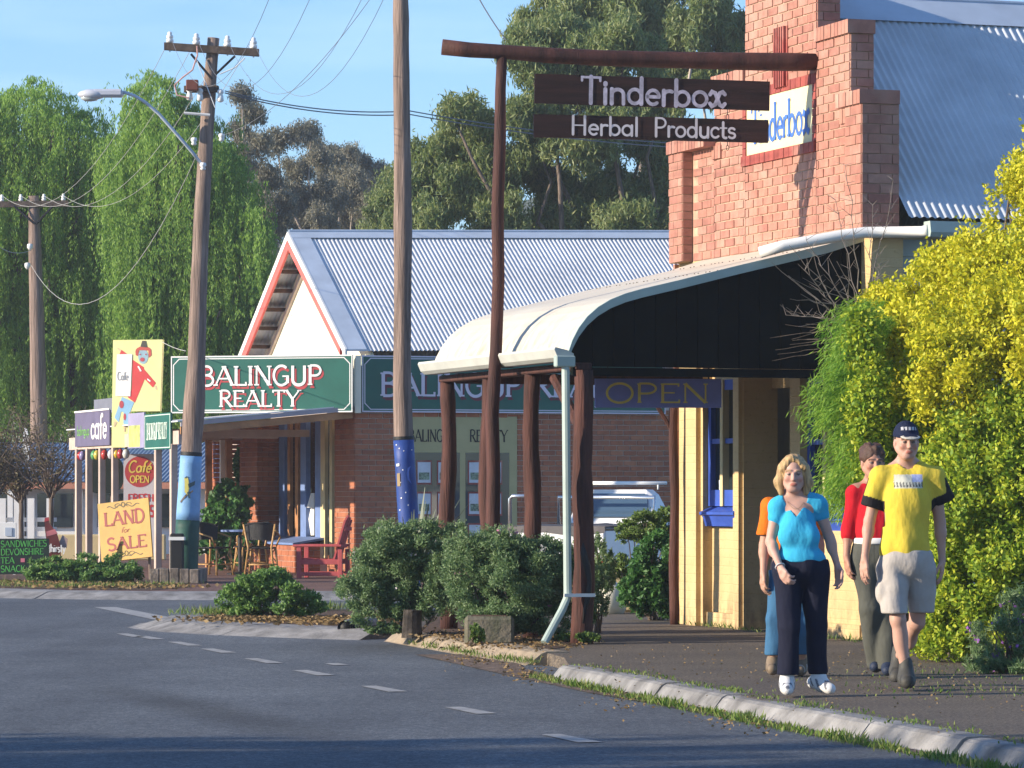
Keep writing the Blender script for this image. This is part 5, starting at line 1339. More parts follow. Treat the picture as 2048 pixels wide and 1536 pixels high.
b.build('gear_case', mat('lamp_case_paint', (0.48, 0.50, 0.57), .4, .04, 3), lamp)
vs = MB(); vs.tube([W(x, 196, 55.8) for x in (162, 170, 182, 193, 197)], [.03, .08, .09, .07, .02], 12, True, .6); vs.build('lens', glass_mat('lamp_lens', (0.45, 0.50, 0.50), .15), lamp, smooth=True)
# dark cable guard strapped to the first pole, sleeper planter at its foot
g_ = thing('cable_guard', 'black upright cable guard strapped to the foot of the painted pole', 'cable guard', W(350, 1168, 56.0))
b = MB(); a_ = W(354, 1168, 56.05); b.bbox(a_.x - .10, a_.x + .10, 55.95, 56.15, 0.0, .74, WORLD, .02); b.build('guard', M['black'], g_)
b = MB(); b.box(a_.x - .115, a_.x + .115, 55.93, 56.17, .64, .69); b.box(a_.x - .115, a_.x + .115, 55.93, 56.17, .06, .11); b.build('strap', M['white'], g_)
pl = thing('sleeper_planter', 'low box of grey sleepers round the foot of the painted pole', 'planter', W(352, 1166, 55.5))
x0, x1 = W(299, 0, 55.6).x, W(399, 0, 55.6).x
for k_ in range(5):
    b = MB(); b.bbox(x0 + (x1 - x0) * k_ / 5 + .006, x0 + (x1 - x0) * (k_ + 1) / 5 - .006, 55.55, 55.68, 0, .22 + random.uniform(-.015, .01), WORLD, .01); b.build('sleeper', M['sleeper'], pl)
b = MB(); b.bbox(x0, x0 + .12, 55.69, 57.0, 0, .21, WORLD, .01); b.build('sleeper', M['sleeper'], pl); b = MB(); b.bbox(x1 - .12, x1, 55.69, 57.0, 0, .21, WORLD, .01); b.build('sleeper', M['sleeper'], pl)
b = MB(); b.box(x0 + .12, x1 - .12, 55.69, 57.0, 0, .15); b.build('planter_soil', M['soil'], pl)

p2, r2 = pole('bare timber pole with night blue painted foot, in front of the realty side wall',
    [(822, 1250), (818, 1060), (812, 960), (807, 880), (804, 760), (805, 620), (806, 480), (805, 330), (803, 180), (802, 40), (799, -120)], 46.0,
    [.118, .116, .118, .122, .112, .105, .117, .106, .100, .098, .095], [('night_paint', 1250, 880, M['pole_blue']), ('dark_ring', 880, 873, M['black'])])
decal('painted_star', M['white'], [[(x - s, y), (x, y - s), (x + s, y), (x, y + s)] for x, y, s in ((793, 890, 1.6), (799, 897, 1.6), (808, 902, 1.4), (801, 965, 1.8), (803, 996, 1.8), (812, 985, 1.5), (806, 940, 1.5), (800, 1020, 1.6), (824, 900, 1.5), (817, 1010, 1.4))], r2, 46.0, p2, .012)
decal('painted_moon', mat('moon_blue', (0.10, 0.18, 0.55), .6), [[(822, 932), (816, 936), (814, 948), (816, 960), (824, 968), (819, 956), (818, 944)]], r2, 46.0, p2, .012)
decal('pole_number_plate', M['white'], [[(793, 928), (799, 927), (799, 932), (793, 933)]], r2, 46.0, p2, .014)
decal('pole_tag', mat('tan_tag', (0.35, 0.25, 0.12), .6), [[(794, 947), (800, 946), (801, 972), (795, 973)]], r2, 46.0, p2, .014)
p3, r3 = pole('farther power pole with crossarm and pale blue painted foot, before the left willow',
    [(80, 1096), (79, 960), (77, 800), (74, 640), (70, 500), (67, 392)], 90.0, [.235, .215, .20, .18, .155, .125], [('sky_paint', 1096, 905, mat('pale_pole_blue', (0.25, 0.46, 0.66), .6, .2, 2))])
crossarm(p3, -4, 404, 138, 402, 90.0, (5, 43, 89, 128), .14)
b = MB(); b.tube([W(28, 412, 89.8), W(70, 448, 89.8)], .03, 6); b.tube([W(106, 412, 89.8), W(72, 448, 89.8)], .03, 6); b.build('crossarm_brace', M['dark_iron'], p3)
for px, py in ((60, 492), (55, 530)): MB().lathe([(.02, .06), (.07, .04), (.07, -.04), (.03, -.1)], W(px, py, 89.7), 10).build('insulator', M['porcelain'], p3, smooth=True)
b = MB(); c_ = W(50, 900, 84); 
t = thing('white_flag_sign', 'narrow white banner sign on a mast beside the far pole', 'banner', (c_.x, 84, 0))
b.prism([(44, 925), (58, 925), (58, 876), (54, 856), (49, 856), (46, 878)], 0, .04, lambda p, q, k_: W(p, q, 84) - Vector((0, k_, 0))); b.build('flag', M['white'], t); b = MB(); b.tube([(c_.x, 84.05, 0), (c_.x, 84.05, W(0, 925, 84).z)], .02, 6); b.build('mast', M['dark_iron'], t)

def wire(label, pts, Ys, sag, r, m='wire', group=None):
    P = [W(x, y, Y) for (x, y), Y in zip(pts, Ys)]
    Q = []
    for i in range(len(P) - 1):
        n = 18
        for j in range(n + (i == len(P) - 2)):
            f = j / n; q = P[i].lerp(P[i + 1], f); q.z -= sag * 4 * f * (1 - f); Q.append(q)
    o = MB().tube(Q, r, 5, False).build('overhead_wire', M[m]); tag(o, label, 'wire', group)
gw = 'power wires between the poles'
for x0, x1, y1, sg, lb in ((341, 560, -60, .9, 'overhead wire from the outer left insulator of the crossarm up to the right'), (394, 640, -50, .9, 'overhead wire from the inner left insulator of the crossarm up to the right'), (456, 760, -80, 1.0, 'overhead wire from the inner right insulator of the crossarm up to the right'), (508, 800, -75, 1.0, 'overhead wire from the outer right insulator of the crossarm up to the right')):
    wire(lb, [(x0, 72 + (x0 - 341) * .08), (x1, y1)], [56.3, 34.0], sg, .0030, 'wire', gw)
for x0, x1, lb in ((341, 5, 'outer left'), (394, 43, 'inner left'), (456, 89, 'inner right'), (508, 128, 'outer right')):
    wire('overhead wire sagging in front of the willows between both crossarms, %s pair' % lb, [(x0, 75), (x1, 392)], [56.3, 89.9], 1.1, .0045, 'wire_pale', gw)
wire('low pale service cable sagging from the lamp pole to the far pole', [(405, 285), (62, 530)], [56.3, 89.7], 1.6, .006, 'wire_pale')
wire('upper twisted service cable running right from the first pole', [(450, 182), (820, 222), (1500, 292)], [56.3, 60, 66], .12, .010, 'wire')
wire('lower twisted service cable running right from the first pole', [(450, 186), (820, 229), (1500, 300)], [56.3, 60, 66], .12, .010, 'wire')
wire('thin stay wire slanting to the pole beside the gallows sign', [(955, -8), (1012, 80)], [40, 40], .02, .007, 'black_wire' if 'black_wire' in M else 'wire')
wire('thin wire from the scarecrow board to the first pole', [(325, 684), (372, 702)], [64, 57], .02, .006, 'wire_pale')
wire('thin wire climbing from the first pole to the upper right corner', [(440, 272), (760, -30)], [56.3, 42], .3, .004, 'wire')
wire('thin wire from the far pole down to the left edge', [(62, 500), (-30, 470)], [89.7, 80], .2, .009, 'wire_pale')

# ------------------------------------------------------------------ seats and table on the paved footpath
def bistro_chair(x, y, rot, label):
    t = thing('cane_chair', label, 'chair', (x, y, 0), 'cane chairs at the blue cafe table')
    c, s = math.cos(rad(rot)), math.sin(rad(rot))
    def L(a, b_, z): return (x + a * c - b_ * s, y + a * s + b_ * c, z)
    for sx in (-1, 1):
        MB().tube([L(sx * .24, -.23, 0), L(sx * .20, -.19, .45)], .017, 8).build('leg', M['cane'], t, smooth=True)
        MB().tube([L(sx * .24, .25, 0), L(sx * .19, .19, .45), L(sx * .26, .25, .84)], .017, 8).build('leg', M['cane'], t, smooth=True)
    b = MB()
    for z in (.18,): b.tube([L(-.225, -.21, z), L(.225, -.21, z), L(.225, .22, z), L(-.225, .22, z), L(-.225, -.21, z)], .012, 6)
    for sx in (-1, 1): b.tube([L(sx * .20, -.19, .44), L(sx * .12, -.20, .33), L(sx * .225, -.215, .2)], .010, 6)
    for sx in (-1, 1): b.tube([L(sx * .20, -.17, .45), L(sx * .28, -.16, .62), L(sx * .29, .05, .68), L(sx * .26, .25, .74)], .014, 6)
    b.build('stretcher', M['cane'], t, smooth=True)
    MB().bbox(-.22, .22, -.21, .20, .435, .465, Frame((x, y, 0), (c, s)), .012).build('seat', M['black_weave'], t)
    b = MB(); vs, fs = [], []
    for i in range(13):
        a = -75 + 150 * i / 12
        for z, rr_ in ((.58, .24), (.70, .255), (.86, .275)):
            vs.append(L(rr_ * math.sin(rad(a)), .02 + rr_ * math.cos(rad(a)), z + (.0 if z < .8 else -.05 * abs(a / 75) ** 2)))
    for i in range(12):
        for j in range(2): fs.append((i * 3 + j, (i + 1) * 3 + j, (i + 1) * 3 + j + 1, i * 3 + j + 1))
    b.add(vs, fs); o = b.build('backrest', M['black_weave'], t, smooth=True)
    q = MB(); q.tube([vs[i * 3 + 2] for i in range(13)], .016, 6); q.build('back_rim', M['black_weave'], o, smooth=True)
    return t
c = W(421, 1140, 61.0); bistro_chair(c.x, 61.6, 60, 'black and bamboo cane chair, leftmost, next to the painted pole')
c = W(520, 1138, 61.0); bistro_chair(c.x, 61.4, 175, 'black and bamboo cane chair, nearest, with its back to us at the blue table')
c = W(484, 1136, 62.5); bistro_chair(c.x + .12, 62.9, -70, 'black and bamboo cane chair half hidden behind the blue table')
c = W(480, 1130, 62.2); t = thing('cafe_table', 'small round blue table among the cane chairs', 'table', (c.x, 62.2, 0))
MB().lathe([(.30, .70), (.32, .71), (.32, .735), (.30, .74)], (c.x, 62.2, 0), 24).build('tabletop', M['blue_pale'], t)
b = MB(); b.tube([(c.x, 62.2, .04), (c.x, 62.2, .70)], .03, 10); b.lathe([(.22, 0), (.22, .02), (.05, .05)], (c.x, 62.2, 0), 16); b.build('pedestal', M['dark_iron'], t)
# red garden chair
c = W(643, 1155, 58.9); cx, cy = c.x, 59.4
t = thing('garden_chair', 'red painted wooden garden chair with slatted back by the brick corner', 'chair', (cx, cy, 0))
FR = Frame((cx, cy, 0), (math.cos(rad(-8)), math.sin(rad(-8))))     # chair faces left: u to the right (its back), n away
for n0 in (-.34, .28):
    for u0 in (-.36, .30):
        MB().bbox(u0, u0 + .07, n0, n0 + .06, 0, .50 if u0 < 0 else .46, FR, .006).build('leg', M['red_chair'], t)
    MB().bbox(-.42, .36, n0 - .02, n0 + .09, .50, .535, FR, .006).build('armrest', M['red_chair'], t)
    MB().bbox(-.30, .31, n0 + .005, n0 + .05, .04, .10, FR, .005).build('rail', M['red_chair'], t)
    MB().bbox(-.30, .31, n0 + .005, n0 + .05, .22, .30, FR, .005).build('rail', M['red_chair'], t)
for i in range(5):
    MB().bbox(-.34 + i * .125, -.23 + i * .125, -.27, .27, .295 - .012 * i, .32 - .012 * i, FR, .005).build('seat_slat', M['red_chair'], t)
for i in range(5):
    n0 = -.29 + i * .118; top = .92 + .07 * (1 - abs(i - 2) / 2)
    b = MB(); b.prism([(.20, .26), (.225, .25), (.42, top), (.39, top + .005)], n0, n0 + .108, lambda p, q, k_: FR(p, k_, q)); b.build('back_slat', M['red_chair'], t)
for z, u in ((.48, .31), (.75, .38)):
    MB().bbox(u, u + .03, -.28, .28, z, z + .06, FR, .004).build('back_rail', M['red_chair'], t)

# ------------------------------------------------------------------ white ute in the side street
ute = thing('parked_ute', 'white utility truck with grey tray cover parked by the brick side wall', 'utility truck', (0.66, 56.0, -.10))
hd = rad(24); UF = Frame((0.66, 56.0, -.10), (math.cos(-hd), math.sin(-hd)))   # u across (right), n forward
M['ute'] = mat('white_car_paint', (0.74, 0.74, 0.74), .35, .05, 2, spec=.6)
b = MB()
b.prism([(-.80, .42), (-.78, .88), (.78, .88), (.80, .42), (.74, .34), (-.74, .34)], 0.06, 2.0, lambda p, q, k_: UF(p, k_, q))
b.prism([(-.80, .42), (-.78, .90), (.78, .90), (.80, .42), (.74, .34), (-.74, .34)], 2.0, 3.0, lambda p, q, k_: UF(p, k_, q))
b.prism([(-.80, .42), (-.77, .84), (-.6, .90), (.6, .90), (.77, .84), (.80, .42), (.74, .34), (-.74, .34)], 3.0, 4.3, lambda p, q, k_: UF(p, k_, q))
b.build('body', M['ute'], ute)
b = MB(); cab = [(-.74, .88), (-.69, 1.06), (-.60, 1.42), (-.50, 1.50), (.50, 1.50), (.60, 1.42), (.69, 1.06), (.74, .88)]
def cabf(p, q, k_): return UF(p, k_ + (.30 if q > 1.3 else (.1 if q > 1 else 0)) * (1 if k_ < 2.5 else -1.4), q)
b.prism(cab, 2.05, 3.05, cabf); cabo = b.build('cab', M['ute'], ute)
b = MB(); b.prism([(-.62, 1.08), (-.55, 1.40), (-.5, 1.44), (.5, 1.44), (.55, 1.40), (.62, 1.08)], 2.03, 2.05, lambda p, q, k_: UF(p, k_ + (q - .88) / .62 * .30 - .02, q)); b.build('rear_window', M['glass_blue'], cabo)
b = MB(); b.bbox(-.78, .78, 0.0, .055, .46, .90, UF, .02); tg = b.build('tailgate', M['ute'], ute)
b = MB(); b.box(-.05, .05, -.03, -.002, .60, .72, UF); b.box(-.7, .7, -.008, -.002, .50, .515, UF); b.build('latch', M['dark_iron'], tg)
b = MB(); vs, fs = [], []
for i in range(9):
    for j in range(9): vs.append(UF(-.78 + 1.56 * i / 8, .0 + 2.02 * j / 8, .905 + .05 * math.sin(j * 1.1) * math.sin(i * .8) + .04))
for i in range(8):
    for j in range(8): fs.append((i * 9 + j, (i + 1) * 9 + j, (i + 1) * 9 + j + 1, i * 9 + j + 1))
b.add(vs, fs); b.add([UF(-.79, -.01, .95), UF(.79, -.01, .95), UF(.79, -.012, .86), UF(.3, -.014, .80), UF(-.2, -.013, .86), UF(-.79, -.012, .85)], [(0, 1, 2, 3, 4, 5)])
b.build('tonneau_cover', mat('grey_vinyl', (0.10, 0.09, 0.09), .6, .15, 4), ute, smooth=True)
b = MB(); b.tube([UF(-.80, .1, .95), UF(-.80, .1, 1.36), UF(-.76, .1, 1.40), UF(-.45, .1, 1.40)], .03, 8); b.tube([UF(-.8, 1.95, .95), UF(-.8, 1.95, 1.38), UF(.8, 1.95, 1.38), UF(.8, 1.95, .95)], .03, 8); b.build('side_hoop', mat('chrome_tube', (0.6, 0.62, 0.64), .2, .03, 3, metal=.8), ute, smooth=True)
b = MB(); b.tube([UF(-.74, 2.6, 1.60), UF(.74, 2.6, 1.60)], .03, 8); b.tube([UF(-.6, 2.6, 1.5), UF(-.6, 2.6, 1.6)], .015, 6); b.tube([UF(.6, 2.6, 1.5), UF(.6, 2.6, 1.6)], .015, 6); b.build('roof_rack', M['white'], ute, smooth=True)
for s in (-1, 1): MB().box(min(s * .56, s * .79), max(s * .56, s * .79), -.015, .0, .40, .455, UF).build('tail_light', mat('tail_light_lens', (0.42, 0.07, 0.03), .3), ute)
b = MB(); b.tube([UF(-.82, .1, .36), UF(-.78, -.06, .36), UF(.78, -.06, .36), UF(.82, .1, .36)], .045, 8); b.build('bumper', mat('bumper_chrome', (0.5, 0.5, 0.5), .3, .05, 3, metal=.7), ute, smooth=True)
for s in (-1, 1):
    for n in (.75, 3.4):
        w_ = MB(); w_.tube([UF(s * .60, n, .31), UF(s * .78, n, .31)], .31, 20); wo = w_.build('wheel', M['black'], ute)
        w_ = MB(); w_.tube([UF(s * .76, n, .31), UF(s * .795, n, .31)], .18, 16); w_.build('rim', M['ridge'], wo)

# ------------------------------------------------------------------ low cafe building, walls and fences at the left
caf = thing('cafe_building', 'low white cafe with pale blue iron roof and orange fascia under the willows', 'cafe', (-9.6, 84, 0))
b = MB(); b.box(-12.6, -6.6, 84.2, 90, 0, 1.75); b.build('wall', M['white'], caf)
b = MB(); corrugated(b, (-12.9, 83.6, 1.62), (-6.4, 83.6, 1.62), (-12.4, 87.5, 2.55), .09, .012, 4); b.build('iron_roof', mat('pale_blue_roof_iron', (0.24, 0.33, 0.50), .5, .12, 1.5, metal=.2), caf, smooth=True)
b = MB(); b.box(-12.9, -6.4, 83.55, 83.65, 1.46, 1.60); b.build('fascia', mat('orange_fascia', (0.50, 0.22, 0.14), .7, .1, 3), caf)
for i in range(4): q = MB(); q.box(-12.0 + i * 1.35, -11.2 + i * 1.35, 84.12, 84.2, .6, 1.35); q.build('window', M['glass'], caf)
for i in range(5): q = MB(); q.box(-12.8 + i * 1.55, -12.68 + i * 1.55, 83.6, 83.72, 0, 1.46); q.build('veranda_post', M['white'], caf)
t = thing('low_wall', 'low cream garden wall behind the awning posts', 'wall', (-9.2, 76, 0)); b = MB(); b.bbox(W(110, 0, 76).x, W(330, 0, 76).x, 76, 76.25, 0, .52, WORLD, .02); b.build('wall_face', M['cream'], t)
t = thing('picket_fence', 'white rail fence with tall posts at the left edge behind the bare trees', 'fence', (-12, 80, 0))
for px in (5, 35, 62, 100): x = W(px, 0, 80).x; b = MB(); b.box(x - .07, x + .07, 79.95, 80.07, 0, 1.25 if px != 35 else 1.35); b.build('post', M['white'], t)
for z in (.35, .55, .75): b = MB(); b.box(W(-40, 0, 80).x, W(112, 0, 80).x, 80.075, 80.12, z, z + .09); b.build('rail', M['white'], t)
t = thing('white_board', 'white notice board at the left edge above the menu board', 'board', W(15, 1090, 62)); a_, c_ = W(-30, 1085, 62), W(33, 1045, 62); b = MB(); b.bbox(a_.x, c_.x, 61.97, 62.0, a_.z, c_.z, WORLD, .005); b.build('board', M['white'], t)
b = MB(); b.box(a_.x + .3, a_.x + .34, 62.0, 62.04, 0, a_.z); b.box(c_.x - .06, c_.x - .02, 62.0, 62.04, 0, a_.z); b.build('leg', M['white'], t)
b = MB(); d_ = W(14, 1072, 61.96); b.box(d_.x - .03, d_.x + .08, 61.955, 61.965, d_.z, d_.z + .14); b.build('print', M['ridge'], t)
t = thing('white_house', 'white house glimpsed through the willow strands', 'house', (-10.8, 120, 0))
b = MB(); b.box(-17, -11, 120, 126, 0, 4.2); b.build('wall', M['white'], t); b = MB(); b.prism([(-17.5, 4.2), (-10.5, 4.2), (-14, 6.4)], 119.5, 126.5, lambda p, q, k_: (p, k_, q)); b.build('roof', M['galv'], t)
for px, lb in ((690, 'drain pipe mouth, left one of the pair between island and planter'), (714, 'drain pipe mouth, right one of the pair between island and planter')):
    c = G(px, 1276, -.1); t = thing('drain_pipe', lb, 'pipe', c, 'drain pipes under the path')
    q = MB(); q.tube([(c.x, c.y - .02, .0), (c.x + .1, c.y + 1.2, .0)], .075, 14, False); q.build('pipe_wall', M['kerb'], t, smooth=True)
    q = MB(); q.tube([(c.x, c.y - .01, .0), (c.x + .1, c.y + 1.2, .0)], .062, 14, True); q.build('pipe_bore', M['black'], t, smooth=True)
# concrete tub and log round the big shrubs
t = thing('concrete_tub', 'mossy concrete tub under the right-hand big shrub', 'planter', (-.1, 33.4, 0))
b = MB(); b.bbox(-.42, .02, 33.0, 33.45, -.02, .24, WORLD, .03); b.build('tub_wall', mat('mossy_concrete', (0.20, 0.17, 0.13), 1, .35, 5, .8, 25, col2=(0.07, 0.08, 0.045)), t); b = MB(); b.box(-.36, -.04, 33.06, 33.39, .235, .245); b.build('tub_soil', M['soil'], t)
t = thing('log_edging', 'short dark log standing under the left-hand big shrub', 'log', (-.93, 34.9, 0)); b = MB(); b.tube([(-.93, 34.9, -.02), (-.93, 34.9, .10), (-.925, 34.9, .24)], [.10, .09, .085], 12); b.build('log', mat('charred_log', (0.06, 0.05, 0.042), 1, .4, 8, .9, 20), t)
t = thing('garden_wall', 'low cream garden wall seen through the gap beside the post', 'wall', (1.2, 42, 0)); b = MB(); b.bbox(.6, 2.1, 41.9, 42.15, 0, .48, WORLD, .03); b.build('wall_face', M['cream'], t)
t = thing('curb_stone', 'rounded pale boulder beside the garden wall', 'stone', (1.15, 41.4, 0)); b = MB(); b.tube([(1.0, 41.4, .0), (1.05, 41.4, .12), (1.1, 41.4, .3), (1.1, 41.4, .36)], [.2, .22, .16, .04], 10); b.build('stone', M['cream_pale'], t, smooth=True)

# ------------------------------------------------------------------ trees and shrubs
M['lf_willow'] = leaf_mat('willow_leaf', [(0.10, 0.20, 0.04), (0.18, 0.33, 0.055), (0.28, 0.45, 0.075), (0.42, 0.58, 0.13)], .5, .10, .35)
M['lf_gum'] = leaf_mat('gum_leaf', [(0.075, 0.13, 0.04), (0.15, 0.22, 0.06), (0.25, 0.30, 0.09), (0.38, 0.39, 0.17)], .46, .2, .5)
M['lf_gum_dull'] = leaf_mat('dull_gum_leaf', [(0.12, 0.13, 0.09), (0.18, 0.18, 0.125), (0.24, 0.225, 0.16), (0.32, 0.285, 0.22)], .35, .15, .4)
M['lf_far'] = leaf_mat('far_gum_leaf', [(0.05, 0.065, 0.05), (0.08, 0.095, 0.07), (0.12, 0.125, 0.10)], .2, .2, .2)
M['lf_gold'] = leaf_mat('golden_hedge_leaf', [(0.26, 0.36, 0.02), (0.52, 0.53, 0.024), (0.68, 0.63, 0.028), (0.80, 0.71, 0.05)], .38, .12, 1.3)
M['lf_lime'] = leaf_mat('lime_hedge_leaf', [(0.12, 0.24, 0.022), (0.25, 0.38, 0.028), (0.43, 0.50, 0.032), (0.62, 0.60, 0.042)], .36, .12, 1.6)
M['lf_fern'] = leaf_mat('feathery_leaf', [(0.08, 0.20, 0.03), (0.17, 0.34, 0.04), (0.29, 0.46, 0.05), (0.44, 0.55, 0.09)], .45, .08, 1.5)
M['lf_shrub'] = leaf_mat('grey_green_shrub_leaf', [(0.065, 0.13, 0.05), (0.12, 0.21, 0.075), (0.19, 0.30, 0.115), (0.33, 0.41, 0.22)], .42, .2, 2.0)
M['lf_low'] = leaf_mat('low_shrub_leaf', [(0.05, 0.13, 0.032), (0.10, 0.22, 0.045), (0.17, 0.31, 0.06), (0.26, 0.39, 0.09)], .4, .2, 3.0)
M['lf_ivy'] = leaf_mat('ivy_leaf', [(0.035, 0.12, 0.03), (0.07, 0.20, 0.04), (0.13, 0.29, 0.06)], .36, .2, 2.0)
M['lf_light'] = leaf_mat('light_shrub_leaf', [(0.06, 0.12, 0.02), (0.12, 0.20, 0.03), (0.20, 0.27, 0.05)], .3, .2, 3.0)
M['lf_bare'] = leaf_mat('olive_brown_leaf', [(0.07, 0.065, 0.03), (0.11, 0.095, 0.045), (0.16, 0.13, 0.07)], .25, .1, 1.0)
M['petal_pink'] = mat('pink_petal', (0.45, 0.16, 0.28), .6, .2, 9)
M['petal_purple'] = mat('purple_petal', (0.24, 0.09, 0.34), .6, .2, 9)
M['petal_white'] = mat('white_petal', (0.62, 0.55, 0.56), .6, .1, 9)
M['lf_grass'] = leaf_mat('grass_blade', [(0.05, 0.11, 0.015), (0.10, 0.19, 0.025), (0.20, 0.25, 0.06), (0.28, 0.24, 0.10)], .3, .1, 1.5)
M['lf_dry'] = leaf_mat('dry_leaf_litter', [(0.12, 0.07, 0.03), (0.22, 0.15, 0.07), (0.34, 0.25, 0.13)], .1, .05, 2.0)

def limb(mb, a, b, r0, r1, wob=.12, n=6, seg=7):
    a, b = Vector(a), Vector(b); L = (b - a).length
    pts = [a.lerp(b, i / n) + Vector((random.uniform(-1, 1), random.uniform(-1, 1), random.uniform(-.5, .5))) * (wob * L * .25 * math.sin(math.pi * i / n)) for i in range(n + 1)]
    mb.tube(pts, [r0 + (r1 - r0) * i / n for i in range(n + 1)], seg)
    return pts

W_TOP = [(-120, 230), (-60, 200), (-10, 205), (30, 172), (70, 150), (105, 178), (150, 200), (190, 222), (215, 250), (238, 300), (252, 335), (268, 262), (290, 182), (312, 148), (340, 165), (370, 200), (400, 225), (450, 262), (495, 320), (520, 400), (540, 560), (552, 760)]
def w_top(px):
    for (x0, y0), (x1, y1) in zip(W_TOP, W_TOP[1:]):
        if x0 <= px <= x1: return y0 + (y1 - y0) * (px - x0) / (x1 - x0)
    return 900
def willow(label, Y, px0, px1, n_drape, seed, lower=0, dry=3.0):
    """drapes of hanging strands below a domed outline"""
    random.seed(seed)
    X = ((px0 + px1) / 2 - 1024) * Y / F_PX; k = Y / F_PX
    t = thing('willow_tree', label, 'tree', (X, Y, 0), 'weeping willows')
    tr = MB(); limb(tr, (X, Y, 0), (X + .3, Y, 4.6), .45, .30, .15)
    C, D = [], []
    for i in range(n_drape):
        f = (i + random.random()) / n_drape; px = px0 + (px1 - px0) * ((f * 7.31) % 1.0)
        q = rng.uniform(-1, 1); yt = w_top(px) + lower
        zt = EYE + (HORIZON - yt) * k
        dd = rng.uniform(-dry, dry) * (1.0 if rng.random() < .3 else .8)
        top = zt * (1.0 if i % 5 == 0 else rng.uniform(.42, .98)) * (1 - .10 * abs(dd) / dry)
        if top < 1.2: continue
        cx, cy = (px - 1024) * k, Y - abs(dd) if rng.random() < .75 else Y + dd
        if i % 4 == 0 and top > 4: limb(tr, (X + random.uniform(-.3, .3), Y, random.uniform(2.5, 4.8)), (cx, cy, top - .25), .11, .02, .3, 7, 6)
        wd = rng.uniform(.10, .26); ns = int(rng.integers(9, 18)); Ls = rng.uniform(1.8, 4.6)
        a0 = rng.uniform(0, 6.28); reach = rng.uniform(.15, .55)
        for s in range(ns):
            L = min(Ls * rng.uniform(.45, 1.1), top - rng.uniform(.5, 1.4))
            if L < .5: continue
            x0, y0 = cx + wd * rng.normal(), cy + wd * rng.normal()
            m = int(L * 30); f = rng.random(m) ** .9
            arch = 1 - np.clip(1 - f * L / .8, 0, 1) ** 2          # the strand first arches out, then hangs
            z = top + .18 * np.sin(np.clip(f * L / .8, 0, 1) * 2.2) - np.maximum(f * L - .35, 0) - abs(rng.normal()) * .12
            x = x0 + reach * math.cos(a0) * arch + .04 * np.sin(f * 7 + s); y = y0 + reach * math.sin(a0) * arch
            C.append(np.stack([x, y, z], 1) + rng.normal(size=(m, 3)) * .028)
            D.append(unit(np.stack([rng.normal(size=m) * .42, rng.normal(size=m) * .42, -np.ones(m)], 1)))
    tr.build('trunk', M['bark'], t, smooth=True)
    C = np.concatenate(C); D = np.concatenate(D)
    leaves('crown', C, D, rng.uniform(.08, .14, len(C)), rng.uniform(.020, .036, len(C)), M['lf_willow'], t)
willow('left weeping willow with long bright green strands behind the far pole', 96, -110, 252, 330, 3)
willow('right weeping willow with long bright green strands behind the lamp pole', 92, 252, 550, 300, 4)
willow('low weeping willow filling the gap behind the two tall willows', 106, 40, 540, 260, 5, 130, 2.0)

def gum(label, X, Y, Ht, clumps, n, m, seed, ll=(.10, .18), lw=(.022, .038), bark='bark', name='gum_tree', group=None, droop=.8, trunk=True, fill=.75):
    """clumps: (x, y, z, radius) of leaf bunches; limbs run up to them"""
    random.seed(seed)
    t = thing(name, label, 'tree', (X, Y, 0), group)
    tr = MB(); fork = Vector((X + random.uniform(-.3, .3), Y, Ht * .35)); limb(tr, (X, Y, 0), fork, .05 * Ht * .5, .03 * Ht * .5, .2)
    for i, (x, y, z, r) in enumerate(clumps):
        if i % 2 == 0: limb(tr, fork.lerp(Vector((X, Y, 0)), random.uniform(0, .3)), (x, y, z - r * .2), .011 * Ht, .02, .3, 6, 6)
    tr.build('trunk', M[bark], t, smooth=True)
    sub = []
    for (x, y, z, r) in clumps:
        k = int(14 + r * 10)
        for j in range(k):
            d = unit(rng.normal(size=3)); q = rng.uniform(.2, 1.15)
            sub.append(((x + d[0] * r * q, y + d[1] * r * q, z + d[2] * r * q * .9), (r * rng.uniform(.14, .26),) * 2 + (r * rng.uniform(.20, .42),)))
    C, N = shell_points(n, sub, fill); C += rng.normal(size=C.shape) * .10
    d = rng.normal(size=(len(C), 3)); d[:, 2] -= droop * 1.6; d = unit(d)
    leaves('crown', C, d, rng.uniform(*ll, len(C)), rng.uniform(*lw, len(C)), m, t)
    return t
def C_(px, py, Y, rpx):
    w = W(px, py, Y); return (w.x, w.y + random.uniform(-1.2, 1.2), w.z, rpx * Y / F_PX)
random.seed(11)
gum('big dark green eucalyptus with drooping leaves behind both shop roofs', 2.2, 84, 10.5,
    [C_(x, y, 84, r) for x, y, r in [(820, 400, 62), (860, 330, 60), (900, 300, 55), (960, 260, 70), (930, 380, 80), (1010, 330, 80), (1060, 250, 70), (1100, 180, 60), (1080, 90, 60), (1140, 60, 60), (1060, 150, 50), (1180, 140, 70), (1250, 100, 60), (1240, 190, 70), (1290, 260, 70), (1180, 280, 80), (1110, 380, 80), (1220, 380, 70), (1300, 400, 60), (1340, 330, 60), (1000, 430, 60), (860, 450, 50), (1150, 450, 60), (1260, 460, 50), (1330, 200, 50), (820, 460, 45), (905, 230, 28), (1330, 460, 45)]],
    210000, M['lf_gum'], 12, (.12, .22), (.028, .046), 'bark', fill=.85)
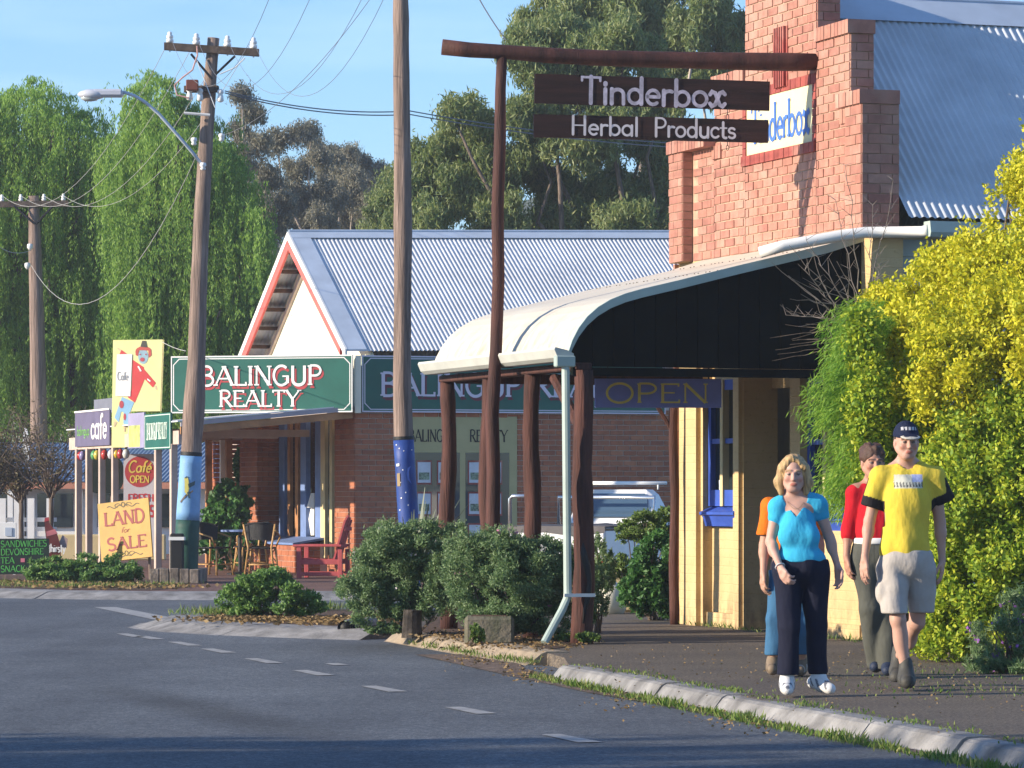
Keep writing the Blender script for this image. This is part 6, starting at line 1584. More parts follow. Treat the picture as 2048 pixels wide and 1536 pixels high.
gum('tall eucalyptus with hanging sprays reaching over the top of the brick gable', 4.6, 92, 14.0,
    [C_(x, y, 92, r) for x, y, r in [(1090, 40, 62), (1160, 20, 60), (1240, 30, 62), (1310, 20, 60), (1290, 90, 60), (1350, 110, 60), (1390, 60, 55), (1430, 20, 50), (1450, 110, 50), (1340, -40, 50), (1240, -40, 50), (1150, -50, 50), (1400, 170, 45), (1470, 60, 45), (1075, 100, 40)]],
    80000, M['lf_gum'], 13, (.15, .26), (.030, .05), 'bark_pale', fill=.9)
random.seed(21)
for i, (lb, X, Y, H, cl, n) in enumerate([
    ('dull brownish gum tree standing highest beside the right willow', -7.6, 118, 13, [(488, 195, 24), (500, 230, 28), (478, 262, 28), (515, 290, 28), (490, 330, 34), (535, 345, 30), (505, 400, 36), (550, 410, 36), (530, 460, 34)], 30000),
    ('dull brownish gum tree with domed top left of the bare pole', -5.8, 126, 11.5, [(560, 290, 26), (598, 275, 24), (622, 262, 20), (645, 320, 28), (585, 335, 32), (565, 385, 34), (612, 390, 36), (655, 390, 32), (600, 440, 36), (550, 450, 34), (640, 440, 34)], 38000),
    ('dull brownish gum tree directly behind the red gable apex', -4.3, 132, 10.5, [(690, 345, 26), (672, 320, 18), (712, 372, 26), (730, 410, 30), (680, 400, 32), (700, 440, 34), (745, 440, 30), (660, 450, 34), (760, 470, 30)], 32000),
    ('olive gum tree at the right of the bare pole behind the iron roof', -2.6, 100, 7.5, [(770, 390, 30), (800, 365, 28), (780, 440, 36), (740, 470, 28), (825, 430, 36), (760, 420, 24), (840, 380, 26)], 22000)]):
    gum(lb, X, Y, H, [C_(x, y, Y, r) for x, y, r in cl], n, M['lf_gum_dull'] if i < 3 else M['lf_gum'], 30 + i, (.10, .17), (.026, .045), 'bark_pale', group='gum trees on the rise', fill=.97)
random.seed(71)
gum('low grey-green gum tree filling the rise left of the bare pole', -4.9, 140, 12, [C_(x, y, 140, r) for x, y, r in [(640, 300, 24), (670, 305, 26), (700, 318, 26), (728, 330, 28), (756, 345, 28), (780, 350, 26), (745, 385, 34), (700, 370, 34), (775, 400, 32), (655, 350, 30), (790, 440, 32), (720, 430, 34)]], 42000, M['lf_gum_dull'], 36, (.11, .18), (.028, .046), 'bark_pale', group='gum trees on the rise', fill=.97)
random.seed(77)
gum('leafy roadside tree outside the picture to the left, shading the road in front', -14.5, 13.0, 6.5, [(-14.5 + random.uniform(-1.5, 1.5), 13 + i * .62, random.uniform(2.2, 3.6), 1.5) for i in range(8)] + [(-14.5, 14.5, 4.6, 1.5), (-14.2, 16.2, 4.2, 1.3), (-14.8, 13.0, 4.8, 1.5), (-14, 10.5, 3.5, 2.2), (-14.5, 8.5, 3.4, 2.2), (-14.5, 10, 5.2, 1.8), (-14.5, 14.4, 5.6, 1.3), (-14.4, 12.4, 6.0, 1.5), (-14.5, 10.6, 6.4, 1.7), (-14.5, 16.2, 3.4, 1.3)], 52000, M['lf_gum'], 78, (.16, .28), (.06, .10), 'bark', name='roadside_tree', fill=.95)
random.seed(31)
C, N = shell_points(70000, [((x, 200 + random.uniform(0, 30), random.uniform(6, 13)), (random.uniform(3, 6), 4, random.uniform(3, 5.5))) for x in [-45 + i * 1.5 for i in range(50)]], .9)
o = leaves('distant_woods', C, unit(rng.normal(size=(len(C), 3))), rng.uniform(.3, .6, len(C)), rng.uniform(.15, .3, len(C)), M['lf_far']); stuff(o)

def shrub(name, label, blobs, n, m, ll, lw, base, stems=8, group=None, flower=None, up=.3, cat='shrub'):
    t = thing(name, label, cat, base, group)
    b = MB()
    for i in range(stems):
        c, r = blobs[i % len(blobs)]
        limb(b, (base[0] + random.uniform(-.08, .08), base[1] + random.uniform(-.08, .08), base[2]), (c[0] + random.uniform(-.6, .6) * r[0], c[1] + random.uniform(-.6, .6) * r[1], c[2] + random.uniform(-.2, .6) * r[2]), .014, .004, .2, 5, 5)
    b.build('stem', M['bark'], t)
    sub = []
    for c, r in blobs:
        for j in range(34):
            d = unit(rng.normal(size=3)); q = rng.uniform(.55, 1.08)
            sub.append(((c[0] + d[0] * r[0] * q, c[1] + d[1] * r[1] * q, max(.03, c[2] + d[2] * r[2] * q)), tuple(x * rng.uniform(.16, .30) for x in r)))
    C, N = shell_points(n, sub, .9); C += rng.normal(size=C.shape) * np.array(blobs[0][1]) * .035; C[:, 2] = np.maximum(C[:, 2], base[2] + .01 + .05 * rng.random(len(C)))
    d = unit(N * .7 + rng.normal(size=C.shape) * .8 + np.array([0, 0, up]))
    leaves('foliage', C, d, rng.uniform(*ll, len(C)), rng.uniform(*lw, len(C)), m, t)
    if flower:
        k, fm = flower; C2, N2 = shell_points(k, sub, .15); C2[:, 2] = np.maximum(C2[:, 2], .05)
        C2 = np.repeat(C2, 5, 0) + rng.normal(size=(k * 5, 3)) * .018
        stuff(leaves('flower', C2, unit(rng.normal(size=C2.shape)), .03, .024, fm, t))
    return t
def B(px, py, Y, rx, rz, ry=None):
    w = W(px, py, Y); k = Y / F_PX; return ((w.x, w.y, w.z), (rx * k, (ry if ry else rx) * k, rz * k))
random.seed(41)
shrub('oleander_shrub', 'big grey-green flowering shrub, left one of the pair in front of the veranda posts', [B(810, 1130, 35.2, 95, 75), B(752, 1160, 35.2, 66, 70), B(865, 1100, 35.2, 75, 62), B(728, 1200, 35.2, 52, 46), B(860, 1180, 35.2, 62, 62), B(790, 1085, 35.2, 62, 45), B(800, 1200, 35.2, 50, 40), B(900, 1150, 35.0, 48, 70), B(770, 1110, 35.2, 40, 50)], 84000, M['lf_shrub'], (.026, .050), (.009, .015), (-.95, 35.2, 0), 14, 'big shrubs by the veranda', (60, M['petal_white']))
shrub('oleander_shrub', 'big grey-green flowering shrub, right one of the pair growing over the concrete tub', [B(1010, 1150, 33.6, 108, 78), B(945, 1125, 33.6, 66, 72), B(1085, 1145, 33.6, 75, 68), B(1020, 1200, 33.6, 100, 55), B(1120, 1180, 33.6, 58, 66), B(1000, 1108, 33.6, 80, 40), B(1080, 1235, 33.6, 62, 38), B(1000, 1240, 33.6, 60, 30), B(1150, 1140, 33.6, 42, 56), B(940, 1200, 33.6, 50, 40), B(1060, 1108, 33.6, 45, 34), B(1115, 1130, 33.6, 42, 44)], 104000, M['lf_shrub'], (.025, .048), (.008, .014), (-.05, 33.6, .05), 16, 'big shrubs by the veranda', (42, M['petal_pink']))
shrub('low_shrub', 'low fresh green shrub on the kerbed planting island', [B(540, 1190, 40.4, 85, 42), B(490, 1195, 40.4, 52, 36), B(605, 1205, 40.4, 48, 30), B(545, 1165, 40.4, 45, 28)], 15000, M['lf_low'], (.03, .06), (.016, .028), (-2.6, 40.4, 0), 10)
for px, rx, rz, lb in ((95, 45, 24, 'low green shrub at the left end of the mulch bed'), (160, 52, 30, 'low green shrub in the middle of the mulch bed below the land sign'), (235, 46, 27, 'low green shrub at the right end of the mulch bed beside the planter box')):
    w = W(px, 1165, 56.2); shrub('low_shrub', lb, [B(px, 1140, 56.2, rx, rz), B(px - 14, 1148, 56.1, rx * .7, rz * .7), B(px + 14, 1148, 56.1, rx * .7, rz * .7)], 6500, M['lf_low'], (.04, .08), (.02, .034), (w.x, 56.2, 0), 6, 'low shrubs in the mulch bed')
shrub('leafy_shrub', 'two-tone bushy shrub by the far corner of the painted shop wall', [B(1300, 1160, 39.2, 58, 62), B(1310, 1110, 39.2, 50, 45), B(1330, 1190, 39.1, 40, 45), B(1270, 1190, 39.1, 34, 40)], 17000, M['lf_ivy'], (.04, .08), (.02, .036), (1.5, 39.3, 0), 10)
shrub('leafy_shrub', 'light green shrub spilling over behind the dark bushy one', [B(1290, 1055, 40.3, 50, 34), B(1325, 1045, 40.3, 36, 30), B(1260, 1065, 40.3, 26, 22), B(1230, 1130, 40.6, 36, 26)], 8000, M['lf_light'], (.035, .06), (.014, .022), (1.45, 40.4, 0), 10)
shrub('weedy_shrub', 'thin sprawling plant right behind the split veranda post', [B(1200, 1120, 35.6, 22, 60), B(1195, 1190, 35.4, 22, 50), B(1215, 1150, 35.8, 18, 40)], 4200, M['lf_shrub'], (.03, .055), (.011, .018), (.8, 35.6, 0), 6)
shrub('climbing_plant', 'glossy green creeper bush at the back of the cafe chairs', [B(455, 1040, 65.5, 48, 58), B(430, 1080, 65.2, 36, 50), B(480, 1090, 65.2, 36, 45), B(460, 990, 66, 34, 26)], 9000, M['lf_ivy'], (.06, .12), (.05, .09), (-4.95, 65.6, 0), 8)
shrub('climbing_plant', 'dark creeper climbing the recessed brick wall above the green bush', [B(488, 935, 68.5, 20, 46), B(492, 980, 68.4, 20, 40)], 3500, M['lf_ivy'], (.06, .11), (.05, .08), (-4.85, 68.6, 0), 6)
for i, (px, py, Y, rx, rz, n, lb) in enumerate([(770, 1265, 35.2, 40, 20, 1500, 'leafy weed patch by the drain at the planter kerb'), (1135, 1278, 33.4, 24, 12, 700, 'small leafy weed left of the split post foot'), (1180, 1275, 32.9, 26, 10, 700, 'small leafy weed right of the split post foot'), (955, 1268, 32.7, 14, 22, 500, 'small weed growing against the concrete tub')]):
    w = W(px, py, Y); shrub('weed', lb, [B(px, py, Y, rx, rz)], n, M['lf_light'] if i else M['lf_shrub'], (.03, .06), (.015, .03), (w.x, Y, 0), 3, None, None, .6, 'weed')
# spiky flax leaves above the left shrub
t = thing('flax_plant', 'spiky flax plant with long grey-green blades above the big shrubs', 'plant', (-1.05, 37.6, 0))
b = MB()
for i in range(26):
    a = random.uniform(0, 6.28); L = random.uniform(.7, 1.15); sp = random.uniform(.15, .75)
    pts = [Vector((-1.0 + sp * f * math.cos(a) * L * .8 , 37.6 + sp * f * math.sin(a) * L * .5, .35 + L * f * (1 - .25 * sp * f))) for f in (0, .33, .66, 1)]
    n = Vector((-math.sin(a), math.cos(a), 0)) * .022
    b.add([q + n * s * w for q, w in zip(pts, (1, 1.2, .8, .1)) for s in (-1, 1)], [(2 * j, 2 * j + 1, 2 * j + 3, 2 * j + 2) for j in range(3)])
b.build('blade', leaf_mat('flax_blade', [(0.09, 0.12, 0.07), (0.16, 0.19, 0.11)], .1, .3), t)

# golden hedge, feathery creeper and flowers at the right
random.seed(51)
gold = [B(1745, 690, 30.9, 55, 85), B(1770, 620, 30.9, 50, 70), B(1800, 840, 30.3, 60, 90), B(1900, 760, 29.6, 130, 160), B(1985, 620, 30.2, 110, 170), B(1860, 620, 30.4, 75, 95), B(1800, 700, 30.6, 62, 110), B(2050, 460, 30.4, 85, 150), B(2070, 700, 29.4, 130, 240), B(1930, 560, 30.6, 70, 95), B(1880, 540, 30.8, 45, 60), B(2040, 360, 30.6, 35, 60), B(2110, 330, 30.2, 70, 110), B(2220, 560, 30.2, 120, 190), B(2220, 850, 29.6, 120, 220), B(2400, 640, 30.2, 130, 200), B(2400, 900, 29.8, 130, 230), B(2330, 420, 30.4, 110, 120)]
hb = (3.6, 31.0, 0)
hedge = thing('golden_hedge', 'tall golden yellow and lime hedge at the right edge beside the footpath', 'hedge', hb)
b = MB()
for c, r in gold * 2: limb(b, (max(3.45, c[0] + random.uniform(-.3, .3)), c[1] + .4, 0), (c[0] + random.uniform(-.5, .5) * r[0], c[1] + .1, c[2] + r[2] * .3), .03, .008, .15, 6, 6)
b.build('stem', M['bark'], hedge)
def hedge_leaves(nm, blobs, n, m, ll, lw, k=70, upd=.35):
    sub = []
    for c, r in blobs:
        for j in range(k):
            d = unit(rng.normal(size=3) * np.array([1, 1.2, 1]) + np.array([0, -.35, 0])); q = rng.uniform(.6, 1.03)
            sub.append(((c[0] + d[0] * r[0] * q, c[1] + d[1] * r[1] * q, max(.1, c[2] + d[2] * r[2] * q)), tuple(x * rng.uniform(.10, .24) for x in r)))
    C, N = shell_points(n, sub, .9); C += rng.normal(size=C.shape) * .035; C[:, 2] = np.maximum(C[:, 2], .02)
    d = unit(N * .5 + rng.normal(size=C.shape) * .8 + np.array([0, 0, upd]))
    leaves(nm, C, d, rng.uniform(*ll, len(C)), rng.uniform(*lw, len(C)), m, hedge)
hedge_leaves('foliage', gold, 165000, M['lf_gold'], (.030, .055), (.018, .032))
lime = [B(1735, 800, 29.6, 40, 105), B(1722, 680, 29.7, 36, 60), B(1750, 930, 29.7, 40, 60), B(1930, 1010, 29.3, 115, 150), B(1990, 900, 29.3, 110, 140), B(1880, 1180, 29.4, 72, 130), B(1960, 1180, 29.2, 110, 130), B(2070, 960, 29.0, 90, 170), B(1850, 900, 29.8, 70, 110), B(1790, 930, 30.4, 55, 80), B(1900, 1270, 29.4, 80, 55), B(2040, 1120, 29.0, 80, 110), B(2220, 1150, 29.4, 120, 180), B(2400, 1160, 29.4, 130, 180)]
hedge_leaves('foliage', lime, 130000, M['lf_lime'], (.030, .055), (.020, .034))
b = MB()
for i in range(9):
    a = W(1690 + i * 9 + random.uniform(-10, 10), 640, 31.2); px = 1560 + i * 36 + random.uniform(-20, 20); py = 640 - [30, 120, 180, 260, 330, 250, 300, 130, 60][i]
    e = W(px if i < 7 else px - 60, py + 20, 31.0 + random.uniform(-.4, .4)); P = limb(b, a, e, .0065, .0022, .12, 9, 5)
    for q in P[3:]:
        for s in range(2):
            d = Vector((random.uniform(-1, 1), random.uniform(-.6, .6), random.uniform(.1, 1))).normalized() * random.uniform(.06, .17); b.tube([q, q + d * .6, q + d], [.0026, .0018, .0010], 4, False)
for i in range(14):
    a = W(1700 + random.uniform(-40, 60), 640 + random.uniform(-30, 60), 31.0); e = W(1580 + random.uniform(-60, 120), 600 + random.uniform(-110, 60), 30.8); limb(b, a, e, .0048, .0016, .2, 6, 4)
tw = thing('dry_creeper', 'bare grey twigs of a dry creeper rising in front of the veranda end', 'plant', (3.0, 31.2, 0)); limb(b, (3.25, 31.2, 0), W(1760, 700, 31.2), .02, .012, .1); limb(b, W(1760, 700, 31.2), W(1700, 640, 31.2), .012, .010, .1); b.build('twig', M['twig'], tw)
# feathery green plant: arching sprays of needles
fern = thing('feathery_creeper', 'bright green feathery creeper hanging beside the shop window', 'plant', (2.95, 31.4, 0))
C, D = [], []
b = MB()
for k in range(170):
    px, py = rng.uniform(1660, 1790), rng.uniform(610, 1000)
    if k % 5 == 0: px, py = rng.uniform(1760, 1960), rng.uniform(640, 1020)
    edge = 1662 + 40 * abs(math.sin(py * .016)) + (abs(py - 810) / 6 if py > 810 else (810 - py) / 5)
    if px < edge: px = edge + rng.uniform(0, 40)
    if py > 930 and px < 1700: continue
    a = np.array(W(px, py, 30.2 + rng.uniform(-.5, .9))); dx = -rng.uniform(.15, .42) * (1 if px < 1760 else .4); L = 12
    f = np.linspace(0, 1, L); path = a + np.stack([dx * f, -.12 * f + rng.normal() * .02, .10 * f - .30 * f ** 2], 1)
    for p_, q_ in zip(path[:-1], path[1:]):
        ax = unit(q_ - p_); m_ = 16
        C.append(p_ + (q_ - p_) * rng.random((m_, 1)) + rng.normal(size=(m_, 3)) * .03); D.append(unit(ax + rng.normal(size=(m_, 3)) * .55 + np.array([-.25, 0, -.2])))
    if k % 3 == 0: b.tube([tuple(p_) for p_ in path[::3]], .004, 4, False)
for k in range(12): limb(b, (3.3 + random.uniform(-.1, .3), 31.4, 0), W(1700 + random.uniform(-20, 90), 700 + random.uniform(-60, 150), 31.0), .02, .006, .1, 5, 5)
b.build('stem', M['bark'], fern)
C = np.concatenate(C); D = np.concatenate(D)
leaves('foliage', C, D, rng.uniform(.05, .10, len(C)), rng.uniform(.006, .011, len(C)), M['lf_fern'], fern)
b = MB()
for i in range(12):
    a = W(1660 + random.uniform(0, 40), 640 + random.uniform(-30, 60), 30.9); e = a + Vector((-random.uniform(.25, .6), 0, random.uniform(-.12, .12))); limb(b, a, e, .004, .002, .1, 6, 4)
b.build('tendril', M['bark'], fern)
shrub('flowering_plant', 'wiry plant with small purple flowers at the lower right edge', [B(2000, 1290, 27.6, 62, 62), B(2050, 1250, 27.6, 55, 80), B(1975, 1330, 27.5, 40, 26), B(2060, 1330, 27.4, 50, 30)], 7000, M['lf_shrub'], (.05, .11), (.006, .011), (3.7, 27.6, 0), 16, None, (52, M['petal_purple']), .5, 'plant')
# small bare trees at the left
random.seed(61)
def bare_tree(label, px, Y, Ht, r, n, seed):
    random.seed(seed); X = (px - 1024) * Y / F_PX; t = thing('bare_tree', label, 'tree', (X, Y, 0), 'small pruned street trees'); b = MB(); limb(b, (X, Y, 0), (X, Y, Ht * .45), .055, .045, .05); C = []
    for i in range(22):
        a = random.uniform(0, 6.28); e = Vector((X + r * random.uniform(.4, 1) * math.cos(a), Y + r * random.uniform(.4, 1) * math.sin(a), Ht * random.uniform(.62, 1.0))); P = limb(b, (X, Y, Ht * random.uniform(.42, .5)), e, .022, .006, .2, 6, 5)
        for q in P[2:]:
            for s in range(2):
                d = Vector((random.uniform(-1, 1), random.uniform(-1, 1), random.uniform(-.1, 1))).normalized() * random.uniform(.2, .5); b.tube([q, q + d * .5, q + d], [.007, .005, .003], 4, False); C += [q + d * random.random() for _ in range(n)]
    b.build('trunk', M['bark'], t, smooth=True); C = np.array([tuple(c) for c in C]) + rng.normal(size=(len(C), 3)) * .06
    leaves('crown', C, unit(rng.normal(size=C.shape)), rng.uniform(.05, .09, len(C)), rng.uniform(.02, .04, len(C)), M['lf_bare'], t)
bare_tree('small twiggy street tree nearer the awning posts, almost leafless', 102, 72, 2.9, 1.0, 4, 1)
bare_tree('small twiggy street tree at the left edge with more brown leaves', 42, 74, 2.7, .9, 14, 2)
bare_tree('small dark twiggy tree cut by the left edge of the picture', -10, 73, 2.9, .8, 10, 3)

# grass, litter
def tufts(nm, pts, n, h, m, spread):
    C, D, L = [], [], []
    pts = [Vector(p) for p in pts]
    seg = [(pts[i + 1] - pts[i]).length for i in range(len(pts) - 1)]; tot = sum(seg)
    for k in range(n):
        s = random.random() * tot; i = 0
        s += 0
        while i < len(seg) - 1 and s > seg[i]: s -= seg[i]; i += 1
        p = pts[i].lerp(pts[i + 1], s / seg[i]); t_ = (pts[i + 1] - pts[i]).normalized(); nn = Vector((-t_.y, t_.x, 0))
        wob = .5 + .5 * math.sin(p.y * 2.1) * math.sin(p.y * 5.3 + 1)
        if random.random() > .25 + .75 * wob: continue
        q = p + nn * random.gauss(0, spread) ; hh = h * random.uniform(.4, 1.0) * (.5 + .7 * wob)
        d = Vector((random.gauss(0, .45), random.gauss(0, .45), 1)).normalized()
        C.append(tuple(q + d * hh / 2)); D.append(tuple(d)); L.append(hh)
    return stuff(leaves(nm, np.array(C), np.array(D), np.array(L), rng.uniform(.006, .014, len(C)), m))
tufts('grass', [(x - .20 , y, -.10) for x, y in [(3.45, 15.8), (2.55, 19.5), (1.68, 23.05), (.97, 26.2), (.36, 28.9)]], 5600, .08, M['lf_grass'], .045)
tufts('grass', [(x + .10, y, 0) for x, y in [(3.5, 15.8), (2.66, 19.5), (1.78, 23.05), (1.06, 26.2), (.44, 28.85)]], 1600, .04, M['lf_grass'], .07)
tufts('grass', [(.16, 30.9, -.09), (-.40, 33.0, -.09), (-.9, 35.0, -.09)], 900, .09, M['lf_grass'], .05)
tufts('grass', [(-3.4, 40.6, 0), (-3.0, 42.0, 0), (-2.0, 42.8, 0)], 1500, .13, M['lf_grass'], .18)
tufts('grass', [(-8.5, 55.4, 0), (-6.0, 52.9, 0), (-5.0, 54.5, 0)], 2200, .12, M['lf_grass'], .35)
tufts('grass', [(3.1, 33.2, 0), (1.75, 37.9, 0)], 500, .09, M['lf_grass'], .04)
tufts('grass', [(2.2, 26.5, 0), (3.4, 24.0, 0), (3.3, 28.8, 0)], 700, .045, M['lf_grass'], .45)
def litter(nm, poly_pts, n, z, size, m, sx, sy):
    P = np.array(poly_pts)[rng.integers(0, len(poly_pts), n)] + rng.normal(size=(n, 2)) * np.array([sx, sy])
    C = np.column_stack([P, np.full(n, z) + rng.random(n) * .01]); d = rng.normal(size=(n, 3)); d[:, 2] *= .15
    return stuff(leaves(nm, C, unit(d), rng.uniform(size * .5, size * 1.3, n), rng.uniform(size * .3, size * .7, n), m))
litter('leaf_litter', [(1.2, 28.5), (2.2, 27.0), (3.0, 29.0), (2.6, 25.0), (3.4, 27.5), (1.4, 31.0), (3.6, 24)], 700, .004, .022, M['lf_dry'], .7, 1.3)
litter('leaf_litter', [(-6.2, 54.2), (-7.2, 55), (-5.4, 53.4), (-8.0, 55.6)], 1800, .02, .09, M['lf_dry'], .45, .7)
litter('leaf_litter', [(-2.9, 39.3), (-2.4, 38.9), (-1.8, 38.6), (-1.6, 39.4)], 1800, .015, .06, M['lf_dry'], .3, .5)
litter('leaf_litter', [(.1, 29.6), (-.3, 32.3), (.75, 26.2), (1.4, 23.6)], 700, -.09, .03, M['lf_dry'], .12, .9)
litter('leaf_litter', [(.0, 32.6), (-.5, 34.6), (.3, 33.2)], 900, .012, .04, M['lf_dry'], .2, .7)
# ------------------------------------------------------------------ people
M['skin'] = attr_mat('skin', .55, .0, spec=.35, sss=.12)
M['cloth'] = attr_mat('cloth', .85, .25, 260, spec=.15, crease=8.5)
M['hair'] = attr_mat('hair', .5, .5, 220, spec=.4)
M['shoe'] = attr_mat('shoe', .6, .2, 120, spec=.3)
V = lambda *a: np.array(a, np.float64)
def norm(a): a = np.array(a, float); return a / np.linalg.norm(a)

def person(label, Y0, px0, P, group=None):
    """P: pose and dress; all joints given as photo pixel plus depth offset"""
    X0 = (px0 - 1024) * Y0 / F_PX
    root = thing('person', label, 'person', (X0, Y0, 0), group)
    def J(px, py, dy=0.0):
        w = W(px, py, Y0 + dy); return V(w.x - X0, w.y - Y0, w.z)
    h = .0065
    S = P.get('scale', 1.0)
    # ---------------- body
    b = Blob((-.62, -.75, -.03), (.62, .75, P['height'] + .08), h)
    hd = J(*P['head']); nk = J(*P['neck']); hl, hr = J(*P['hipL']), J(*P['hipR']); pel = (hl + hr) / 2
    sl, sr = J(*P['shL']), J(*P['shR']); chest = (sl + sr) / 2 + V(0, .0, -.10)
    fem = P.get('fem', False)
    wch = np.linalg.norm(sr - sl) / 2
    b.ell(chest + V(0, 0, -.06), (wch * .86, .115, .20), .05); b.ell((chest + pel) / 2, (wch * (.66 if fem else .74), .10, .19), .06)
    b.ell(pel + V(0, .0, .04), (.165 * S if fem else .155 * S, .115, .14), .05)
    if fem:
        for s in (-1, 1): b.ell(chest + V(s * .070, -.080, -.095), (.060, .045, .055), .03)
    b.cap(sl + V(.02, 0, .0), sr - V(.02, 0, .0), .055, .055, .05); b.cap(nk + V(0, .02, -.06), hd + V(0, .025, -.09), .058 * (.9 if fem else 1.05), .052 * (.9 if fem else 1.05), .025)
    b.cap(sl, nk + V(-.02, .02, .01), .045, .05, .04); b.cap(sr, nk + V(.02, .02, .01), .045, .05, .04)
    # head, turned by yaw
    yaw = rad(P.get('yaw', 0)); cy, sy_ = math.cos(yaw), math.sin(yaw); tl = rad(P.get('tilt', 0))
    Rm = np.array([[cy, -sy_, 0], [sy_, cy, 0], [0, 0, 1]]) @ np.array([[1, 0, 0], [0, math.cos(tl), -math.sin(tl)], [0, math.sin(tl), math.cos(tl)]])
    def H(x, y, z): return hd + Rm @ V(x, y, z)
    b.ell(H(0, .018, .028), (.074, .094, .092), .02, R=Rm); b.ell(H(0, -.030, -.045), (.058, .062, .075), .03, R=Rm)
    b.ell(H(0, -.060, -.095), (.026, .024, .022), .025, R=Rm)                       # chin
    for s in (-1, 1):
        b.cap(H(s * .058, .0, -.05), H(s * .02, -.058, -.095), .020, .018, .022)    # jaw
        b.ell(H(s * .040, -.070, -.030), (.022, .020, .018), .02, R=Rm)             # cheek
        b.cap(H(s * .018, -.088, .016), H(s * .050, -.074, .018), .010, .008, .012) # brow
        b.ell(H(s * .077, .012, -.012), (.010, .022, .032), .008, R=Rm)             # ear
        b.ell(H(s * .031, -.092, -.002), (.015, .012, .009), .012, True, Rm)        # eye socket
        b.ell(H(s * .031, -.080, -.002), (.012, .010, .010), .003, R=Rm)
    b.cap(H(0, -.090, .006), H(0, -.111, -.034), .008, .0125, .012); b.ell(H(0, -.104, -.038), (.017, .011, .009), .008, R=Rm)
    b.ell(H(0, -.090, -.064), (.024, .010, .0065), .006, R=Rm); b.ell(H(0, -.089, -.073), (.020, .010, .006), .006, R=Rm)
    # arms and hands
    ar = P.get('arm', 1.0)
    def arm(sh, el, wr, hand, pn, curl):
        b.cap(sh, el, .050 * ar, .038 * ar, .03); b.ell(sh, (.056 * ar, .055 * ar, .06 * ar), .03); b.cap(el, wr, .038 * ar, .024 * ar, .015); b.ell(el * .72 + wr * .28, (.040 * ar, .040 * ar, .055), .02)
        d = norm(hand - wr); pn = norm(np.array(pn) - d * np.dot(pn, d)); lat = np.cross(d, pn); sc = P.get('hand', 1.0)
        kn = wr + d * .085 * sc
        b.cap(wr, wr + d * .03, .023 * ar, .024, .01)
        for i, o in enumerate((-.030, -.010, .010, .029)):
            k = kn + lat * o * sc + d * (.0, .006, .004, -.008)[i] * sc
            b.cap(wr + lat * o * .5 + d * .02, k, .014, .0125, .010)
            p, dd, ln = k, d, [.044, .029, .022]
            f = (.92, 1.04, 1.0, .80)[i] * sc
            for s_, L in enumerate(ln):
                a = curl * (.55 + .35 * s_) * (1 + .10 * i)
                dd = norm(d * math.cos(sum([curl * (.55 + .35 * q) for q in range(s_ + 1)])) + pn * math.sin(sum([curl * (.55 + .35 * q) for q in range(s_ + 1)])))
                e = p + dd * L * f; b.cap(p, e, .0098 - .0008 * s_, .0092 - .0009 * s_, .002); p = e
        th = P.get('thumb', 1) * lat
        t0 = wr + d * .022 * sc - lat * .018; t1 = t0 - lat * .030 + d * .030 + pn * .014; t2 = t1 - lat * .006 + d * .030 + pn * .012; t3 = t2 + d * .022 + pn * .006 + lat * .004
        b.cap(t0, t1, .0145, .0125, .008); b.cap(t1, t2, .0115, .0105, .003); b.cap(t2, t3, .0102, .0085, .002)
    for s in ('L', 'R'):
        if 'el' + s in P: arm(J(*P['sh' + s]), J(*P['el' + s]), J(*P['wr' + s]), J(*P['ha' + s]), P['pn' + s], P.get('curl' + s, .35))
    # legs
    lg = P.get('leg', 1.0)
    for s in ('L', 'R'):
        hp, kn, an = J(*P['hip' + s]), J(*P['kn' + s]), J(*P['an' + s])
        b.cap(hp, kn, .082 * lg, .056 * lg, .04); b.cap(kn, an, .052 * lg, .034 * lg, .02); b.ell(kn * .66 + an * .34 + V(0, .022, 0), (.050 * lg, .054 * lg, .10), .03)
        tz = J(*P['to' + s]); b.cap(an, an * .4 + tz * .6 + V(0, 0, .0), .031, .022, .015)
    sk = np.array(P['skin'])
    def skin_col(v):
        c = np.tile(sk, (len(v), 1)); q = (v - hd) @ Rm
        fr = q[:, 1] < -.055
        lip = fr & (((q[:, 0] / .025) ** 2 + ((q[:, 2] + .068) / .011) ** 2) < 1); c[lip] = sk * V(.86, .52, .50)
        for s in (-1, 1):
            ey = fr & ((((q[:, 0] - s * .031) / .013) ** 2 + ((q[:, 2] + .002) / .0065) ** 2) < 1); c[ey] = (.10, .085, .075)
            br = fr & ((np.abs(q[:, 0] - s * .034) < .019) & (np.abs(q[:, 2] - .020 + 4 * (np.abs(q[:, 0]) - .034) ** 2) < .0055)); c[br] = np.array(P['hair']) * .6 + sk * .15
            ck = fr & ((((q[:, 0] - s * .042) / .022) ** 2 + ((q[:, 2] + .035) / .018) ** 2) < 1); c[ck] = c[ck] * V(1.05, .88, .86)
        return c
    blob_obj('body', b, M['skin'], root, skin_col)
    ctx = dict(root=root, J=J, H=H, Rm=Rm, hd=hd, nk=nk, sl=sl, sr=sr, chest=chest, pel=pel, wch=wch, X0=X0, Y0=Y0)
    return ctx
def folds(amp, fx, fz, ph=0.0):
    def f(F, X, Y, Z):
        a = np.sin(X * fx + Y * 13 + 1.6 * np.sin(Z * 6 + ph) + ph) * (.5 + .5 * np.cos(Z * fz + 3 * X + ph))
        b = np.sin(Z * fx * .55 + 2.6 * np.sin(X * 10 + Y * 8 + ph) + 2 * ph) * (.5 + .5 * np.sin(X * 13 + Z * 5 + 2 * ph))
        return F + amp * (.75 * a + .45 * b)
    return f
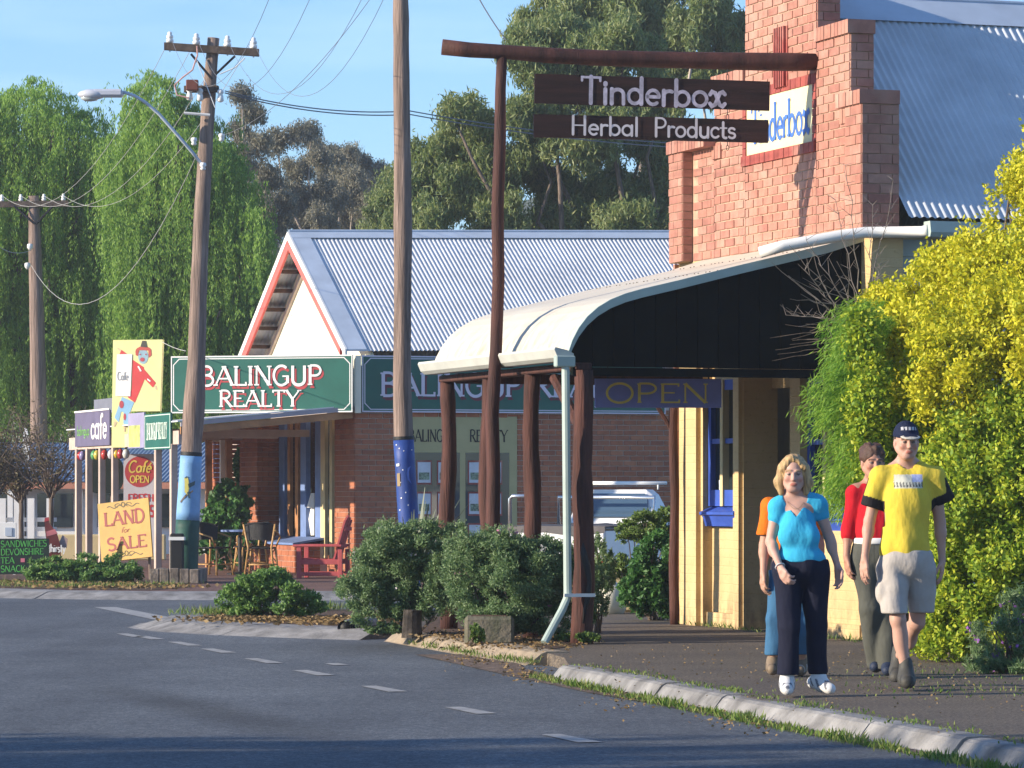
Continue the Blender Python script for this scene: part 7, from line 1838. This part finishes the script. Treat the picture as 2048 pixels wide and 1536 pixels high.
def trousers(c, P, legs, waist, col, lo=(-.5, -.7, -.02), fold=.007, name='trousers', cut=None, extra=(), hipr=(.172, .128, .15)):
    """legs: list of (joint list, radius list)"""
    b = Blob(lo, (.5, .7, 1.3), .0075)
    b.ell(c['pel'] + V(0, 0, .03), hipr, .04)
    for js, rs in legs:
        for (a, e), (ra, re) in zip(zip(js, js[1:]), zip(rs, rs[1:])): b.cap(a, e, ra, re, .02)
    for ec, er in extra: b.ell(ec, er, .012)
    b.field(folds(fold, 36, 12, waist * 3)); b.half((0, 0, 1), waist)
    if cut:
        for nrm, q in cut: b.half(nrm, q)
    return blob_obj(name, b, M['cloth'], c['root'], col)
def shoe(c, an, toe, col, sole=(.62, .60, .57), hi=.09, w=.046):
    an, toe = np.array(an), np.array(toe); d = norm(V(toe[0] - an[0], toe[1] - an[1], 0)); L = .20
    z0 = toe[2] - .02; heel = V(an[0], an[1], 0) - d * .055; lift = max(0, an[2] - .095)
    b = Blob(np.minimum(an, toe) - .16, np.maximum(an, toe) + .16, .006)
    hz = lift + .052; tz = z0 + .05
    hp = V(heel[0], heel[1], hz); tp = V(toe[0], toe[1], tz)
    b.cap(hp, hp * .5 + tp * .5 + V(0, 0, .008), w * .92, w * .96, .02); b.cap(hp * .5 + tp * .5, tp - d * .01, w * .98, w * .80, .02)
    b.cap(V(an[0], an[1], hz + .02), V(an[0], an[1], hz + hi - .02), .047, .043, .03); b.cap(V(an[0], an[1], hz + hi * .5), hp * .45 + tp * .55 + V(0, 0, .02), .042, .034, .025)
    def flat(F, X, Y, Z):
        t = np.clip(((X - heel[0]) * d[0] + (Y - heel[1]) * d[1]) / (L + .055), 0, 1.2); base = (hz - .048) * (1 - t) + (tz - .048) * t
        return np.maximum(F, base - Z)
    b.field(flat)
    sc, cc, c2 = np.array(sole), np.array(col[0]), np.array(col[1])
    def colr(v):
        t = np.clip(((v[:, 0] - heel[0]) * d[0] + (v[:, 1] - heel[1]) * d[1]) / (L + .055), 0, 1.2); base = (hz - .048) * (1 - t) + (tz - .048) * t
        out = np.tile(cc, (len(v), 1)); st = (np.sin(t * 26 + (v[:, 2] - base) * 60) > .45) & (v[:, 2] - base > .035) & (v[:, 2] - base < .085); out[st] = c2
        out[(v[:, 2] - base) < .026] = sc; return out
    return blob_obj('shoe', b, M['shoe'], c['root'], colr)

# ---- woman in the pale blue top
Wm = dict(height=1.58, fem=True, head=(1587, 948, 0), neck=(1590, 993, .02), shL=(1555, 1014, .02), shR=(1636, 1010, .02), elL=(1541, 1084, .0), wrL=(1560, 1133, -.14), haL=(1574, 1160, -.20), pnL=(.6, .6, .2), curlL=.75,
          elR=(1658, 1074, .04), wrR=(1675, 1132, .0), haR=(1680, 1165, -.03), pnR=(-.6, -.5, 0), curlR=.4, hipL=(1579, 1141, 0), hipR=(1625, 1141, 0), knL=(1577, 1255, -.07), knR=(1633, 1250, .02), anL=(1574, 1360, -.02), anR=(1637, 1352, .06),
          toL=(1575, 1389, -.16), toR=(1662, 1387, -.05), skin=(.52, .31, .24), hair=(.42, .28, .12), arm=.86, hand=.92, leg=.95, yaw=-4)
c = person('woman in pale blue V-neck top and navy trousers walking in front', 24.3, 1600, Wm)
J, H, Rm = c['J'], c['H'], c['Rm']
b = Blob((-.4, -.4, .7), (.4, .4, 1.45), .0065)
b.ell(c['chest'] + V(0, 0, -.06), (c['wch'] * .90, .125, .205), .05); b.ell((c['chest'] + c['pel']) / 2 + V(0, 0, .02), (c['wch'] * .68, .110, .19), .06); b.ell(c['pel'] + V(0, 0, .07), (.166, .134, .10), .04)
for s in (-1, 1): b.ell(c['chest'] + V(s * .070, -.085, -.095), (.066, .052, .062), .045)
for s, sh, el in ((-1, c['sl'], J(*Wm['elL'])), (1, c['sr'], J(*Wm['elR']))):
    b.cap(sh - V(s * .02, 0, -.012), sh + (el - sh) * .30, .056, .052, .02); b.cap(sh + V(0, 0, .002), c['nk'] * .62 + sh * .38, .062, .058, .03)
zc = J(0, 1000)[2]
for s, sh in ((-1, c['sl']), (1, c['sr'])): b.ell(sh + V(s * .002, 0, -.006), (.056, .060, .055), .02)
b.field(folds(.0060, 34, 16, 1.3)); vz = J(0, 1034)[2]; nx = c['nk'][0]
b.field(lambda F, X, Y, Z: np.maximum(F, np.where(Y < .05, .75 * (np.minimum(np.maximum(Z - vz, -.2) * .70, .078) - np.abs(X - nx)), -1)))
b.field(lambda F, X, Y, Z: np.maximum(F, np.where(Z > zc - .07, .080 - np.sqrt((X - nx) ** 2 + (Y - .02) ** 2), -1)))
b.half((0, 0, -1), -J(0, 1124)[2])
blob_obj('t_shirt', b, M['cloth'], c['root'], (.045, .40, .62))
JW = lambda *a: J(*a)
trousers(c, Wm, [([JW(1578, 1150, 0), JW(1577, 1255, -.06), JW(1576, 1347, -.02)], [.100, .070, .072]), ([JW(1628, 1150, 0), JW(1633, 1250, .02), JW(1636, 1338, .06)], [.100, .069, .066])], J(0, 1118)[2], (.012, .014, .030), cut=[((0, 0, -1), -J(0, 1349)[2])], hipr=(.180, .134, .15))
b = Blob((-.25, -.25, 1.2), (.25, .3, 1.65), .0055)
b.ell(H(0, .028, .035), (.088, .106, .098), .02, R=Rm)
for s in (-1, 1):
    b.cap(H(s * .070, .0, .04), H(s * .090, .006, -.055), .032, .036, .03); b.cap(H(s * .090, .006, -.055), H(s * .080, -.006, -.125), .036, .018, .02)
b.cap(H(-.01, -.055, .108), H(.070, -.052, .045), .016, .016, .02); b.cap(H(-.02, -.055, .106), H(-.076, -.045, .03), .014, .014, .02)
b.cap(H(0, .085, .02), H(0, .085, -.12), .072, .05, .04)
b.ell(H(.002, -.10, -.008), (.060, .078, .096), .010, True, Rm)
b.field(lambda F, X, Y, Z: F + .0016 * np.sin(np.arctan2(X - c['hd'][0], -(Y - c['hd'][1])) * 26 + Z * 30 + 2 * np.sin(Z * 40)) + .0010 * np.sin(X * 180 + Z * 25))
blob_obj('hair', b, M['hair'], c['root'], lambda v: np.array((.47, .31, .14)) * (.72 + .5 * (.5 + .5 * np.sin(v[:, :1] * 260 + v[:, 2:] * 22 + 3 * np.sin(v[:, 1:2] * 90)))))
shoe(c, J(*Wm['anL']), J(*Wm['toL']), ((.62, .62, .62), (.12, .13, .16))); shoe(c, J(*Wm['anR']), J(*Wm['toR']), ((.62, .62, .62), (.12, .13, .16)))
wr = Vector(J(*Wm['wrL'])) + Vector((c['X0'], c['Y0'], 0)); e_ = Vector(J(*Wm['elL'])) + Vector((c['X0'], c['Y0'], 0)); ax = (wr - e_).normalized(); a1 = ax.orthogonal().normalized(); a2 = ax.cross(a1)
MB().tube([wr + (a1 * math.cos(q) + a2 * math.sin(q)) * .030 for q in [2 * math.pi * i / 18 for i in range(19)]], .004, 6, False).build('bracelet', M['galv'], c['root'], smooth=True)
nkw = Vector((c['X0'] + c['nk'][0], c['Y0'], 0))
MB().tube([Vector((nkw.x + .062 * math.sin(q), nkw.y + .02 - .075 * math.cos(q) - .035 * max(0, math.cos(q)), J(0, 998)[2] - .065 * max(0, math.cos(q)) ** 2)) for q in [-1.9 + 3.8 * i / 22 for i in range(23)]], .0014, 5, False).build('necklace', mat('gold_chain', (.65, .45, .18), .3, .05, 5, metal=.9), c['root'])

# ---- young man in the yellow shirt
Bm = dict(height=1.82, head=(1813, 884, -.01), neck=(1814, 929, .03), shL=(1760, 955, .02), shR=(1868, 955, .02), elL=(1739, 1042, .02), wrL=(1730, 1112, -.08), haL=(1727, 1160, -.10), pnL=(.7, .5, 0), curlL=.30,
          elR=(1880, 1045, .06), wrR=(1884, 1118, .04), haR=(1884, 1166, .02), pnR=(-.8, .2, 0), curlR=.42, hipL=(1787, 1128, 0), hipR=(1840, 1128, .0), knL=(1796, 1240, -.10), knR=(1834, 1245, .08), anL=(1812, 1345, -.10), anR=(1797, 1318, .46),
          toL=(1816, 1373, -.24), toR=(1792, 1364, .34), skin=(.48, .28, .21), hair=(.10, .06, .035), arm=1.0, hand=1.04, leg=.95, yaw=6, tilt=0)
c = person('young man in yellow T-shirt, grey cargo shorts and navy cap', 25.15, 1812, Bm)
J, H, Rm = c['J'], c['H'], c['Rm']
b = Blob((-.5, -.45, .7), (.5, .45, 1.6), .007)
b.ell(c['chest'] + V(0, 0, -.05), (c['wch'] * .98, .145, .22), .05); b.cap(c['chest'] + V(0, 0, -.05), J(1809, 1095, 0), .150, .166, .05, flat=.78); b.cap(c['sl'] + V(.02, 0, .01), c['sr'] - V(.02, 0, -.01), .068, .068, .05); b.cap(c['sl'], c['nk'] + V(-.04, .01, -.02), .055, .05, .04); b.cap(c['sr'], c['nk'] + V(.04, .01, -.02), .055, .05, .04)
slE, srE = J(1742, 1012, .02), J(1888, 1000, .05)
b.cap(c['sl'], slE, .072, .074, .03); b.cap(c['sr'], srE, .072, .076, .03)
b.field(folds(.0105, 40, 7, .4)); b.half((0, 0, -1), -J(0, 1112)[2])
b.field(lambda F, X, Y, Z: np.maximum(F, np.where(Z > c['nk'][2] - .04, -(np.sqrt((X - c['nk'][0]) ** 2 + (Y - c['nk'][1]) ** 2) - .068), -1)))
for E_, S_ in ((slE, c['sl']), (srE, c['sr'])):
    d = norm(E_ - S_); q = float(d @ E_) + .01
    b.field(lambda F, X, Y, Z, d=d, q=q, E_=E_, S_=S_: np.where(((X - c['chest'][0]) * np.sign(S_[0] - c['chest'][0]) > c['wch'] * .80) & (Z > E_[2] - .14), np.maximum(F, d[0] * X + d[1] * Y + d[2] * Z - q), F))
def bshirt(v):
    col = np.tile(np.array((.66, .51, .060)), (len(v), 1))
    for E_, S_, kk in ((slE, c['sl'], .055), (srE, c['sr'], .055)):
        d = norm(E_ - S_); s = v @ d - float(d @ E_); side = (v[:, 0] - c['chest'][0]) * np.sign(S_[0] - c['chest'][0]) > c['wch'] * .86
        col[side & (s > -kk) & (s < .05) & (v[:, 2] < S_[2] - .02) & (v[:, 2] > E_[2] - .10)] = (.018, .016, .018)
        out = (v[:, 0] - c['chest'][0]) * np.sign(S_[0] - c['chest'][0]) > c['wch'] * 1.20; col[out & (v[:, 2] < S_[2] + .0) & (v[:, 2] > E_[2] - .12) & (v[:, 1] > -.03 if S_[0] > 0 else v[:, 1] > .0)] = (.018, .016, .018)
    ux, uz = (v[:, 0] - J(1785, 0)[0]) / (J(1843, 0)[0] - J(1785, 0)[0]), (v[:, 2] - J(0, 976)[2]) / (J(0, 949)[2] - J(0, 976)[2])
    fr = (v[:, 1] < 0) & (ux > 0) & (ux < 1) & (uz > 0) & (uz < 1)
    col[fr] = (.55, .55, .46); col[fr & (ux > .62) & (uz > .45)] = (.30, .36, .60); col[fr & (uz < .42) & (uz > .08) & (np.sin(ux * 58 + uz * 5) > -.1)] = (.10, .10, .10)
    return col
blob_obj('t_shirt', b, M['cloth'], c['root'], bshirt)
trousers(c, Bm, [([J(1786, 1140, 0), J(1787, 1180, -.05), J(1789, 1228, -.10)], [.112, .098, .088]), ([J(1840, 1140, .01), J(1842, 1180, .04), J(1843, 1240, .07)], [.108, .094, .084])], J(0, 1100)[2], (.42, .39, .36), fold=.0065, name='shorts', extra=[(J(1762, 1182, -.05), (.040, .075, .085)), (J(1858, 1188, .05), (.038, .075, .085))], cut=[((0, 0, -1), -J(0, 1226)[2])], hipr=(.178, .14, .15))
b = Blob((-.2, -.3, 1.4), (.2, .25, 1.9), .0055)
b.ell(H(0, .02, .045), (.086, .106, .100), .0, R=Rm); b.field(lambda F, X, Y, Z: np.maximum(F, -(Z - H(0, 0, .034)[2]) + .15 * (Y - H(0, 0, 0)[1])))
b.ell(H(0, -.118, .034), (.070, .075, .012), .012, R=Rm @ np.array([[1, 0, 0], [0, math.cos(.25), -math.sin(.25)], [0, math.sin(.25), math.cos(.25)]]))
def capc(v):
    col = np.tile(np.array((.012, .018, .045)), (len(v), 1)); q = (v - c['hd']) @ Rm
    br = (q[:, 1] < -.125) & (q[:, 2] < .045); col[br & ((q[:, 1] < -.160) | (np.abs(q[:, 0]) > .045))] = (.50, .47, .40)
    lg = (q[:, 1] < -.04) & (np.abs(q[:, 2] - .088) < .011) & (np.abs(q[:, 0]) < .055) & (np.sin(q[:, 0] * 260) > -.35); col[lg] = (.50, .50, .52); return col
blob_obj('cap', b, M['cloth'], c['root'], capc, 1)
b = Blob((-.2, -.2, 1.4), (.2, .25, 1.85), .0055); b.ell(H(0, .03, .02), (.081, .095, .075), .01, R=Rm); b.field(lambda F, X, Y, Z: np.maximum(F, -(Y - H(0, 0, 0)[1]) - .015)); b.field(lambda F, X, Y, Z: np.maximum(F, Z - H(0, 0, .05)[2])); blob_obj('hair', b, M['hair'], c['root'], (.06, .035, .02))
shoe(c, J(*Bm['anL']), J(*Bm['toL']), ((.06, .058, .05), (.035, .034, .03)), (.05, .048, .045), .13, .060); shoe(c, J(*Bm['anR']), J(*Bm['toR']), ((.06, .058, .05), (.035, .034, .03)), (.05, .048, .045), .13, .060)

# ---- person in the red top
Rd = dict(height=1.70, head=(1746, 925, 0), neck=(1750, 968, .03), shL=(1711, 986, .02), shR=(1795, 986, .02), elL=(1697, 1058, .02), wrL=(1693, 1112, -.04), haL=(1697, 1152, -.06), pnL=(.8, .3, 0), curlL=.42,
          elR=(1812, 1058, .02), wrR=(1815, 1112, -.0), haR=(1815, 1150, 0), pnR=(-.8, .3, 0), hipL=(1730, 1112, 0), hipR=(1772, 1112, 0), knL=(1740, 1215, -.02), knR=(1772, 1215, .0), anL=(1752, 1320, .12), anR=(1776, 1322, .0),
          toL=(1750, 1342, .0), toR=(1774, 1350, -.14), skin=(.42, .22, .15), hair=(.085, .04, .025), yaw=8)
c = person('dark-haired person in red top and grey-green trousers behind the yellow shirt', 26.75, 1752, Rd)
J, H, Rm = c['J'], c['H'], c['Rm']
b = Blob((-.5, -.45, .7), (.5, .45, 1.6), .0075)
b.ell(c['chest'] + V(0, 0, -.06), (c['wch'] * .92, .13, .21), .05); b.cap(c['chest'] + V(0, 0, -.05), J(1751, 1065, 0), .135, .15, .05, flat=.8); b.cap(c['sl'], c['sr'], .062, .062, .05); b.cap(c['sl'], c['nk'] + V(-.03, .01, -.02), .05, .05, .04); b.cap(c['sr'], c['nk'] + V(.03, .01, -.02), .05, .05, .04)
for s in ('L', 'R'):
    sh, el, wr_ = J(*Rd['sh' + s]), J(*Rd['el' + s]), J(*Rd['wr' + s]); b.cap(sh, el, .064, .054, .02); b.cap(el, el + (wr_ - el) * .22, .053, .052, .01)
b.field(folds(.007, 36, 14, 2.0)); zb_ = J(0, 1079)[2]; b.field(lambda F, X, Y, Z: np.where(np.abs(X - c['chest'][0]) < .165, np.maximum(F, zb_ - Z), F))
b.field(lambda F, X, Y, Z: np.maximum(F, np.where(Z > c['nk'][2] - .03, -(np.sqrt((X - c['nk'][0]) ** 2 + (Y - c['nk'][1]) ** 2) - .072), -1)))
blob_obj('red_top', b, M['cloth'], c['root'], (.50, .012, .022))
trousers(c, Rd, [([J(1732, 1120, 0), J(1742, 1215, -.02), J(1754, 1325, .10)], [.108, .082, .078]), ([J(1770, 1120, 0), J(1772, 1215, 0), J(1776, 1335, .0)], [.108, .082, .08])], J(0, 1076)[2], (.085, .088, .075), fold=.009, cut=[((0, 0, -1), -J(0, 1338)[2])])
b = MB(); b.lathe([(.155, 0), (.160, .01), (.160, .035), (.155, .045)], (c['X0'] + c['pel'][0], c['Y0'], J(0, 1080)[2] - .03), 24)
for i, p in enumerate(b.v): b.v[i] = (p[0], c['Y0'] + (p[1] - c['Y0']) * .80, p[2])
b.build('white_belt', M['white'], c['root'], smooth=True)
b = Blob((-.2, -.25, 1.35), (.25, .3, 1.85), .0055); b.ell(H(0, .03, .045), (.092, .105, .092), .02, R=Rm)
for i in range(26):
    a = rng.uniform(0, 6.28); e = rng.uniform(.1, 1.3); b.ell(H(.085 * math.cos(a) * math.cos(e), .03 + .10 * math.sin(a) * math.cos(e), .045 + .088 * math.sin(e)), (.022, .022, .02), .01)
b.ell(H(0, -.105, -.025), (.068, .07, .082), .01, True, Rm); b.field(folds(.003, 160, 150, 0)); b.field(lambda F, X, Y, Z: np.maximum(F, H(0, 0, -.05)[2] - Z))
blob_obj('hair', b, M['hair'], c['root'], lambda v: np.array((.075, .036, .022)) * (.7 + .6 * rng.random((len(v), 1))))
shoe(c, J(*Rd['anL']), J(*Rd['toL']), ((.02, .03, .06), (.02, .03, .06)), (.03, .04, .06)); shoe(c, J(*Rd['anR']), J(*Rd['toR']), ((.02, .03, .06), (.02, .03, .06)), (.03, .04, .06))

# ---- person in orange, mostly hidden behind the woman
Or = dict(height=1.56, head=(1590, 962, 0), neck=(1586, 1002, .03), shL=(1541, 1014, .02), shR=(1628, 1014, .02), elL=(1529, 1090, .02), wrL=(1527, 1142, -.05), haL=(1524, 1186, -.08), pnL=(.8, .3, 0), curlL=.55,
          elR=(1638, 1090, .02), wrR=(1636, 1142, .0), haR=(1634, 1186, 0), pnR=(-.8, .3, 0), hipL=(1566, 1140, 0), hipR=(1606, 1140, 0), knL=(1552, 1238, -.04), knR=(1604, 1238, .02), anL=(1546, 1325, .0), anR=(1601, 1327, .14),
          toL=(1544, 1347, -.12), toR=(1600, 1350, .02), skin=(.46, .26, .18), hair=(.10, .06, .03))
c = person('person in orange T-shirt and blue jeans mostly hidden behind the woman', 26.95, 1580, Or)
J, H, Rm = c['J'], c['H'], c['Rm']
b = Blob((-.5, -.4, .6), (.5, .4, 1.5), .0075)
b.ell(c['chest'] + V(0, 0, -.06), (c['wch'] * .92, .13, .20), .05); b.cap(c['chest'] + V(0, 0, -.05), J(1584, 1140, 0), .135, .15, .05, flat=.8); b.cap(c['sl'], c['sr'], .06, .06, .05); b.cap(c['sl'], c['nk'] + V(-.03, .01, -.02), .05, .05, .04); b.cap(c['sr'], c['nk'] + V(.03, .01, -.02), .05, .05, .04)
for s in ('L', 'R'): sh, el = J(*Or['sh' + s]), J(*Or['el' + s]); b.cap(sh, sh + (el - sh) * .72, .068, .074, .02)
zE = J(0, 1070)[2]; b.field(folds(.007, 38, 12, 5.0)); b.field(lambda F, X, Y, Z: np.where(np.abs(X - c['chest'][0]) > .150, np.maximum(F, zE - Z), np.maximum(F, J(0, 1150)[2] - Z)))
b.field(lambda F, X, Y, Z: np.maximum(F, np.where(Z > c['nk'][2] - .03, -(np.sqrt((X - c['nk'][0]) ** 2 + (Y - c['nk'][1]) ** 2) - .065), -1)))
blob_obj('t_shirt', b, M['cloth'], c['root'], (.62, .15, .012))
trousers(c, Or, [([J(1566, 1150, 0), J(1553, 1238, -.03), J(1549, 1310, .0)], [.10, .076, .074]), ([J(1606, 1150, 0), J(1604, 1238, .02), J(1601, 1310, .12)], [.10, .076, .074])], J(0, 1140)[2], (.045, .13, .24), fold=.009, name='jeans', cut=[((0, 0, -1), -J(0, 1310)[2])])
b = Blob((-.2, -.25, 1.2), (.25, .3, 1.65), .006); b.ell(H(0, .03, .03), (.088, .103, .092), .02, R=Rm); b.ell(H(0, -.105, -.03), (.066, .07, .085), .01, True, Rm); blob_obj('hair', b, M['hair'], c['root'], (.10, .06, .03))
shoe(c, J(*Or['anL']), J(*Or['toL']), ((.20, .15, .10), (.10, .075, .05)), (.25, .2, .16)); shoe(c, J(*Or['anR']), J(*Or['toR']), ((.20, .15, .10), (.45, .45, .45)), (.25, .2, .16))
# ------------------------------------------------------------------ the thin afternoon haze
hm = bpy.data.materials.new('thin_haze'); hm.use_nodes = True
hn = hm.node_tree.nodes; hn.clear()
ho = hn.new('ShaderNodeOutputMaterial'); hv = hn.new('ShaderNodeVolumePrincipled')
hv.inputs['Color'].default_value = (0.80, 0.88, 1.0, 1); hv.inputs['Density'].default_value = HAZE; hv.inputs['Anisotropy'].default_value = 0.0
hm.node_tree.links.new(hv.outputs['Volume'], ho.inputs['Volume'])
stuff(MB().box(-1600, 1600, -260, 2260, -1.2, 46).build('haze', hm))
